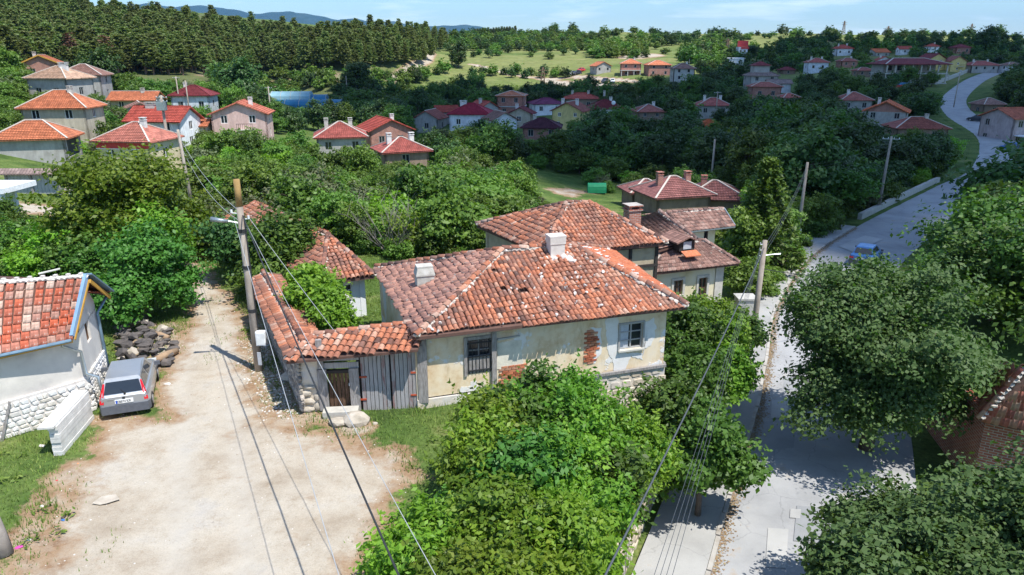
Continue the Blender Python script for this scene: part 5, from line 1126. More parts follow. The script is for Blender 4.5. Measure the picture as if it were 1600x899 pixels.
# ------------------------------------------------------------------ village houses
M['r_pinkred']
def house(h, idx):
    u, v, t, W_, D_, rot, hw, st, kind, rise, rm, wm, nch, lab = h; W_ *= .9; D_ *= .86; rise *= .9
    p = Vt(u, v, t); z0 = p.z; z0 = min(z0, gz(p.x, p.y)+.3); rt = R(rot)
    d = Vector((math.cos(rt), math.sin(rt), 0)); n = Vector((d.y, -d.x, 0)); b = -n       # n faces the camera side
    c0 = Vector((p.x, p.y, 0))
    F = lambda x, y, z: c0+d*x+b*y+Zv*(z0+z)
    root = empty(('chalet' if 'chalet' in lab else 'shed' if 'shed' in lab else 'house'), (p.x, p.y, z0), lab, 'shed' if 'shed' in lab else 'house')
    hw_ = W_/2; ov = .45; lod = t > 210
    g = G(); nf = st; fh = hw/st; ww, wh = (.95, 1.15) if fh > 1.9 else (.7,.8); holes = {0: [], 1: [], 3: []}
    for face, Lf in ((0, W_), (1, D_), (3, D_)):
        cnt = max(1, int(Lf/(2.9 if face == 0 else 3.4)))
        for fl in range(st):
            for k in range(cnt):
                s = Lf*(k+.5)/cnt+(.25*math.sin(idx*3.1+k*2+fl)); z = fl*fh+fh*.38
                if fh > 1.7 and (face == 0 or k % 2 == 0): holes[face].append((s-ww/2, s+ww/2, z, min(z+wh, fl*fh+fh-.12)))
    cor = [(-hw_, 0), (hw_, 0), (hw_, D_), (-hw_, D_)]
    if 'shed under' in lab: holes[1] = [(.6, D_-.6, .1, 1.9)]; holes[0] = []
    info = {}
    for k in range(4):
        a_, b_ = F(*cor[k], 0), F(*cor[(k+1) % 4], 0); info[k] = wall(g, a_, b_, z0-1.5, z0+hw, .25, [(x0, x1, z0+q0, z0+q1) for x0, x1, q0, q1 in holes.get(k, [])])
    rf = G(); E = lambda x, y, z: F(x, y, z)
    zE = hw-.02; D2 = D_/2
    if kind == 'flat':
        slab(rf, [E(-hw_-.3,-.3,hw+.1), E(hw_+.3,-.3,hw+.1), E(hw_+.3,D_+.3,hw+.35), E(-hw_-.3,D_+.3,hw+.35)], .12); caps = []
    elif kind == 'hip':
        r = min(W_, D_)/2; xr = max(hw_-r, .15); yr = D2; zt = zE+rise
        A_, B_, C_, D__ = E(-hw_-ov,-ov,zE), E(hw_+ov,-ov,zE), E(hw_+ov,D_+ov,zE), E(-hw_-ov,D_+ov,zE); P_, Q_ = E(-xr, yr, zt), E(xr, yr, zt)
        for f in ((A_,B_,Q_,P_), (B_,C_,Q_), (C_,D__,P_,Q_), (D__,A_,P_)): slab(rf, f, .14)
        caps = [(A_,P_),(B_,Q_),(P_,Q_),(C_,Q_),(D__,P_)]
    elif kind == 'gable_s':     # ridge parallel to the front
        zt = zE+rise; A_, B_, C_, D__ = E(-hw_-ov,-ov,zE), E(hw_+ov,-ov,zE), E(hw_+ov,D_+ov,zE), E(-hw_-ov,D_+ov,zE); P_, Q_ = E(-hw_-ov, D2, zt), E(hw_+ov, D2, zt)
        slab(rf, (A_,B_,Q_,P_), .14); slab(rf, (C_,D__,P_,Q_), .14); caps = [(P_,Q_)]
        for sx in (-1, 1): g.poly([F(sx*hw_,0,hw), F(sx*hw_,D_,hw), F(sx*hw_,D2,hw+rise*.88)][::sx])
    else:                       # gable towards the camera
        zt = zE+rise; A_, B_, C_, D__ = E(-hw_-ov,-ov,zE), E(hw_+ov,-ov,zE), E(hw_+ov,D_+ov,zE), E(-hw_-ov,D_+ov,zE); P_, Q_ = E(0,-ov,zt), E(0,D_+ov,zt)
        slab(rf, (A_,D__,Q_,P_), .14); slab(rf, (B_,C_,Q_,P_), .14); caps = [(P_,Q_)]
        for y in (0, D_): g.poly([F(-hw_,y,hw), F(hw_,y,hw), F(0,y,hw+rise*.88)] if y == 0 else [F(hw_,y,hw), F(-hw_,y,hw), F(0,y,hw+rise*.88)], 1 if 'brick gable' in lab else 0, [(-hw_,0),(hw_,0),(0,rise)])
    g.obj('wall', [M[wm], M['w_brick']], root)
    if wm == 'w_brickf':
        for fl in range(st+1):
            q = G(); 
            for k in range(4):
                a_, b_ = F(*cor[k], fl*fh), F(*cor[(k+1) % 4], fl*fh); q.bar(a_, b_, .35, .25)
            q.obj('floor_band', M['concrete'], root)
    ro = rf.obj('roof', M[rm], root)
    if kind != 'flat':
        q = G(); mm = 'mortar' if rm in ('r_pinkred','r_pink','r_orange','r_tan','r_brownred','r_brown','r_maroon2') else None
        for a_, b_ in caps: q.bar(a_+Zv*.05, b_+Zv*.05, .17, .09)
        q.obj('ridge_tiles', M['mortar'] if mm else M[rm], ro)
    if t < 160:      # real courses on the nearer roofs
        q = G()
        for f in ([x for x in ((A_,B_,Q_,P_),) ] if kind in ('hip','gable_s') else ([(B_,C_,Q_,P_),(A_,D__,Q_,P_)] if kind == 'gable_f' else [])):
            a_, b_, c_, e_ = [Vector(x) for x in f]; nr = max(4, int((a_-e_).length/.36))
            for k in range(nr):
                t0 = k/nr; x0, x1 = a_.lerp(e_, t0), b_.lerp(c_, t0); q.bar(x0+Zv*.03, x1+Zv*.03, .09, .05)
        if q.v: q.obj('tile_courses', M[rm], ro)
    for k, hh in holes.items():
        a_, dd, nn = info[k]
        for x0, x1, q0, q1 in hh:
            if k == 1 and 'shed under' in lab: continue
            vis = (k == 0) or ((k == 1) == (u < 800)) 
            if vis: window(root, a_, dd, nn, (x0, x1, z0+q0, z0+q1), 'frame_white' if (wm in ('w_pink','w_yellow','w_beige','w_white','w_cream') ) else 'frame_grey', 'glass_dark', (0 if lod else 1, 0), .12 if lod else .08, .08, False)
    for k in range(nch):
        x = (-.28+.5*k)*W_ if nch > 1 else (.18*W_ if idx % 2 else -.2*W_); y = D2-.3*(1+(k % 2))
        zb = z0+hw+rise*.35; q = F(x, y, 0); cw = 1.3 if 'wide' in lab or 'widechim' in lab else .55
        chimney(ro, (q.x, q.y), cw, .5, zb, z0+hw+rise*(.95 if kind != 'flat' else .5)+.3, 'w_brick' if 'brown cluster' in lab else 'whitewash' if idx % 3 else 'chimney_grey', rot=rt)
    if 'dish' in lab:
        q = G(); c = F(1.2,-.5,hw+1.2); q.lump(c, (.45,.12,.45), 1, sub=2, jag=0); q.obj('satellite_dish', M['box_white'], ro)
    if 'balcony' in lab:
        q = G(); c = F(.8,-.6,hw*.48); q.box(c, (2.2,1.2,.14), (d,b,Zv)); bo = q.obj('balcony', M['pale_concrete'], root)
        for k in range(9): q = G(); q.box(F(-.25+k*.27,-1.15,hw*.48+.45), (.04,.04,.85), (d,b,Zv)); q.obj('baluster', M['dark_wood'], bo)
        q = G(); q.box(F(.85,-1.15,hw*.48+.9), (2.3,.06,.06), (d,b,Zv)); q.obj('rail', M['dark_wood'], bo)
    if 'red band' in lab:
        q = G(); q.box(F(0,-.04,hw-.42), (W_+.06,.06,.8), (d,b,Zv)); q.obj('painted_band', M['red_panel'], root); q = G(); q.box(F(0,-.06,hw-.86), (W_+.1,.1,.08), (d,b,Zv)); q.obj('string_course', M['box_white'], root)
    if 'yellow edged' in lab:
        q = G(); q.bar(E(-hw_-ov,-ov-.03,zE-.1), E(0,-ov-.03,zE+rise-.1), .05, .22); q.bar(E(hw_+ov,-ov-.03,zE-.1), E(0,-ov-.03,zE+rise-.1), .05, .22); q.obj('verge_board', M['yellow_paint'], root)
    if 'attic' in lab:
        q = G(); q.box(F(-.5,D2,hw+rise*.9), (4.2,4,2.2), (d,b,Zv)); at = q.obj('attic', M[wm], root); q = G(); k0 = hw+rise*.9+1.1
        A2_, B2_, C2_, D2_ = [F(-.5+sx*2.5,D2+sy*2.5,k0) for sx, sy in ((-1,-1),(1,-1),(1,1),(-1,1))]; T = F(-.5,D2,k0+1.2)
        for f in ((A2_,B2_,T),(B2_,C2_,T),(C2_,D2_,T),(D2_,A2_,T)): slab(q, f, .1)
        q.obj('attic_roof', M['r_maroon'], at)
    if 'porch' in lab:
        q = G(); q.box(F(.5,-1.6,2.2), (W_,3.0,.18), (d,b,Zv)); po = q.obj('porch_roof', M['box_white'], root)
        for x in (-2.4,.5,3.2): q = G(); q.box(F(x,-3,1.1), (.18,.18,2.2), (d,b,Zv)); q.obj('porch_post', M['concrete'], po)
    if 'open floors' in lab:
        for k in range(4): q = G(); q.box(F(-hw_+.3+k*(W_-.6)/3,-1.6,hw*.25), (.3,.3,hw*.5), (d,b,Zv)); q.obj('column', M['concrete'], root)
        q = G(); q.box(F(0,-.9,hw*.5), (W_,1.9,.2), (d,b,Zv)); q.obj('balcony_slab', M['concrete'], root)
    return root
for i, h in enumerate(HS): house(h, i)
# concrete frame building on the slope
PB = Vt(1425,132,236); PBR = empty('pillared_building', PB, 'large unfinished two storey building with concrete columns and a long maroon roof on the slope', 'building')
g = G(); d = Vector((1,-.04,0)).normalized(); b = Vector((.04,1,0)).normalized(); axp = (d,b,Zv); F = lambda x, y, z: PB+d*x+b*y+Zv*z
g.box(F(0,8,3.2), (17,9,6.4), axp); g.obj('wall', M['w_grey'], PBR)
for z in (.3,3.4): q = G(); q.box(F(0,4,z), (20,12,.28), axp); q.obj('floor_slab', M['concrete'], PBR)
for row in (0, 1):
    for k in range(8): q = G(); q.box(F(-9.6+k*2.74,-1.7,1.8+row*2.9), (.34,.34,3.0), axp); q.obj('column', M['pale_concrete'], PBR)
q = G(); P_, Q_ = F(-5,5,8.2), F(5,5,8.2); A_, B_, C_, D_ = F(-10.6,-2.6,6.4), F(10.6,-2.6,6.4), F(10.6,13,6.4), F(-10.6,13,6.4)
for f in ((A_,B_,Q_,P_),(B_,C_,Q_),(C_,D_,P_,Q_),(D_,A_,P_)): slab(q, f, .2)
q.obj('roof', M['r_maroon'], PBR); q = G(); q.bar(P_+Zv*.06, Q_+Zv*.06, .4, .2); q.bar(A_+Zv*.06, P_+Zv*.06, .35, .15); q.bar(B_+Zv*.06, Q_+Zv*.06, .35, .15); q.obj('ridge_tiles', M['mortar'], PBR)
for k in range(5):
    for zz in (1.0, 4.2): q = G(); q.box(F(-6.4+k*3.2,3.45,zz+.9), (1.3,.1,1.5), axp); q.obj('window', M['glass_dark'], PBR)
SG = empty('painted_fence', Vt(1418,136,222), 'low fence painted in a blue and a red band below the pillared building', 'fence'); q = G(); c = Vt(1420,131,223); q.box(c, (9.5,.15,.7)); q.obj('blue_band', M['blue_trim'], SG); q = G(); q.box(c-Zv*.75, (9.5,.15,.8)); q.obj('red_band', M['red_panel'], SG)
# red topped billboard house on the ridge
BH = empty('red_panelled_tower', Vt(1158,88,330), 'narrow white tower house with a big red panel on top, on the hill', 'tower'); c = Vt(1158,88,330)
q = G(); q.box(c+Zv*1.8, (4.2,4,4.4)); q.obj('wall', M['w_white'], BH); q = G(); q.box(c+Vector((.2,-.3,5.4)), (4.8,.4,2.6)); q.box(c+Vector((.8,0,3.6)), (3.6,4.4,.9)); q.obj('red_panel', M['red_panel'], BH)
for x in (-1,.8): q = G(); q.box(c+Vector((x,-2.02,2.2)), (.8,.06,1)); q.obj('window', M['glass_dark'], BH)
# greenhouses
for k, (u, v, t, L_, m, lb) in enumerate(((470,170,226,21,'blue_tarp','long greenhouse under deep blue film, nearest of the three'),(455,162,238,19,'blue_tarp','middle greenhouse under blue film behind the nearest one'),(442,157,248,15,'pale_tarp','short greenhouse under pale turquoise film, farthest left'))):
    c = hit(u, v); q = G(); n = 7; rt = R(6); X = Vector((math.cos(rt), math.sin(rt), 0)); Y = Vector((-X.y, X.x, 0)); root = empty('greenhouse', c, lb, 'greenhouse')
    arc = [(-3.2*math.cos(math.pi*j/n), 2.3*math.sin(math.pi*j/n)**.8+.0) for j in range(n+1)]
    for j in range(n):
        y0, z0 = arc[j]; y1, z1 = arc[j+1]
        for s in range(6):
            x0, x1 = -L_/2+L_*s/6, -L_/2+L_*(s+1)/6; q.poly([c+X*x0+Y*y0+Zv*z0, c+X*x1+Y*y0+Zv*z0, c+X*x1+Y*y1+Zv*z1, c+X*x0+Y*y1+Zv*z1])
    for sx in (-1, 1): q.poly([c+X*sx*L_/2+Y*y+Zv*z for y, z in arc])
    q.obj('film', M[m], root)
    for s in range(7): q = G(); x = -L_/2+L_*s/6; q.tube([c+X*x+Y*y*1.02+Zv*(z*1.02+.02) for y, z in arc], .06, 4); q.obj('hoop', M['concrete'], root)
# ------------------------------------------------------------------ vegetation
LG1 = leafmat('leaf_green', [(.034,.076,.011),(.062,.128,.018),(.105,.185,.026),(.17,.255,.045)], .3)
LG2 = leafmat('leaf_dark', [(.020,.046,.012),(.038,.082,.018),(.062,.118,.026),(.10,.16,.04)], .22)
LG3 = leafmat('leaf_lime', [(.07,.15,.012),(.13,.25,.02),(.20,.34,.03),(.29,.42,.05)], .38)
LG4 = leafmat('leaf_linden', [(.018,.050,.007),(.040,.092,.014),(.085,.155,.024),(.22,.30,.085)], .25, .6, back=(.075,.13,.035))
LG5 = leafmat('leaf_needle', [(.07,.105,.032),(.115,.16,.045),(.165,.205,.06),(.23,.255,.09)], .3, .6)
LG6 = leafmat('leaf_mid', [(.050,.100,.013),(.092,.165,.022),(.145,.235,.034),(.23,.31,.065)], .3)
LG7 = leafmat('leaf_brown', [(.10,.05,.03),(.17,.09,.05),(.22,.13,.08)], .1, .7)
LGB = leafmat('leaf_bright', [(.05,.11,.010),(.09,.18,.016),(.16,.27,.026),(.26,.37,.045)], .36)
LGF = leafmat('leaf_fresh', [(.028,.075,.010),(.052,.125,.016),(.09,.185,.028),(.14,.25,.05)], .3)
tintmat('blossom', [(.70,.74,.60),(.82,.84,.76)], .7, .1, 5, bs=0)
def leaves(C, Nr, size, rg, elong=1.6, cup=.25):
    """C (n,3) centres, Nr (n,3) rough normals -> verts, faces of folded rhombic leaves"""
    n = len(C); Nr = Nr/np.linalg.norm(Nr, axis=1, keepdims=True); r = rg.normal(size=(n, 3)); T = np.cross(Nr, r); T /= np.linalg.norm(T, axis=1, keepdims=True)+1e-9; B = np.cross(Nr, T)
    s = (size*rg.uniform(.5, 1.45, n))[:, None]; a = T*s*elong*.5; b = B*s*.5; up = Nr*s*cup*.5
    V = np.stack([C-a, C+b+up*rg.uniform(-1, 1, (n, 1)), C+a, C-b+up*rg.uniform(0, 1.5, (n, 1))], 1).reshape(-1, 3)
    return V, np.arange(4*n).reshape(n, 4)
def crownpts(lobes, nclump, nleaf, sig, rg, inner=.55, flat=.6, droop=.0, sprig=.22, seed_=1.0):
    """lobes (k,6): centre xyz, radii xyz. Clumps sit near the lobes' shells; leaves scatter about clumps"""
    lobes = np.array(lobes, float); wt = (lobes[:, 3]*lobes[:, 4]+lobes[:, 4]*lobes[:, 5]); wt /= wt.sum(); k = rg.choice(len(lobes), nclump*2, p=wt)
    d = rg.normal(size=(len(k), 3)); d[:, 2] += .25; d /= np.linalg.norm(d, axis=1, keepdims=True); r = inner+(1-inner)*rg.beta(2.6, 1.1, len(k)); r *= 1+.10*rg.normal(size=len(k))
    P = lobes[k, :3]+d*lobes[k, 3:]*r[:, None]; ins = np.zeros(len(P), bool)
    for L_ in lobes: ins |= (((P-L_[:3])/L_[3:])**2).sum(1) < .42
    P, d, k = P[~ins][:nclump], d[~ins][:nclump], k[~ins][:nclump]; lt = rg.beta(1.6, 1.6, len(lobes)); ct = np.clip(.55*rg.beta(2, 2, len(P))+.45*lt[k], 0, 1)
    P = P*1.0; wob = 1+.13*np.sin(P*np.array([2.1, 1.7, 2.6])*3.2/max(.6, float(lobes[0, 3]))+seed_).sum(1, keepdims=True)/1.6; c0 = lobes[0, :3]; P = c0+(P-c0)*wob
    if sprig: sel = rg.random(len(P)) < sprig; P[sel] += d[sel]*(sig*rg.uniform(.8, 3.0, (sel.sum(), 1)))+np.array([0, 0, sig*.9])
    m = len(P); off = rg.normal(size=(m, nleaf, 3))*sig; off[..., 2] *= flat; C = (P[:, None]+off).reshape(-1, 3); C[:, 2] -= (np.abs(off[..., :2]).sum(-1).reshape(-1))*droop
    up = d[:, None]*.55+np.array([0, 0, .65])+rg.normal(size=(m, nleaf, 3))*.55; T = np.clip((ct[:, None]*.62+rg.uniform(0, .38, (m, nleaf))), 0, .999).reshape(-1)
    return C, up.reshape(-1, 3), T, P
def crownmesh(name, lobes, nclump, nleaf, sig, size, m, seed, branches=None, bm='bark', **kw):
    rg = np.random.default_rng(seed); el = kw.pop('elong', 1.6); sh = kw.pop('shoots', 0); C, U, T, P = crownpts(lobes, nclump, nleaf, sig, rg, seed_=float(seed), **kw)
    if sh:       # long young shoots standing out of the crown
        ctr = np.array(lobes[0][:3]); sel = P[rg.integers(0, len(P), sh)]; dd = sel-ctr; dd[:, 2] = np.abs(dd[:, 2])*.5; dd /= np.linalg.norm(dd, axis=1, keepdims=True); dd += np.array([0,0,.9])+rg.normal(size=dd.shape)*.25; dd /= np.linalg.norm(dd, axis=1, keepdims=True)
        t = np.linspace(0, 1, 16)[None, :, None]; Ls = rg.uniform(2.5, 5, (sh, 1, 1))*sig; q = sel[:, None]+dd[:, None]*t*Ls+rg.normal(size=(sh, 16, 3))*sig*.22; C = np.concatenate([C, q.reshape(-1, 3)]); U = np.concatenate([U, rg.normal(size=(sh*16, 3))*.6+[0, 0, .7]]); T = np.concatenate([T, np.clip(np.repeat(rg.uniform(.35, .95, sh), 16)+rg.normal(size=sh*16)*.08, 0, .99)])
    V, F = leaves(C, U, size, rg, el)
    return npmesh(name, V, F, m, np.repeat(T, 4)), P
def woodmesh(name, h0, lobes, r, m, P=None, seed=0, twigs=0, base=(0,0,-.4), n=7):
    rr = random.Random(seed); g = G(); top = Vector(base)+Vector((rr.uniform(-.1,.1)*h0, rr.uniform(-.1,.1)*h0, h0+.4)); mid = Vector(base).lerp(top, .5)+Vector((rr.uniform(-.05,.05), rr.uniform(-.05,.05), 0))*h0
    g.tube([base, mid, top], [r*1.25, r, r*.85], n)
    for L_ in lobes[:14]:
        c = Vector(L_[:3])+Vector((0,0,.35*L_[5])); q = top.lerp(c, .5)+Vector((rr.uniform(-.2,.2), rr.uniform(-.2,.2), -.1))*L_[3]; g.tube([top-Vector((0,0,.2*r)), q, c], [r*.55, r*.33, r*.08], 5, cap=False)
    if P is not None:
        for k in range(twigs):
            p = Vector(P[rr.randrange(len(P))]); L_ = min(lobes, key=lambda q: (Vector(q[:3])-p).length); c = Vector(L_[:3]); g.tube([c, c.lerp(p, .55)+Vector((0,0,.1)), p], [r*.16, r*.09, r*.03], 4, cap=False)
    return g.mesh(name, M[m] if isinstance(m, str) else m, smooth=True)
def lobeset(rr, n, R_, H_, z0, spread=.62, lr=(.38,.6)):
    R_ *= .80; L_ = [(0, 0, z0+H_*.46, R_*.66, R_*.66, H_*.36)]
    for k in range(n):
        a = k*2.399+rr.uniform(-.3,.3); z = rr.uniform(.18,.85); q = R_*spread*math.sqrt(max(.1, 1-(2*z-.9)**2))*rr.uniform(.75,1.1); s = rr.uniform(*lr)*R_
        L_.append((q*math.cos(a), q*math.sin(a), z0+H_*z*.92, s, s*rr.uniform(.85,1.15), min(s*rr.uniform(.6,.85), H_*.3)))
    return L_
def tree(name, loc, label, cat, group, cm, wm_, scale=(1,1,1), rz=0, kidname='crown'):
    o = bpy.data.objects.new(name, None); COL.link(o); o.location = loc; o.scale = scale; o.rotation_euler = (0, 0, rz); o.empty_display_size = .2; tag(o, label, cat, group)
    c = bpy.data.objects.new(kidname, cm); COL.link(c); c.parent = o
    if wm_: t = bpy.data.objects.new('trunk', wm_); COL.link(t); t.parent = o
    return o
# unique trees and shrubs near the camera ---------------------------------
def lobes2(rr, n, R_, H_, z0):
    L_ = [(a, b, c, d*.86, e*.86, f*.86) for a, b, c, d, e, f in lobeset(rr, n//3, R_, H_, z0)]
    for k in range(n):
        a = k*2.399; z = rr.uniform(.12,.9); q = R_*.9*math.sqrt(max(.15, 1-(2*z-.9)**2))*rr.uniform(.6,1.12); s = rr.uniform(.13,.24)*R_; L_.append((q*math.cos(a), q*math.sin(a), z0+H_*z*.92, s*1.3, s*1.3, s*.7))
    return L_
def bigtree(name, u, v, t, Rr, Hh, z0, trunk_h, label, cat, m, size, nc, nl, sig, seed, n=12, group=None, zbase_=None, tr=.16, twigs=40, bark='bark', shoots=0, **kw):
    c = Vt(u, v, t); gzz = gz(c.x, c.y) if zbase_ is None else zbase_; rr = random.Random(seed)
    zc = c.z-gzz-Hh*.5           # crown bottom height so that its centre falls where it stands in the photograph
    zc = max(zc, trunk_h*.3); L_ = lobes2(rr, n, Rr, Hh, zc); kw['shoots'] = shoots; cmh, P = crownmesh('crown', L_, nc, nl, sig, size, m, seed, **kw)
    wmh = woodmesh('trunk', zc+Hh*.25, L_, tr, bark, P, seed, twigs); return tree(name, (c.x, c.y, gzz), label, cat, group, cmh, wmh)
bigtree('linden_tree', 1380, 532, 27.2, 3.6, 5.9, 0, 2, 'big silvery green linden in the middle right, its shadow lying across the street', 'tree', LG4, .10, 2300, 44, .27, 101, 30, tr=.24, twigs=120, droop=.15)
bigtree('linden_tree', 1510, 885, 18.4, 2.6, 3.4, 0, 1.5, 'large linden filling the lower right corner', 'tree', LG4, .095, 1900, 44, .22, 102, 24, tr=.2, twigs=120, droop=.15)
bigtree('linden_tree', 1618, 815, 18.3, 1.9, 3.0, 0, 1.5, 'linden crown cut by the right edge beside the largest lower right linden', 'tree', LG4, .095, 1000, 40, .25, 103, 9, tr=.2, twigs=50, droop=.15)
bigtree('linden_tree', 1335, 890, 17.4, 1.0, 1.2, 0, 1.2, 'small low linden branch cluster left of the lower right linden', 'tree', LG4, .11, 260, 36, .2, 104, 6, tr=.08, twigs=16)
bigtree('ash_tree', 1565, 440, 40, 4.5, 6.2, 0, 2, 'broad bright green ash behind the big linden at the right', 'tree', LGF, .17, 1300, 30, .42, 105, 14, tr=.25, twigs=40)
bigtree('ash_tree', 1618, 445, 37, 4.2, 4.6, 0, 2, 'ash at the right edge above the brown tiled roof', 'tree', LGF, .17, 800, 30, .4, 106, 10, tr=.2, twigs=20)
bigtree('walnut_tree', 1590, 372, 54, 3.0, 3.8, 0, 2, 'dark walnut tree right of the bend where the kerb wall ends', 'tree', LG2, .3, 900, 26, .6, 107, 12, tr=.25, twigs=0)
bigtree('walnut_tree', 1632, 315, 60, 3.0, 4.2, 0, 2, 'dark walnut at the right edge above the ash', 'tree', LG2, .3, 800, 26, .6, 108, 10, tr=.25, twigs=0)
bigtree('street_linden', 1100, 700, 23.6, 1.45, 3.2, 0, 1.2, 'bushy dark green linden standing on the pavement in front of the hedge', 'tree', LGF, .12, 620, 38, .2, 109, 10, tr=.1, twigs=40)
bigtree('street_linden', 1045, 655, 24.4, 1.15, 3.0, 0, 1.2, 'dense green tree close under the right corner of the cream house', 'tree', LGF, .11, 420, 36, .2, 110, 8, tr=.09, twigs=20, zbase_=-4)
bigtree('garden_tree', 200, 335, 40, 3.7, 5.6, 0, 1.2, 'large spreading green fruit tree left of the lane', 'tree', LGB, .15, 1300, 30, .32, 111, 16, tr=.2, twigs=70, shoots=60)
bigtree('garden_tree', 145, 405, 38, 1.9, 2.6, 0, 1, 'darker fruit tree at the left shoulder of the large one by the lane', 'tree', LG1, .15, 600, 30, .3, 112, 9, tr=.15, twigs=30)
bigtree('garden_tree', 236, 392, 38, 1.7, 2.8, 0, 1, 'leafy tree whose crown hangs over the lane bend', 'tree', LGB, .14, 500, 30, .28, 122, 9, tr=.12, twigs=24)
bigtree('round_bush', 224, 466, 31.0, 2.0, 3.6, 0, .8, 'dense round green bush above the stone heap beside the garage', 'bush', LGF, .105, 900, 38, .2, 113, 12, tr=.1, twigs=20)
bigtree('elder_tree', 440, 402, 33.5, 1.8, 3.2, 0, 1, 'dark elder with white flower heads behind the courtyard wall', 'tree', LG1, .13, 900, 32, .27, 114, 12, tr=.14, twigs=40, shoots=30)
bigtree('elder_tree', 378, 408, 36.5, 1.4, 3.0, 0, 1, 'dark bush between the tall pole and the cottage roof', 'tree', LG2, .13, 420, 30, .26, 115, 8, tr=.1, twigs=12)
bigtree('lime_shrub', 487, 450, 27.5, 1.0, 1.9, 0, .4, 'bright lime green feathery shrub inside the courtyard wall', 'shrub', LG3, .085, 420, 40, .16, 116, 8, tr=.05, twigs=20, elong=2.2, droop=.3)
bigtree('lime_shrub', 516, 482, 25.8, .75, 1.3, 0, .3, 'bright green shrub close behind the gate canopy', 'shrub', LG3, .08, 240, 38, .15, 117, 6, tr=.04, twigs=10, elong=2.2, droop=.3)
# hedge between cream house and pavement
for k, (u, v, t, r, h, m, lb) in enumerate(((1075,520,29.5,1.35,2.6,LGF,'green ivy covered shrub right behind the corner of the cream house'),(1120,545,30,1.3,2.2,LGB,'hedge shrub beside the pavement before the leaning pole'),(1075,590,27.5,1.3,2.8,LGF,'hedge shrub below the right eave of the cream house'),(1135,585,28.6,.9,1.7,LGB,'ragged hedge shrub reaching over the pavement edge'),(1090,500,32,1.2,1.6,LGB,'leafy shrub under the yellow house windows'),(1150,520,33.5,.9,1.4,LGF,'shrub at the concrete block beside the leaning pole'))):
    bigtree('hedge_shrub', u, v, t, r, h, 0, .4, lb, 'shrub', m, .105, 460, 36, .19, 130+k, 8, tr=.06, twigs=10, shoots=24)
# shrubs of the garden terrace in the foreground
FB = [((742,650,18.2),.85,1.2,LG3,'small bright green shrub at the left end of the terrace thicket'),((800,640,18.6),1.1,1.7,LGF,'blue green shrub under the brick patch of the wall'),((868,640,18.6),1.25,2.2,LGB,'tall shrub reaching up the cream wall below its brick gap'),
      ((930,665,18.8),1.25,1.9,LGB,'shrub spreading before the stone base of the cream house'),((985,690,19.0),1.1,1.8,LG3,'yellow green shrub at the right rim of the terrace'),((720,735,16.6),1.05,1.7,LGB,'shrub bulging over the bare ground at the left of the thicket'),
      ((800,735,16.4),1.35,2.3,LGF,'dark leaved lilac in the middle of the thicket'),((885,740,16.6),1.35,2.2,LGB,'broad shrub right of the lilac in the thicket'),((945,745,17.2),1.0,1.7,LGF,'shrub above the terrace retaining wall'),
      ((655,830,14.8),1.0,1.6,LG3,'lime green shrub at the lower left of the thicket'),((745,830,14.6),1.15,2.0,LGB,'thick green shrub in front of the lilac'),((835,840,14.6),1.2,2.0,LG3,'bright lime shrub at the bottom centre'),((895,865,15.0),.85,1.6,LG3,'yellow green shrub beside the top of the retaining wall'),
      ((600,880,13.9),.8,1.2,LG3,'low lime shrub at the bottom edge of the bare yard'),((700,905,13.2),1.0,1.5,LGB,'green shrub at the bottom edge under the black cable'),((800,915,13.2),1.1,1.6,LG3,'lime shrub cut by the bottom edge'),((935,800,16.4),.6,1.2,LG3,'small lime bush hanging over the retaining wall'),((760,690,17.2),.9,1.3,LG3,'lime shrub between the lilac and the grassy yard')]
for k, ((u, v, t), r, h, m, lb) in enumerate(FB):
    h *= .82; u += 34 if u < 760 else 12 if u < 850 else 0; v += 12; r *= .96
    bigtree('terrace_shrub', u, v, t, r, h, 0, .3, lb, 'shrub', m, .07 if m is not LGF else .085, int(520*r), 40, .15, 160+k, 8, tr=.04, twigs=40, shoots=34, elong=1.9, group='shrubs of the garden terrace', bark='bark_grey')
# shared prototypes ----------------------------------------------------------
def proto(seed, m, R_=1.0, H_=1.6, nc=230, nl=22, sig=.11, size=.085, n=9, z0=.35, bark='bark', **kw):
    R_ *= 1.12; rr = random.Random(seed); L_ = lobeset(rr, n, R_, H_, z0); c, P = crownmesh('crown', L_, nc, nl, sig, size, m, seed, **kw); return c, woodmesh('trunk', z0+H_*.3, L_, .06, bark, P, seed, 8, (0,0,-.3), 5)
LG8 = leafmat('leaf_olive', [(.06,.085,.035),(.10,.13,.055),(.15,.17,.08),(.20,.21,.11)], .25, .6)
PG = [proto(207, LG8, 1, 1.2, nc=170), proto(201, LG6), proto(202, LG6, H_=1.9, n=11), proto(203, LG1), proto(204, LG6, 1, 1.3, n=7), proto(205, LG1, H_=1.7, n=12), proto(206, LG3, 1, 1.2)]
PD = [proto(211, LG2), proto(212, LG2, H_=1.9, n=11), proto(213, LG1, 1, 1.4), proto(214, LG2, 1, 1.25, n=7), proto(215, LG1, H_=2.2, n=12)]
def farproto(seed, m, H_=1.5, nc=70, n=7): return proto(seed, m, 1, H_, nc, 13, .15, .17, n, .15)
PF = [farproto(221, LG1), farproto(222, LG2), farproto(223, LG6, 1.2), farproto(224, LG2, 1.9), farproto(225, LG1, 1.1)]
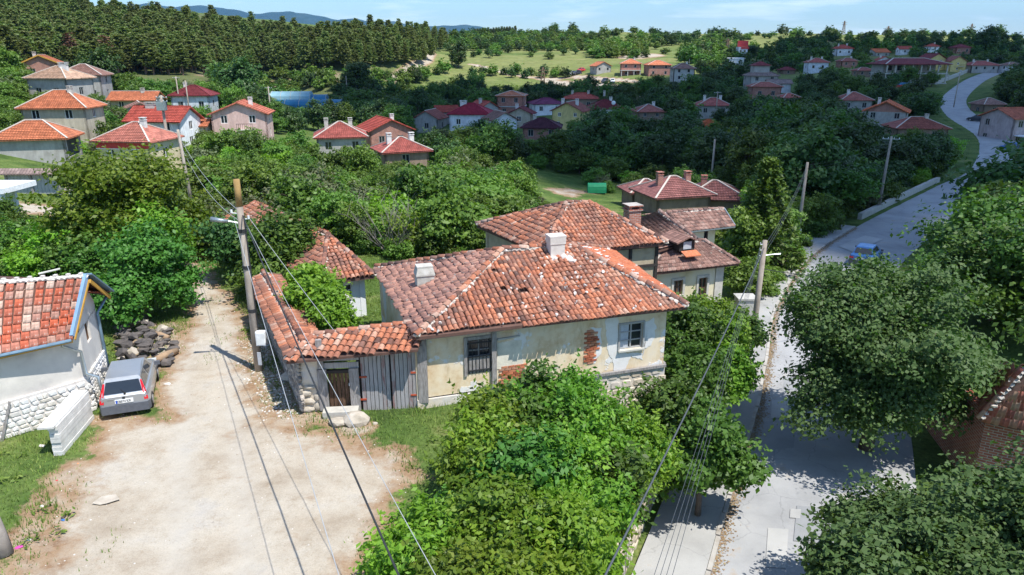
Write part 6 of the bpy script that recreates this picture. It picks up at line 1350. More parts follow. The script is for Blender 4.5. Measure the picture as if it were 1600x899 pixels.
def pineproto(seed, H_=6.2, tiers=13, m=None, dead=False):      # unit: radius about 1
    rg = np.random.default_rng(seed); C = []; U = []; T = []; g = G(); g.tube([(0,0,-.3),(.05,0,H_*.55),(0,.03,H_*.98)], [.13,.09,.02], 5)
    for k in range(tiers):
        z = H_*(.34+.64*k/(tiers-1)); rad = (1.05-.62*(k/(tiers-1))**2.6)*(.75 if k == 0 else 1); nb = 6 if k < tiers-3 else 4; a0 = rg.uniform(0, 6)
        for b in range(nb):
            if rg.uniform() < (.35 if dead else .12): continue
            a = a0+b*6.283/nb+rg.normal()*.15; L_ = rad*rg.uniform(.7, 1.15); tip = np.array([math.cos(a)*L_, math.sin(a)*L_, z+.12*rg.normal()-.1*L_]); g.tube([(0,0,z-.15), tuple(tip)], [.025,.008], 3, cap=False)
            for s in (.45,.75,1.0):
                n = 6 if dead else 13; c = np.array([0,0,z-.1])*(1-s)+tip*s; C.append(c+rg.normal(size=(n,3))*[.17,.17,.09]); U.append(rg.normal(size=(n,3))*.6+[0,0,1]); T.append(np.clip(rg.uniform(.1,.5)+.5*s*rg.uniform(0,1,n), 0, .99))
    V, F = leaves(np.concatenate(C), np.concatenate(U), .20, rg, 1.5); return npmesh('crown', V, F, m or LG5, np.repeat(np.concatenate(T), 4)), g.mesh('trunk', M['pine_bark'])
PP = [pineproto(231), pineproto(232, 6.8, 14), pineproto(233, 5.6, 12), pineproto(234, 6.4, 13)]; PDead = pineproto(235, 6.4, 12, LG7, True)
HOUSE_XY = []
for h in HS:
    p = Vt(h[0], h[1], h[2]); HOUSE_XY.append((p.x, p.y+h[4]*.4, max(h[3], h[4])*.62))
HOUSE_XY += [(1.5,25,6.5),(3,33,5),(10,38.5,5),(-9,34,5.5),(-5.8,24,2.2),(PB.x, PB.y+6, 11)]
def clear(x, y, r):
    for hx, hy, hr in HOUSE_XY:
        if math.hypot(x-hx, y-hy) < hr+r*.75: return False
    if -20 < x < 230 and y < 330 and road_near([x], [y])[0][0] < 3.6+r*.8: return False
    return True
PLACED = []
def proj(p):
    zc = p[1]*CT+(HC-p[2])*ST; return 800+FOC*p[0]/zc, 449.5+FOC*((HC-p[2])*CT-p[1]*ST)/zc, zc
KEEPV = []
for h in HS:
    p = Vt(h[0], h[1], h[2]); k = FOC/h[2]; KEEPV.append((h[0]-h[3]*.5*k, h[0]+h[3]*.5*k, h[1]-(h[6]+h[9]*.8)*k, h[1]-h[6]*.38*k, p.y-1))
for q in EDGE[::3]:
    if q.y > 50:
        c = offset(EDGE, 3.0)[EDGE.index(q)]; u, v, zc = proj(c); k = FOC/zc; KEEPV.append((u-2.7*k, u+3.0*k, v-1.5, v+1.5, q.y))
KEEPV += [(272,312,392,440,44),(20,112,308,342,48),(1382,1470,95,130,225),(415,528,150,168,215),(920,945,288,302,80),(1385,1470,292,330,60),(396,585,318,430,36),(848,990,285,300,80),(16,110,265,305,50)]
def hides(x, y, z, r, hh):
    u, v0, zc = proj((x, y, z+hh)); v1 = proj((x, y, z))[1]; k = FOC/zc
    for a, b, c, d, yy in KEEPV:
        if y < yy and u+r*k*.8 > a and u-r*k*.8 < b and v1 > c and v0+r*.1*k < d: return True
    return False
HSHORT = [h[13].split(',')[0].split(' and ')[0].split(' beside ')[0].split(' behind ')[0] for h in HS]
USED = set()
def placelabel(p, kind, default):
    best = None; u, v, zc = proj(p)
    for i, (hx, hy, hr) in enumerate(HOUSE_XY[:len(HS)]):
        d = math.hypot(p.x-hx, p.y-hy)
        if d < hr+9 and (best is None or d < best[0]): best = (d, i, hx, hy)
    if best is None: return default
    d, i, hx, hy = best; rel = 'left of' if p.x < hx-abs(p.y-hy)*.7 else 'right of' if p.x > hx+abs(p.y-hy)*.7 else 'in front of' if p.y < hy else 'behind'
    if (i, rel) in USED: return default
    USED.add((i, rel)); lb = f'{kind} {rel} the {HSHORT[i]}'
    return lb if len(lb.split()) <= 16 else default
def scatter(poly, n, rng_, protos, name, label, cat, group, dens=.62, tries=14, seed=1, hs=(.85,1.15), lane=True, keep=True, soil=True, kmin=0, uvpoly=True):
    rr = random.Random(seed); us = [p[0] for p in poly]; vs = [p[1] for p in poly]; got = 0; t_ = 0
    while got < n and t_ < n*tries:
        t_ += 1; u, v = rr.uniform(min(us), max(us)), rr.uniform(min(vs), max(vs))
        if not inpoly(np.array([u]), np.array([v]), poly)[0]: continue
        p = hit(u, v, 10)
        if p is None: continue
        r = rr.uniform(*rng_)
        if not clear(p.x, p.y, r) or hides(p.x, p.y, p.z, r, r*1.9): continue
        if p.y < 70 and soilmask(np.array([p.x]), np.array([p.y]))[0] > .1: continue
        if any((p.x-a)**2+(p.y-b)**2 < (dens*(r+c))**2 for a, b, c in PLACED): continue
        PLACED.append((p.x, p.y, r)); pr = rr.choice(protos); s = r; tree(name, p, placelabel(p, ('dark ' if pr in PD else 'green ')+('bush' if 'bush' in name else 'shrub' if 'shrub' in name else 'tree'), label), cat, group, pr[0], pr[1], (s, s, s*rr.uniform(*hs)), rr.uniform(0, 6.3)); got += 1
    return got
# left garden and lane side
n1 = scatter([(320,225),(640,265),(760,290),(860,330),(800,385),(600,420),(520,395),(420,330),(330,330)], 170, (1.0,2.1), PG, 'garden_tree', 'green fruit tree in the overgrown gardens behind the courtyard', 'tree', 'trees in the overgrown gardens', seed=3)
n2 = scatter([(315,230),(400,230),(400,420),(352,430),(325,370)], 24, (1.2,2.0), PG[:3], 'garden_tree', 'green tree on the right side of the lane beyond the tall pole', 'tree', 'trees right of the lane', seed=4)
scatter([(0,370),(90,370),(160,430),(150,445),(0,440)], 16, (.9,1.7), PG, 'garden_shrub', 'green shrub in the garden behind the speckled garage roof', 'shrub', 'shrubs behind the garage', seed=5)
scatter([(0,170),(320,190),(320,262),(150,270),(0,245)], 60, (1.0,2.1), PG, 'village_tree', 'green tree among the houses at the upper left', 'tree', 'trees among the upper left houses', seed=6, dens=.75)
scatter([(0,130),(160,150),(330,150),(420,160),(420,200),(300,170),(0,175)], 60, (1.5,2.8), PG[:6], 'village_tree', 'green tree between the upper houses and the pine wood', 'tree', 'trees below the pine wood', seed=7)
# wooded valley in the cloud's shade
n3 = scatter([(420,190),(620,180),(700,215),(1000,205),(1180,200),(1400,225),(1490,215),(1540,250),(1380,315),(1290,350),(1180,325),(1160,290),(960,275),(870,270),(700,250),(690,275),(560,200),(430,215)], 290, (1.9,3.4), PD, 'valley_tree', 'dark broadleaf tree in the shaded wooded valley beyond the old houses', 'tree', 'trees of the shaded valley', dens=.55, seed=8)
n4 = scatter([(1190,340),(1250,352),(1330,352),(1300,370),(1240,372),(1200,440),(1160,470),(1150,400)], 32, (1.3,2.1), [PG[2],PD[2],PG[4]], 'roadside_tree', 'green tree crowding the left side of the street by the poles', 'tree', 'trees left of the street', seed=9)
scatter([(1520,330),(1600,300),(1600,440),(1500,420),(1490,390)], 14, (2.2,3.2), PD+PG[2:3], 'roadside_tree', 'dark green tree right of the street', 'tree', 'trees right of the street', seed=10)
scatter([(1580,250),(1620,250),(1620,310),(1575,300)], 10, (2.2,3.4), PD, 'roadside_tree', 'dark tree above the street bend at the right edge', 'tree', 'trees at the street bend', seed=11)
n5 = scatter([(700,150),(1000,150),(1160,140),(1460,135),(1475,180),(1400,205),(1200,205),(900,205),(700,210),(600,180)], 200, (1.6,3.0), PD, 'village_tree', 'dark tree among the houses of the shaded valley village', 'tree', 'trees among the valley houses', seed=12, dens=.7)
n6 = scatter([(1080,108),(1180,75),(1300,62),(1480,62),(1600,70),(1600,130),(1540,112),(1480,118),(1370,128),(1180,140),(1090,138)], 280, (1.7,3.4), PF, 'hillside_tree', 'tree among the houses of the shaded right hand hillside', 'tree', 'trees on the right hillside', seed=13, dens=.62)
scatter([(1540,125),(1600,130),(1600,200),(1560,170)], 14, (2.4,4), PD, 'hillside_tree', 'dark tree on the bank right of the upper road', 'tree', 'trees right of the upper road', seed=14)
# fields and sunny hill
scatter([(330,128),(560,135),(900,150),(900,165),(640,175),(420,180),(330,150)], 30, (1.4,2.8), PF, 'field_tree', 'small tree standing in the fields before the hill', 'tree', 'trees in the fields', seed=15, dens=1.0)
scatter([(340,122),(660,122),(700,112),(640,135),(520,145),(340,138)], 60, (1.6,3.0), PF[:1]+PF[2:3], 'field_bush', 'bright green bush at the foot of the pine wood', 'bush', 'bushes at the foot of the pine wood', seed=16, dens=.8)
# orchard rows
A0 = hit(735,72); A1_ = hit(930,66); B0 = hit(745,84)
cnt = 0
for j in range(9):
    for i in range(18):
        u = 728+i*12.2+j*1.2; v = 56+j*2.9-(i-6)*.35*0
        if u > 935: continue
        p = hit(u+random.uniform(-1.2,1.2), v+random.uniform(-.3,.3))
        if p is None: continue
        pr = random.choice(PF[:3]); s = random.uniform(1.7,2.5); tree('orchard_tree', p, 'small round fruit tree in the sunny hillside orchard', 'tree', 'orchard trees on the sunny hill', pr[0], None, (s, s, s*.9), random.uniform(0, 6)); PLACED.append((p.x, p.y, 2)); cnt += 1
scatter([(895,72),(1010,68),(1010,92),(930,92)], 36, (2.0,3.4), [PF[0],PF[2]], 'hill_bush', 'green bush in the thicket below the orchard', 'bush', 'bushes on the sunny hill', seed=17, dens=.6)
scatter([(1000,60),(1150,58),(1150,75),(1020,78)], 34, (2.0,4), PF, 'hill_bush', 'bush on the open upper slope', 'bush', 'bushes on the upper slope', seed=18, dens=.7)
scatter([(1060,90),(1150,80),(1180,110),(1080,110)], 26, (2.0,4), PF, 'hill_bush', 'shrub on the slope beside the red topped tower', 'bush', 'bushes beside the tower', seed=19, dens=.7)
scatter([(735,118),(860,116),(900,122),(740,124)], 14, (1.4,2.6), PF, 'hill_bush', 'low bush at the foot of the sunny hill', 'bush', 'bushes at the hill foot', seed=20, dens=1)
scatter([(670,62),(760,56),(780,66),(690,85)], 30, (1.8,3.4), PF, 'hill_bush', 'bush near the track over the hill', 'bush', 'bushes near the hill track', seed=21, dens=.8)
scatter([(700,90),(1000,95),(1100,70),(760,80)], 16, (1.4,2.4), PF, 'hill_bush', 'lone bush on the dry sunny hill', 'bush', 'lone bushes on the dry hill', seed=22, dens=2)
# skyline trees on the ridge
rr = random.Random(31)
for k in range(150):
    u = rr.uniform(750,1600); a = (u-800)/FOC; Y = rr.uniform(470,530); x = a*Y/(CT+.355*ST); 
    s = rr.uniform(1.3,2.6) if rr.random() < .93 else rr.uniform(3,4); pr = rr.choice(PF); tree('ridge_tree', (x, Y, gz(x, Y)-.4), 'tree on the skyline of the far ridge', 'tree', 'trees on the ridge skyline', pr[0], None, (s, s, s*rr.uniform(.8,1.2)), rr.uniform(0,6))
for k in range(16):
    u = 742+k*4.2; Y = 505; x = (u-800)/FOC*Y/1.06; pr = rr.choice(PP); s = 1.1; tree('ridge_pine', (x, Y, gz(x, Y)), 'dark pine in the little row on the ridge, left of the orchard', 'tree', 'pines on the ridge', pr[0], None, (s, s, s*.75), rr.uniform(0,6))
# single trees one can pick out
def single(u, v, r, hh, pr, name, label):
    p = hit(u, v); tree(name, p, label, 'tree', None, pr[0], pr[1], (r, r, hh), 1.0); PLACED.append((p.x, p.y, r))
single(716,106,4.4,4.6,PD[1],'oak_tree','lone dark round tree on the sunny hillside beside the track'); single(1537,84,5.4,5.2,PD[1],'oak_tree','large dark tree beside the maroon roofed house near the ridge')
single(558,143,4.6,4.6,PD[0],'oak_tree','dark round tree at the edge of the fields beyond the greenhouses'); single(650,130,2.8,2.6,PD[3],'field_tree','dark round bush at the foot of the track'); single(1170,95,3.6,3.4,PD[0],'oak_tree','dark tree right of the red topped tower')
single(864,50+4,3.6,3.8,PD[2],'ridge_tree','tallest dark tree on the skyline left of centre')
single(376,172,4.6,4.4,PD[1],'walnut_tree','dark walnut behind the pink house'); single(400,186,3.8,3.6,PD[3],'walnut_tree','dark tree at the right of the pink house'); single(160,160,3.6,4,PD[1],'walnut_tree','dark tree right of the brown roofed house'); single(90,118,3.4,2.6,PD[3],'walnut_tree','dark tree above the tan roof')
# spruce at the centre right
def spruce(u, v, t, h, rad, label):
    rg = np.random.default_rng(77); c = Vt(u, v, t); z0 = gz(c.x, c.y); C = []; U = []; T = []; g = G(); g.tube([(0,0,-.2),(0,0,h)], [.16,.03], 6)
    for k in range(17):
        z = h*(.12+.85*k/16); rd = rad*(1-.86*k/16); nb = 8
        for b in range(nb):
            a = b*6.283/nb+k*.7; 
            for s in np.linspace(.25,1,5):
                L_ = rd*s; cc = np.array([math.cos(a)*L_, math.sin(a)*L_, z+.12*rd-.42*L_*s]); n = 12; C.append(cc+rg.normal(size=(n,3))*[.16,.16,.10]); U.append(rg.normal(size=(n,3))*.5+[0,0,1]); T.append(rg.uniform(.1,.95,n))
            g.tube([(0,0,z), (math.cos(a)*rd, math.sin(a)*rd, z-.3*rd)], [.03,.01], 3, cap=False)
    V, F = leaves(np.concatenate(C), np.concatenate(U), .17, rg, 2.2); cmh = npmesh('crown', V, F, LG1, np.repeat(np.concatenate(T), 4)); tree('spruce_tree', (c.x, c.y, z0), label, 'tree', None, cmh, g.mesh('trunk', M['bark']))
spruce(1188,400,52,8.2,3.3,'tall spruce with drooping boughs beside the brown roofed cluster'); HOUSE_XY.append((19,50,1))
# vineyard rows on the flat fields
rgv = np.random.default_rng(5); C = []
for k in range(15):
    a, b = hit(590+k*3, 163-k*2.0), hit(885-k*2, 159-k*1.7)
    if a is None or b is None: continue
    n = int((b-a).length/.55); t = np.linspace(0, 1, n)
    x = a.x+(b.x-a.x)*t+rgv.normal(size=n)*.15; y = a.y+(b.y-a.y)*t+rgv.normal(size=n)*.12; C.append(np.stack([x, y, zq(x, y)+.5+.25*np.sin(t*60+k)], -1))
C = np.repeat(np.concatenate(C), 7, 0); C = C+rgv.normal(size=C.shape)*[.35,.22,.28]; V, F = leaves(C, rgv.normal(size=C.shape)*.6+[0,0,1], .42, rgv, 1.4)
o = link('crop_rows', npmesh('crop_rows', V, F, LG6, np.repeat(rgv.uniform(.1,.95,len(C)), 4))); tag(o, 'long low green crop rows across the flat fields before the hill', kind='stuff')
# pine wood on the left hill: the nearest as trees, the rest as one stand
rr = random.Random(41); cand = []
fp = [(-60,112),(380,120),(560,112),(668,102),(700,70),(660,62),(560,66),(480,70),(420,66),(350,54),(240,44),(150,36),(60,24),(-60,20)]
us_ = [p[0] for p in fp]; vs_ = [p[1] for p in fp]
while len(cand) < 1500:
    u, v = rr.uniform(-60,700), rr.uniform(18,118)
    if not inpoly(np.array([u]), np.array([v]), fp)[0]: continue
    p = hit(u, v, 150)
    if p is None: continue
    if any(abs(p.x-q[0].x) < 2.3 and abs(p.y-q[0].y) < 2.3 for q in cand[-400:]): continue
    cand.append((p, rr.uniform(.85,1.75), u))
cand.sort(key=lambda q: q[0].length)
for p, s, u in cand[:290]:
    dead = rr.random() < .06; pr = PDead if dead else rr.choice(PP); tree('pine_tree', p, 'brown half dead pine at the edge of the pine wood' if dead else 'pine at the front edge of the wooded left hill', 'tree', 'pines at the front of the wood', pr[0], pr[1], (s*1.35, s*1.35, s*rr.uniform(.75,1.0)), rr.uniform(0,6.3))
PTR = None
def gn_instances(name, pts, proto_mesh_objs, label, rotz=True):
    me = bpy.data.meshes.new(name); me.from_pydata([tuple(p[0]) for p in pts], [], []); a = me.attributes.new('sc', 'FLOAT', 'POINT'); a.data.foreach_set('value', [p[1] for p in pts])
    o = link(name, me); o['kind'] = 'stuff'; o['label'] = label
    ng = bpy.data.node_groups.new(name, 'GeometryNodeTree'); ng.interface.new_socket('Geometry', in_out='INPUT', socket_type='NodeSocketGeometry'); ng.interface.new_socket('Geometry', in_out='OUTPUT', socket_type='NodeSocketGeometry')
    gi, go = ng.nodes.new('NodeGroupInput'), ng.nodes.new('NodeGroupOutput'); jn = ng.nodes.new('GeometryNodeJoinGeometry'); gi2 = ng.nodes.new('GeometryNodeGeometryToInstance')
    for ob in proto_mesh_objs:
        oi = ng.nodes.new('GeometryNodeObjectInfo'); oi.inputs['Object'].default_value = ob; oi.inputs['As Instance'].default_value = True; ng.links.new(oi.outputs['Geometry'], gi2.inputs[0]) if False else ng.links.new(oi.outputs['Geometry'], jn.inputs[0])
    ip = ng.nodes.new('GeometryNodeInstanceOnPoints'); ip.inputs['Pick Instance'].default_value = True
    rv = ng.nodes.new('FunctionNodeRandomValue'); rv.data_type = 'FLOAT_VECTOR'; rv.inputs[0].default_value = (0,0,0); rv.inputs[1].default_value = (.08,.08,6.28)
    na = ng.nodes.new('GeometryNodeInputNamedAttribute'); na.data_type = 'FLOAT'; na.inputs['Name'].default_value = 'sc'
    ng.links.new(gi.outputs[0], ip.inputs['Points']); ng.links.new(jn.outputs[0], ip.inputs['Instance']); ng.links.new(rv.outputs[0], ip.inputs['Rotation']); ng.links.new(na.outputs[0], ip.inputs['Scale']); ng.links.new(ip.outputs[0], go.inputs[0])
    md = o.modifiers.new('stand', 'NODES'); md.node_group = ng; return o
crowns = {}
for o in list(sc.objects):
    if o.type == 'MESH' and o.parent and o.parent.name.startswith('pine_tree') and o.name.startswith('crown'): crowns.setdefault(o.data.name, o)
PCR = [c for k, c in crowns.items() if c.data.materials[0] != LG7][:4]
PTREEJ = []
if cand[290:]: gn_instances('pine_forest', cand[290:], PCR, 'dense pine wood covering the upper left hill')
# undergrowth: a low green carpet under the gardens and the valley trees
rr = random.Random(51); up = []
for poly, n, s0, s1 in (([(320,240),(860,300),(860,400),(600,430),(420,340)], 420, .5, 1.1), ([(420,190),(1200,205),(1540,240),(1300,355),(1160,330),(870,290),(690,270)], 520, .9, 1.8), ([(1190,340),(1330,352),(1215,470),(1150,470)], 90, .5, 1.0), ([(0,340),(260,400),(150,450),(0,440)], 60, .4, .8)):
    k = 0; us_ = [p[0] for p in poly]; vs_ = [p[1] for p in poly]
    while k < n:
        k += 1; u, v = rr.uniform(min(us_), max(us_)), rr.uniform(min(vs_), max(vs_))
        if not inpoly(np.array([u]), np.array([v]), poly)[0]: continue
        p = hit(u, v, 15)
        if p is None or not clear(p.x, p.y, .3): continue
        if p.y < 70 and soilmask(np.array([p.x]), np.array([p.y]))[0] > .1: continue
        up.append((p-Vector((0,0,.3)), rr.uniform(s0, s1)))
gcr = {}
for o in list(sc.objects):
    if o.type == 'MESH' and o.parent and o.name.startswith('crown') and o.parent.name.startswith(('garden_tree','valley_tree')): gcr.setdefault(o.data.name, o)
PRM = {p[0].name for p in PG+PD}
gn_instances('undergrowth', up, [o for k, o in gcr.items() if k in PRM][:7], 'tangled low green undergrowth under the garden and valley trees')
print('trees', n1, n2, n3, n4, n5, n6, cnt)
# ------------------------------------------------------------------ cars
def paint(name, c, metallic=.5, rough=.32):
    m, nt, b = newmat(name); b.inputs['Base Color'].default_value = (*c, 1); b.inputs['Metallic'].default_value = metallic; b.inputs['Roughness'].default_value = rough; b.inputs['Coat Weight'].default_value = .6; b.inputs['Coat Roughness'].default_value = .08
    n = noise(nt, 3, 5, .6); r = ramp(nt, [(rough,)*3, (rough+.2,)*3]); L(nt, n.outputs['Fac'], r.inputs['Fac']); L(nt, r.outputs[0], b.inputs['Roughness']); return m
SIL = paint('car_silver', (.42,.44,.46), .6, .36); mat('rubber', (.02,.02,.021), 9, .8, .2); mat('bumper_grey', (.11,.12,.14), 9, .6, .1); mat('lamp_red', (.62,.012,.02), 6, .2, 0, spec=.6); mat('lamp_clear', (.6,.62,.62), 6, .15, 0, spec=.7); mat('alloy', (.45,.46,.47), 6, .4, 0, metallic=.8); mat('plate_white', (.78,.79,.78), 9, .5, 0); mat('ink', (.015,.015,.02), 9, .6, 0); mat('plate_blue', (.03,.10,.5), 9, .5, 0); mat('sticker_orange', (.7,.25,.1), 9, .5, 0)
def car(name, loc, rz, label, body, detail=True, group=None, scale=1.0, sedan=False):
    root = empty(name, loc, label, 'car', group); cs, sn = math.cos(rz), math.sin(rz); L0 = Vector(loc)
    T = lambda x, y, z: L0+Vector((x*cs-y*sn, x*sn+y*cs, z))*scale
    ax = (Vector((cs,sn,0)), Vector((-sn,cs,0)), Zv)
    yE = [(-1.86,.88,.30,.84),(-1.80,.95,.24,.90),(-1.55,.99,.20,.915),(-1.0,1.0,.18,.91),(0,1.0,.18,.90),(.7,1.0,.18,.885),(.95,.99,.19,.88),(1.45,.96,.21,.79),(1.75,.90,.25,.70),(1.86,.80,.32,.62)]
    g = G(); rings = []
    for y, f, zb, zt in yE:
        q = [(-.70*f,zb),(.70*f,zb),(.79*f,zb+.12),(.812*f,.5),(.80*f,zt-.16),(.74*f,zt-.03),(.62*f,zt),(-.62*f,zt),(-.74*f,zt-.03),(-.80*f,zt-.16),(-.812*f,.5),(-.79*f,zb+.12)]
        rings.append([T(x,y,z) for x, z in q])
    n = 12
    for k in range(len(rings)-1):
        for j in range(n): g.poly([rings[k][j], rings[k][(j+1)%n], rings[k+1][(j+1)%n], rings[k+1][j]][::-1])
    g.poly(rings[0]); g.poly(rings[-1][::-1]); g.obj('body', body, root, smooth=detail)
    # cabin: pillars + roof in body colour; glazing as parts
    rb = -1.80 if not sedan else -1.35
    B = [(-.68,rb,.90),(.68,rb,.90),(.70,.98,.88),(-.70,.98,.88)]; U = [(-.56,rb+.27,1.37),(.56,rb+.27,1.37),(.55,.22,1.38),(-.55,.22,1.38)]
    g = G(); BB = [T(*p) for p in B]; UU = [T(*p) for p in U]
    for j in range(4): g.poly([BB[j], BB[(j+1)%4], UU[(j+1)%4], UU[j]])
    ym = (rb+.27+.22)/2; RT = [(-.50,rb+.34,1.41),(.50,rb+.34,1.41),(.52,ym,1.44),(.50,.14,1.415),(-.50,.14,1.415),(-.52,ym,1.44)]; rt = [T(*p) for p in RT]
    g.poly(rt); mid = [UU[0], UU[1], T(.57,ym,1.39), UU[2], UU[3], T(-.57,ym,1.39)]
    for j in range(6): g.poly([mid[j], mid[(j+1)%6], rt[(j+1)%6], rt[j]])
    g.obj('cabin', body, root)
    def pane(nm, quad, out_, m='glass_dark', inset=(.08,.92,.10,.92)):
        q = [Vector(p) for p in quad]; a, b_, c_, d_ = inset; f = lambda s, t: q[0].lerp(q[1], s).lerp(q[3].lerp(q[2], s), t)
        P = [f(a,c_), f(b_,c_), f(b_,d_), f(a,d_)]; nn = (P[1]-P[0]).cross(P[3]-P[0]).normalized(); nn = nn if nn.dot(out_) > 0 else -nn
        gg = G(); gg.poly([p+nn*.008 for p in P]); gg.poly([p-nn*.004 for p in P][::-1])
        for i in range(4): gg.poly([P[(i+1)%4]+nn*.008, P[i]+nn*.008, P[i]-nn*.004, P[(i+1)%4]-nn*.004])
        return gg.obj(nm, M[m], root)
    pane('rear_window', [BB[0],BB[1],UU[1],UU[0]], -ax[1], inset=(.05,.95,.06,.86)); pane('windscreen', [BB[2],BB[3],UU[3],UU[2]], ax[1])
    for sx, a_, b_, c_, d_ in ((1,BB[1],BB[2],UU[2],UU[1]),(-1,BB[3],BB[0],UU[0],UU[3])):
        pane('side_window', [a_,b_,c_,d_], ax[0]*sx, inset=(.10 if sx>0 else .53,.47 if sx > 0 else .90,.12,.88)); pane('side_window', [a_,b_,c_,d_], ax[0]*sx, inset=(.53 if sx>0 else .10,.90 if sx>0 else .47,.12,.88))
    for y in (-1.2, 1.15):
        for sx in (-1, 1):
            g = G(); c = T(sx*.70,y,.29); g.tube([c-ax[0]*.10*sx, c+ax[0]*.10*sx], .29*scale, 16); wl = g.obj('wheel', M['rubber'], root); g = G(); g.tube([c+ax[0]*.085*sx, c+ax[0]*.115*sx], .18*scale, 10); g.obj('rim', M['alloy'], wl)
    g = G(); ringb = lambda y, z, f: T(f,y,z)
    for y0, y1, zz, f in ((-1.90,-1.70,.36,.80),(1.90,1.70,.38,.76)):
        g.hexa([T(-f*.93,y0,zz-.14),T(f*.93,y0,zz-.14),T(f*1.02,y1,zz-.14),T(-f*1.02,y1,zz-.14),T(-f*.93,y0,zz+.17),T(f*.93,y0,zz+.17),T(f*1.02,y1,zz+.17),T(-f*1.02,y1,zz+.17)] if y0 < 0 else [T(-f*1.02,y1,zz-.14),T(f*1.02,y1,zz-.14),T(f*.93,y0,zz-.14),T(-f*.93,y0,zz-.14),T(-f*1.02,y1,zz+.17),T(f*1.02,y1,zz+.17),T(f*.93,y0,zz+.17),T(-f*.93,y0,zz+.17)])
    g.obj('bumper', M['bumper_grey'], root)
    for sx in (-1, 1):
        g = G(); pts = [(.64,-1.868,.62),(.765,-1.85,.62),(.735,-1.80,.88),(.615,-1.60,1.27),(.56,-1.60,1.27),(.62,-1.82,.88)] if not sedan else [(.50,-1.875,.62),(.78,-1.84,.62),(.78,-1.84,.76),(.50,-1.87,.76)]
        f = [T(sx*x,y-.012,z) for x, y, z in pts]; k_ = [T(sx*x*.97,y+.04,z) for x, y, z in pts]
        if sx < 0: f, k_ = f[::-1], k_[::-1]
        g.poly(f); 
        for i in range(len(f)): g.poly([f[(i+1)%len(f)], f[i], k_[i], k_[(i+1)%len(f)]])
        g.obj('tail_light', M['lamp_red'], root); g = G(); g.box(T(sx*.58,1.80,.60), (.30,.12,.14), ax); g.obj('headlight', M['lamp_clear'], root)
        g = G(); g.box(T(sx*.90,.62,.95), (.18,.10,.12), ax); g.obj('mirror', M['bumper_grey'], root)
    g = G(); g.box(T(0,-1.875,.66), (.52,.03,.12), ax); pl = g.obj('number_plate', M['plate_white'], root)
    if detail:
        g = G(); g.box(T(-.235,-1.893,.66), (.045,.01,.11), ax); g.obj('plate_band', M['plate_blue'], pl)
        g = G(); x = -.18
        SEG = {'C': 'adef', 'B': 'abcdefg', '9': 'abcdfg', '3': 'abcdg', '7': 'abc', 'A': 'abcefg', '4': 'bcfg', 'H': 'bcefg'}
        for ch in 'CB3747CA'[:8]:
            if ch in '37' and False: pass
            for sgm in SEG.get(ch, 'abcdefg'):
                dx, dz, w_, h_ = dict(a=(0,.034,.03,.009), d=(0,-.034,.03,.009), g=(0,0,.03,.009), b=(.015,.017,.009,.034), c=(.015,-.017,.009,.034), e=(-.015,-.017,.009,.034), f=(-.015,.017,.009,.034))[sgm]
                g.box(T(x+dx,-1.894,.66+dz), (w_,.008,h_), ax)
            x += .052
        g.obj('plate_lettering', M['ink'], pl)
        g = G(); g.bar(T(.05,-1.80,.93), T(-.16,-1.66,1.12), .02, .02); g.box(T(.05,-1.82,.92), (.06,.05,.05), ax); g.obj('rear_wiper', M['rubber'], root)
        g = G(); g.box(T(-.47,-1.72,1.0), (.13,.01,.10), (ax[0], Vector((ax[1].x*.3,ax[1].y*.3,-.95)).normalized()*-1, (ax[1]*.6+Zv*.8).normalized())); g.obj('sticker', M['sticker_orange'], root)
        g = G(); g.box(T(0,-1.872,.78), (.08,.015,.06), ax); g.obj('badge', M['cable_black'], root); g = G(); g.box(T(-.42,-1.868,.76), (.16,.012,.03), ax); g.obj('model_badge', M['alloy'], root)
    return root
cp_ = Vz(208,618,0); cp_.z = gz(cp_.x, cp_.y); car('parked_car', cp_, R(21), 'dusty silver hatchback with tall red tail lights parked beside the rubble base of the garage', SIL, scale=.90)
mat('car_dark', (.03,.035,.045), 3, .3, 0, spec=.6); mat('car_blue', (.05,.16,.42), 3, .3, 0, spec=.6); mat('car_white', (.7,.72,.74), 3, .35, 0, spec=.5); mat('car_red', (.5,.04,.04), 3, .35, 0, spec=.5)
def carat(u, v, z, rz, lb, m, sedan=False, **k):
    p = hit(u, v) if z is None else Vz(u, v, z); p.z += .02; car('parked_car', p, rz, lb, M[m], False, sedan=sedan, **k)
carat(1352,410,-3.98,R(-38),'bright blue car on the street, only its tail showing over the linden crown','car_blue',True); carat(1527,190,None,R(40),'dark car parked at the right side of the upper road bend','car_dark',True); carat(1581,237,None,R(10),'blue car parked by the porch at the right edge','car_blue',True)
for k, (u, v, m, lb) in enumerate(((879,118,'car_dark','dark car, leftmost of the row on the sunny hill track'),(887,118,'car_white','pale car second in the row on the sunny hill track'),(893,117,'car_dark','dark car third in the row on the sunny hill track'),(901,117,'car_dark','dark car at the right end of the row on the hill track'),(908,112,'car_red','red and white car above the row on the hill track'),(945,129,'car_dark','dark car in front of the hillside houses'),(957,130,'car_white','grey car right of the dark one before the hillside houses'),(763,153,'car_white','white van standing by the fields'),(1390,126,'car_blue','blue car under the pillared building'))): carat(u, v, None, R(70+k*17), lb, m, k%2 == 0, scale=1.25 if 'van' in lb else 1.1)
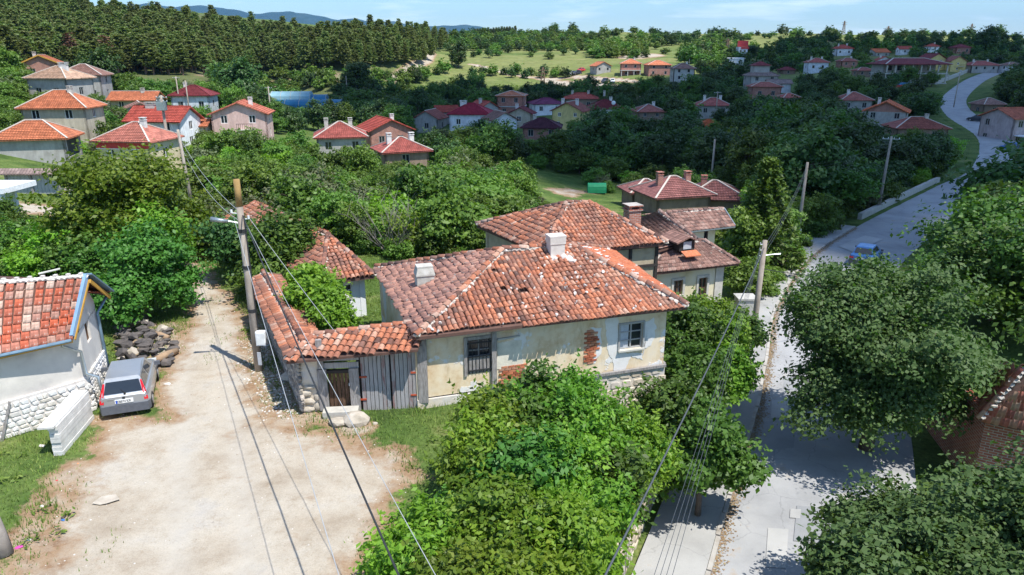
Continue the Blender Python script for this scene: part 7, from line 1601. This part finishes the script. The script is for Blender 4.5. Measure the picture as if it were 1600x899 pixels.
# ------------------------------------------------------------------ poles, wires
def weather(name): return mat(name, [(.24,.20,.165),(.36,.31,.26),(.46,.41,.35)], 3, .9, .4, 9, stretch=(1,1,.4))
weather('pole_concrete')
mat('cable_mid', (.08,.09,.10), 5, .6, 0)
def catenary(a, b, sag, n=22): return [a.lerp(b, k/n)-Zv*sag*4*(k/n)*(1-k/n) for k in range(n+1)]
def wire(a, b, sag, r, m, label, group=None):
    g = G(); g.tube(catenary(Vector(a), Vector(b), sag), r, 5); o = g.obj('cable', M[m], None, smooth=True); return tag(o, label, 'cable', group)
def pole(base, h, r0, r1, label, lean=(0,0), arms=1, detail=True):
    root = empty('utility_pole', base, label, 'utility pole'); b = Vector(base); tp = b+Vector((lean[0],lean[1],h)); g = G(); g.tube([b-Zv*.4, b.lerp(tp,.5), tp], [r0,(r0+r1)/2,r1], 10); g.obj('shaft', M['pole_concrete'], root, smooth=True)
    for k in range(arms):
        c = tp-Zv*(.25+.42*k); g = G(); g.bar(c+Vector((-.75,.25,0)), c+Vector((.75,-.25,0)), .07, .07); am = g.obj('crossarm', M['zinc'], root)
        for s in (-.68,-.25,.25,.68): g = G(); q = c+Vector((s,-s*.33,0)); g.tube([q, q+Zv*.06, q+Zv*.09, q+Zv*.16], [.02,.045,.03,.04], 7); g.obj('insulator', M['porcelain'], am)
    return root, tp
P1b = Vz(405,580,0); P1, P1t = pole(P1b, 7.0, .15, .10, 'tall concrete pole with a white meter box and yellow tip beside the courtyard wall', (0,0), 0)
g = G(); g.tube([P1t-Zv*.9, P1t+Zv*.02], [.112,.104], 10); g.obj('painted_tip', M['yellow_tip'] if 'yellow_tip' in M else mat('yellow_tip', (.34,.22,.09), 6, .9, .3), P1, smooth=True)
ax1 = (Vector((1,0,0)), Vector((0,1,0)), Zv); g = G(); q = P1b+Vector((.27,-.12,1.35)); g.box(q, (.34,.22,.52), ax1); mb = g.obj('meter_box', M['box_white'], P1); g = G(); g.box(q+Vector((0,-.115,.0)), (.28,.02,.44), ax1); g.obj('box_door', M['porcelain'], mb)
g = G(); q = P1b+Vector((.12,-.14,.55)); g.box(q, (.13,.03,.5), ax1); g.obj('notice', M['curtain'], P1)
for k, (dz, sx) in enumerate(((-1.15,-1),(-1.35,1))):
    g = G(); c = P1t+Zv*dz; g.tube([c, c+Vector((sx*.28,-.05,.03))], .02, 6); g.tube([c+Vector((sx*.28,-.05,.03)), c+Vector((sx*.28,-.05,.14))], .04, 6); g.obj('insulator', M['porcelain'], P1)
g = G(); c = P1t-Zv*1.5; g.tube([c, c+Vector((-.45,-.1,.12))], .03, 6); g.obj('lamp_arm', M['zinc'], P1); g = G(); g.tube([c+Vector((-.4,-.1,.1)), c+Vector((-.95,-.2,.2))], [.05,.09], 8); g.obj('lamp_head', M['zinc'], P1, smooth=True)
for z in (2.3,3.9,5.2): g = G(); g.tube([P1b+Zv*z, P1b+Zv*(z+.12)], .15, 10); g.obj('strap', M['cable_black'], P1)
g = G(); g.tube([P1b+Vector((.16,-.05,1.5)), P1b+Vector((.15,-.06,4)), P1b+Vector((.13,-.05,5.8))], .018, 5); g.obj('riser_cable', M['cable_black'], P1)
P2b = Vz(1170,575,-4); P2, P2t = pole(P2b, 6.6, .17, .11, 'grey concrete pole plastered with torn posters at the edge of the pavement', (.10,.0), 0)
g = G(); c = P2t-Zv*.75; g.tube([c, c+Vector((.45,0,.06)), c+Vector((.8,0,.08))], [.025,.025,.05], 6); g.obj('lamp_arm', M['zinc'], P2)
for k in range(3): g = G(); c = P2t-Zv*(.2+.28*k); g.tube([c, c+Vector((-.22,-.05,.02)), c+Vector((-.22,-.05,.12))], .022, 5); g.obj('insulator', M['porcelain'], P2)
for k, (z, c, w_) in enumerate(((1.55,'poster_pink',.30),(1.25,'plate_white',.32),(.95,'plate_white',.30),(.6,'plate_white',.28))):
    if c not in M: mat(c, (.62,.08,.38), 9, .7, 0)
    g = G(); an = 1.2; pts = []
    for j in range(5):
        a = -math.pi/2-.75+j*.375; pts.append(Vector((math.cos(a), math.sin(a), 0))*.185)
    for j in range(4): g.poly([P2b+pts[j]+Zv*z, P2b+pts[j+1]+Zv*(z+.01*k), P2b+pts[j+1]+Zv*(z+.27), P2b+pts[j]+Zv*(z+.26)]); 
    g.obj('poster', M[c], P2)
for k in range(5): g = G(); c = P2b+Vector((math.cos(-1.2-.2*k),math.sin(-1.2-.2*k),0))*.19; g.box(c+Zv*(.75+.2*k), (.10,.008,.035), (Vector((1,0,0)), Vector((0,1,0)), Zv)); g.obj('poster_print', M['ink'], P2)
P3b = Vz(1245,378,-3.9); P3, P3t = pole(P3b, 6.6, .15, .10, 'grey pole with white junction boxes at the far end of the pavement', (.08,.05), 0)
g = G(); g.box(P3b+Vector((0,-.2,.9)), (.3,.2,.5)); g.box(P3b+Vector((-.25,-.6,.3)), (.3,.3,.6)); g.obj('junction_box', M['box_white'], P3)
P4b = hit(1372,330); P4, P4t = pole(P4b, 7.4, .16, .10, 'slim pole left of the kerb wall at the road curve', (.15,0), 1)
P5b = Vz(303,335,0); P5, P5t = pole(P5b, 6.0, .13, .09, 'thin weathered pole among trees right of the lane', (-.35,.1), 0)
p6 = Vt(268,262,84); p6.z = gz(p6.x,p6.y); P6, P6t = pole(p6, 8.5, .2, .14, 'transformer pole in front of the white house', (0,0), 2); g = G(); g.box(P6t-Zv*1.2+Vector((0,-.25,0)), (1.0,.5,.9)); g.obj('transformer', M['zinc'], P6)
for k, (u, v, h, lb) in enumerate(((1490,168,8,'pole at the left side of the upper road'),(1118,60+125,6,'thin pole by the pink ridged grey house'),(425,195,7,'thin pole right of the pink house'),(283,180,7,'thin pole before the pale bluish house'),(297,182,6.5,'second thin pole before the pale bluish house'),(1075,125,7,'pole above the brown roofed hillside house'),(543,155,7,'white based pole by the greenhouses'),(1110,300,6,'pole behind the brown cluster'))):
    p = hit(u, v); pole(p, h, .14, .1, lb, (0,0), 1 if k < 4 else 0)
tf = Vector((-1.45,8.4,4.1)); t2_ = Vector((1.2,9.0,3.5))
def ext(a, b, k=1.6): return a+(b-a)*k
wire(P1t+Vector((.1,-.1,-1.2)), ext(P1t, tf), .25, .020, 'cable_black', 'thick black twisted cable running from the tall pole down across the yard')
wire(P1t+Vector((.2,-.1,-1.5)), ext(P1t, Vector((-.6,8.4,3.6))), .35, .008, 'cable_grey', 'thin grey wire right of the thick black cable over the yard')
wire(P1t+Vector((-.2,-.1,-1.3)), ext(P1t, Vector((-2.2,8.4,3.8))), .3, .008, 'cable_grey', 'thin grey wire left of the thick black cable over the yard')
wire(P1t+Vector((.28,0,-1.3)), Ga+Vector((1.6,.2,2.1)), .05, .009, 'cable_grey', 'thin service wire from the tall pole to the gate canopy')
wire(P2t-Zv*.35, ext(P2t, t2_), .5, .022, 'cable_mid', 'heavy grey cable from the postered pole down to the lower right')
for k in range(4): wire(P2t-Zv*(.25+.12*k)+Vector((-.2,-.05,0)), ext(P2t, t2_+Vector((.75+.10*k,0,-.7-.05*k))), .55, .006, 'cable_mid', 'thin wire of the bundle beside the heavy grey cable', 'thin wires below the heavy grey cable')
for k in range(3): wire(P2t-Zv*(.25+.25*k), P3t-Zv*(.2+.25*k), .45, .008, 'cable_mid', 'wire sagging between the postered pole and the junction box pole', 'wires between the two street poles'); wire(P3t-Zv*(.2+.25*k), P4t-Zv*(.2+.2*k), .5, .009, 'cable_black', 'wire sagging from the junction box pole to the pole at the curve', 'wires along the street curve')
wire(P1t-Zv*1.1, P5t-Zv*.4, .5, .01, 'cable_grey', 'slack wire from the tall pole back to the thin pole, upper'); wire(P1t-Zv*1.45, P5t-Zv*.9, .8, .01, 'cable_grey', 'slack wire from the tall pole back to the thin pole, lower'); wire(P5t-Zv*.4, P6t-Zv*.4, 1.0, .012, 'cable_black', 'long sagging wire from the thin pole to the transformer pole')
wire(P2t-Zv*1.4, Vz(1400,432,-.5), .25, .018, 'cable_black', 'black cable slung low across the street above the linden')
# pylons on the skyline and trellis mast
def pylon(u, v, t, h, lb, k=1.0):
    b = Vt(u, v, t); b.z = gz(b.x,b.y); root = empty('pylon', b, lb, 'pylon'); g = G(); tp = b+Zv*h
    for sx, sy in ((-1,-1),(1,-1),(1,1),(-1,1)): g.bar(b+Vector((sx*k,sy*k,0)), tp+Vector((sx*.2,sy*.2,0)), .22, .22)
    for j in range(6):
        z0, z1 = h*j/6, h*(j+1)/6; w0, w1 = k*(1-j/6)+.2, k*(1-(j+1)/6)+.2
        for s in (-1, 1): g.bar(b+Vector((-w0,s*w0,z0)), b+Vector((w1,s*w1,z1)), .14, .14)
    g.obj('lattice', M['rust_brown'] if 'rust_brown' in M else mat('rust_brown', (.26,.17,.11), 5, .8, 0), root)
    for z in (.88,.74): g = G(); g.bar(b+Vector((-1.7*k,0,h*z)), b+Vector((1.7*k,0,h*z)), .2, .2); g.obj('crossarm', M['rust_brown'], root)
pylon(848,135,265,9,'rusty lattice mast before the fields'); pylon(1136,84,345,9,'brown lattice mast on the slope left of the tower'); pylon(1317,56,500,9,'lattice pylon on the skyline, left one of the right hand ridge'); pylon(1387,52,505,6,'small skyline pylon in the middle of the right hand ridge'); pylon(1517,50,505,8,'skyline pylon at the right above the dark tree')
# ------------------------------------------------------------------ walls by the street
RWL = empty('terrace_wall', (4.2,19.5,-4), 'old stone and plaster retaining wall below the shrub terrace at the pavement', 'wall')
wp = [Vector((2.55,14.5,0)), Vector((3.05,17.5,0)), Vector((4.35,20.6,0)), Vector((5.62,23.5,0))]; wp = [p+Vector((.12,-.05,0)) for p in wp]
mat('terrace_stone', [(.34,.28,.20),(.50,.43,.33),(.60,.54,.44)], 1.6, .95, .7, 5, .05)
g = G()
for a, b in zip(wp[:-1], wp[1:]): wall(g, a, b, -4.4, -1.15, .45)
g.obj('wall_body', M['terrace_stone'], RWL)
for k, (a, b) in enumerate(zip(wp[:-1], wp[1:])): rubble(RWL, a, b, -4.0, -1.3, 20+k, M['stone_tint2'] if 'stone_tint2' in M else tintmat('stone_tint2', [(.36,.30,.22),(.50,.43,.33),(.60,.54,.43),(.42,.38,.33)], .95, .25, 5, bs=.6), .2, .34, .3, .62, lim=60, dep=.045)
PW = empty('kerb_parapet', hit(1430,312), 'long low white concrete parapet at the left of the road curve', 'parapet')
pp = [q for q in EDGE if 66 < q.y < 88]; pp = offset(pp, -.75)
for i in range(len(pp)-1): g = G(); g.bar(pp[i]+Zv*.3, pp[i].lerp(pp[i+1],.985)+Zv*.3, .4, .62); g.obj('parapet_block', M['pale_concrete'], PW)
CBk = Vz(1160,505,-3.9); g = G(); g.box(CBk+Vector((.1,.2,.75)), (1.0,.9,1.5)); g.box(CBk+Vector((.1,.2,1.54)), (1.15,1.05,.1)); tag(g.obj('concrete_kiosk', M['concrete']), 'square grey concrete kiosk with a flat cap left of the leaning pole', 'kiosk')
# road side wall on the slope, upper road
q = [Vt(u, v, t) for u, v, t in ((1268*1,0,0),)] if False else None
UWL = empty('roadside_wall', hit(1480,122), 'white concrete wall with square piers along the left of the upper road', 'wall')
ua = [hit(u, v) for u, v in ((1462,132),(1480,126),(1500,118),(1515,112))]
for i in range(3): g = G(); g.bar(ua[i]+Zv*.6, ua[i+1]+Zv*.6, .3, 1.3); g.obj('wall_panel', M['pale_concrete'], UWL)
for p in ua: g = G(); g.box(p+Zv*.9, (.6,.6,1.9)); g.obj('pier', M['pale_concrete'], UWL)
# green waste cage and parked things beyond the old houses
gbp = hit(932,302); CG = empty('green_net_stall', gbp, 'small bright green netted dome container on the gravel behind the old houses', 'container')
g = G(); n = 8
arc = [(-1.0*math.cos(math.pi*j/n), .5+.75*math.sin(math.pi*j/n)**.7) for j in range(n+1)]; arc = [(-1.0,.12)]+arc+[(1.0,.12)]
for j in range(len(arc)-1):
    g.poly([gbp+Vector((-1.1,arc[j][0]*.7,arc[j][1])), gbp+Vector((1.1,arc[j][0]*.7,arc[j][1])), gbp+Vector((1.1,arc[j+1][0]*.7,arc[j+1][1])), gbp+Vector((-1.1,arc[j+1][0]*.7,arc[j+1][1]))])
for s in (-1,1): g.poly([gbp+Vector((1.1*s,y*.7,z)) for y, z in arc])
g.obj('net_cover', M['green_net'], CG)
for sx, sy in ((-1,-1),(1,-1),(1,1),(-1,1)): g = G(); g.tube([gbp+Vector((sx*.9,sy*.5,0)), gbp+Vector((sx*.9,sy*.5,.2))], .08, 6); g.obj('wheel', M['rubber'], CG)
# ruined brick chimney stub in the gardens
rc = hit(550,372); RS = empty('brick_chimney_ruin', rc, 'lone leaning brick chimney stub standing in the overgrown gardens', 'ruin'); g = G(); g.box(rc+Zv*1.1, (.5,.5,2.2)); g.box(rc+Zv*2.25+Vector((.05,0,0)), (.62,.6,.14)); g.obj('stack', M['w_brick'], RS)
# ------------------------------------------------------------------ stone and timber heap beside the garage
mat('heap_shaded', [(.05,.045,.045),(.10,.09,.085),(.18,.15,.13)], 3, .9, .6, 9)  # dark stones, coloured darker still to stand for the bush's shade
rr = random.Random(77)
for k in range(64):
    a, b = rr.random(), rr.random(); p = Vz(188+86*a, 515+52*b+8*a, 0); hgt = .75*math.exp(-((a-.45)/.38)**2-((b-.4)/.5)**2)
    s = rr.uniform(.1,.24); g = G(); g.lump(p+Zv*(s*.5+hgt*rr.uniform(.5,1)), (s*rr.uniform(.9,1.4), s, s*.7), k+300, sub=1, jag=.3)
    tag(g.obj('rubble_stone', M['heap_shaded'] if rr.random() < .9 else M['stone_pale']), 'dark rubble stone, darkened for shade, in the heap under the round bush by the garage', 'stone', 'rubble heap by the garage')
for k, (u0, v0, u1, v1, r, lb) in enumerate(((240,522,262,528,.13,'pale cut log on top of the rubble heap'),(245,562,276,548,.13,'split brown log at the right foot of the rubble heap'),(222,515,238,525,.1,'short log on the left of the rubble heap'),(190,560,208,575,.07,'thin dark beam on the near side of the rubble heap'),(192,548,206,562,.06,'second dark beam on the near side of the rubble heap'))):
    a, b = Vz(u0,v0,.35 if k < 3 else .15), Vz(u1,v1,.3 if k != 1 else .12); g = G(); g.tube([a,a.lerp(b,.5)+Zv*.02,b], [r,r*1.05,r*.9], 8); tag(g.obj('log', M['log_wood'] if k < 3 else M['dark_wood'], smooth=True), lb, 'log')
# planks and poles in the garden behind the garage
for k, (u0, v0, u1, v1, z0, z1, lb) in enumerate(((60,428,94,420,.9,1.0,'white plank lying over the garden clutter behind the garage'),(100,400,128,407,1.1,1.0,'grey horizontal rail in the garden behind the garage'),(96,392,106,418,1.4,.4,'leaning grey stake in the garden behind the garage'),(56,378,78,377,.7,.7,'pale board by the garden rubbish'),(48,380,62,420,.8,.3,'brown upright board in the garden rubbish'))):
    a, b = Vz(u0,v0,z0), Vz(u1,v1,z1); g = G(); g.bar(a, b, .14, .05); tag(g.obj('loose_board', M['old_wood'] if k else M['whitewash']), lb, 'board')
# dead shrub branches in the gardens (grey brushwood)
def brush(u, v, r, n, seed, lb):
    p = hit(u, v); rr = random.Random(seed); g = G()
    for k in range(n):
        a = rr.uniform(0,6.3); e_ = rr.uniform(.5,1.4); L_ = r*rr.uniform(.6,1.2); q = p; d = Vector((math.cos(a)*math.cos(e_), math.sin(a)*math.cos(e_), math.sin(e_))); pts = [p]
        for s in range(4): d = (d+Vector((rr.uniform(-.3,.3),rr.uniform(-.3,.3),rr.uniform(-.1,.2)))).normalized(); q = q+d*L_/4; pts.append(q)
        g.tube(pts, [.03,.022,.015,.01,.005], 4, cap=False)
        for s in range(5): b0 = pts[rr.randrange(1,5)]; dd = (d+Vector((rr.uniform(-1,1),rr.uniform(-1,1),rr.uniform(-.3,.6)))).normalized(); g.tube([b0, b0+dd*L_*.3], [.012,.003], 3, cap=False)
    o = g.obj('bare_shrub', M['bark_grey']); tag(o, lb, 'shrub'); o['kind'] = 'thing'
brush(612,400,3.0,46,1,'large leafless grey shrub behind the left wing of the old roof'); brush(530,365,2.4,34,2,'leafless grey shrub beside the brick chimney stub'); brush(660,395,2.2,26,3,'small leafless shrub right of the large grey one'); brush(470,345,2.2,26,4,'leafless brush above the cottage roof'); brush(1140,640,.6,14,5,'dry twigs at the kerb') if False else None
# ------------------------------------------------------------------ small ground cover near the camera
rg = np.random.default_rng(99)
def zg(x, y):
    i = np.clip(np.searchsorted(gx, x)-1, 0, len(gx)-2); j = np.clip(np.searchsorted(gy, y)-1, 0, len(gy)-2); tx = (x-gx[i])/(gx[i+1]-gx[i]); ty = (y-gy[j])/(gy[j+1]-gy[j])
    return (Z_[j,i]*(1-tx)+Z_[j,i+1]*tx)*(1-ty)+(Z_[j+1,i]*(1-tx)+Z_[j+1,i+1]*tx)*ty
tintmat('grass_blade', [(.07,.13,.02),(.13,.22,.035),(.22,.28,.07),(.36,.33,.15)], .7, .1, 5, bs=0)
n = 260000; x = rg.uniform(-22, 15, n); y = rg.uniform(9, 44, n); sm = soilmask(x, y)
pn = fbm(x, y, .9, 8)*.16+fbm(x, y, 2.6, 1)*.10; keep = (sm+pn < .42) | ((sm+pn < .62) & (rg.uniform(size=n) < .12)) | ((sm < .9) & (fbm(x, y, 1.4, 14) > 1.45) & (rg.uniform(size=n) < .22))
cl = np.array([Vz(u, v, 0)[:2] for u, v in ((335,470),(337,500),(330,440),(345,530),(330,560),(268,480),(590,680),(160,860),(110,780))])
for cx_, cy_ in cl: keep |= (np.hypot(x-cx_, (y-cy_)*.45) < .38) & (rg.uniform(size=n) < .22)
inb = lambda: (x > np.interp(y, XWy, XWx)-.2) & (y < 31)
keep &= ~(inb()); dm, _ = road_near(x, y); keep &= dm > 5.2
for P_ in ([W1,W2,W3,W4], [gw0,gw1,gb,gw0+Vector((-2,2,0))], [wa3,wb3,k3]): keep &= ~inpoly(x, y, [(p[0],p[1]) for p in P_])
x, y = x[keep], y[keep]; z = zg(x, y); m_ = len(x); h = rg.uniform(.04,.13,m_)*(1+.8*(fbm(x,y,.7,3) > .4)); a = rg.uniform(0,6.28,m_); w_ = rg.uniform(.008,.018,m_); lx, ly_ = rg.normal(size=m_)*.04, rg.normal(size=m_)*.04
V = np.stack([np.stack([x-w_*np.cos(a), y-w_*np.sin(a), z-.01],-1), np.stack([x+w_*np.cos(a), y+w_*np.sin(a), z-.01],-1), np.stack([x+lx, y+ly_, z+h],-1)],1).reshape(-1,3)
tt = np.clip(.35+.22*fbm(x,y,.5,6)+rg.uniform(-.25,.3,m_),0,.99); o = link('grass', npmesh('grass', V, np.arange(3*m_).reshape(-1,3), M['grass_blade'], np.repeat(tt,3))); tag(o, 'short patchy green and straw coloured grass around the bare yard', kind='stuff'); print('blades', m_)
# weeds: broad leaved tufts
x = rg.uniform(-21, 6, 1500); y = rg.uniform(10, 42, 1500); sm = soilmask(x, y)+fbm(x,y,.9,8)*.16; k_ = (sm < .5)&(x < np.interp(y, XWy, XWx)-.6)
for P_ in ([W1,W2,W3,W4], [gw0,gw1,gb,gw0+Vector((-2,2,0))]): k_ &= ~inpoly(x, y, [(p[0],p[1]) for p in P_])
x, y = x[k_][:520], y[k_][:520]; C = np.stack([x,y,zg(x,y)],-1); C = np.repeat(C, 26, 0)+rg.normal(size=(len(C)*26,3))*[.11,.11,.05]+[0,0,.08]; V, F = leaves(C, rg.normal(size=C.shape)*.6+[0,0,1], .05, rg, 2.2); o = link('weeds', npmesh('weeds', V, F, LG6, np.repeat(rg.uniform(.2,.99,len(C)),4))); tag(o, 'low leafy weeds along the yard edges', kind='stuff')
# gravel and pebbles on the lane
def pebbles(name, x, y, s, m, label, zofs=0):
    V0, F0 = np.array(ICO[1][0]), np.array(ICO[1][1]); n = len(x); z = zg(x, y)+zofs; sc_ = s[:,None,None]*np.stack([rg.uniform(.7,1.3,n), rg.uniform(.7,1.3,n), rg.uniform(.35,.7,n)],-1)[:,None,:]
    V = V0[None]*sc_+np.stack([x,y,z+s*.2],-1)[:,None,:]; F = F0[None]+(np.arange(n)*len(V0))[:,None,None]; o = link(name, npmesh(name, V.reshape(-1,3), F.reshape(-1,3), m, np.repeat(rg.uniform(0,1,n), len(V0)))); tag(o, label, kind='stuff')
tintmat('gravel_mat', [(.30,.24,.18),(.44,.38,.30),(.56,.51,.44),(.66,.63,.58)], .95, .2, 8, bs=.3)
x = rg.uniform(-19, 2, 30000); y = rg.uniform(10, 44, 30000); sm = soilmask(x, y); k_ = (sm > .35)&(rg.uniform(size=len(x)) < np.clip(.28-.22*sm+.12*(fbm(x,y,.8,2) > .5), 0.02, 1)); x, y = x[k_], y[k_]; pebbles('gravel', x, y, rg.uniform(.008,.032,len(x))**1.0, M['gravel_mat'], 'loose pebbles scattered over the bare dirt of the lane and yard')
# rubble along the foot of the courtyard wall
x = []; y = []
for i in range(900):
    t = rg.uniform(); p = Ga.lerp(farw, t*.75)+Vector((-abs(rg.normal())*.55-.1, -abs(rg.normal())*.25, 0)); x.append(p.x); y.append(p.y)
x = np.array(x); y = np.array(y); pebbles('wall_rubble', x, y, rg.uniform(.015,.06,len(x)), M['gravel_mat'], 'broken stones and tile crumbs at the foot of the courtyard wall')
# litter
for k, (u, v, s, m, lb) in enumerate(((122,724,.05,'sticker_orange','scrap of orange litter below the low white wall'),(89,750,.04,'red_panel','scrap of red litter in the grass left of the yard'),(98,812,.06,'car_blue','blue crumpled wrapper beside the yard edge'),(66,697,.11,'stone_white','pale rag in the grass before the low white wall'),(30,855,.09,'poster_pink','pinkish paper scrap near the weathered post'),(45,843,.06,'plate_white','white paper scrap near the weathered post'),(65,790,.06,'plate_white','white plastic bag on the bare ground left of the yard'),(168,782,.28,'stone_pale','flat pale concrete spill at the left of the yard'),(333,816,.05,'stone_dark','small dark stone in the middle of the bare yard'),(210,690,.05,'stone_pale','small pale stone behind the silver car'),(262,600,.12,'stone_white','white rubble lump right of the silver car'))):
    g = G(); p = Vz(u, v, .02); p.z = gz(p.x,p.y)+s*.15; g.lump(p, (s, s*.8, s*(.35 if s < .2 else .06)), k+500, sub=1, jag=.35); tag(g.obj('litter' if 'stone' not in m and 'concrete' not in m else 'loose_stone', M[m]), lb, 'litter' if 'stone' not in m and 'concrete' not in m else 'stone')
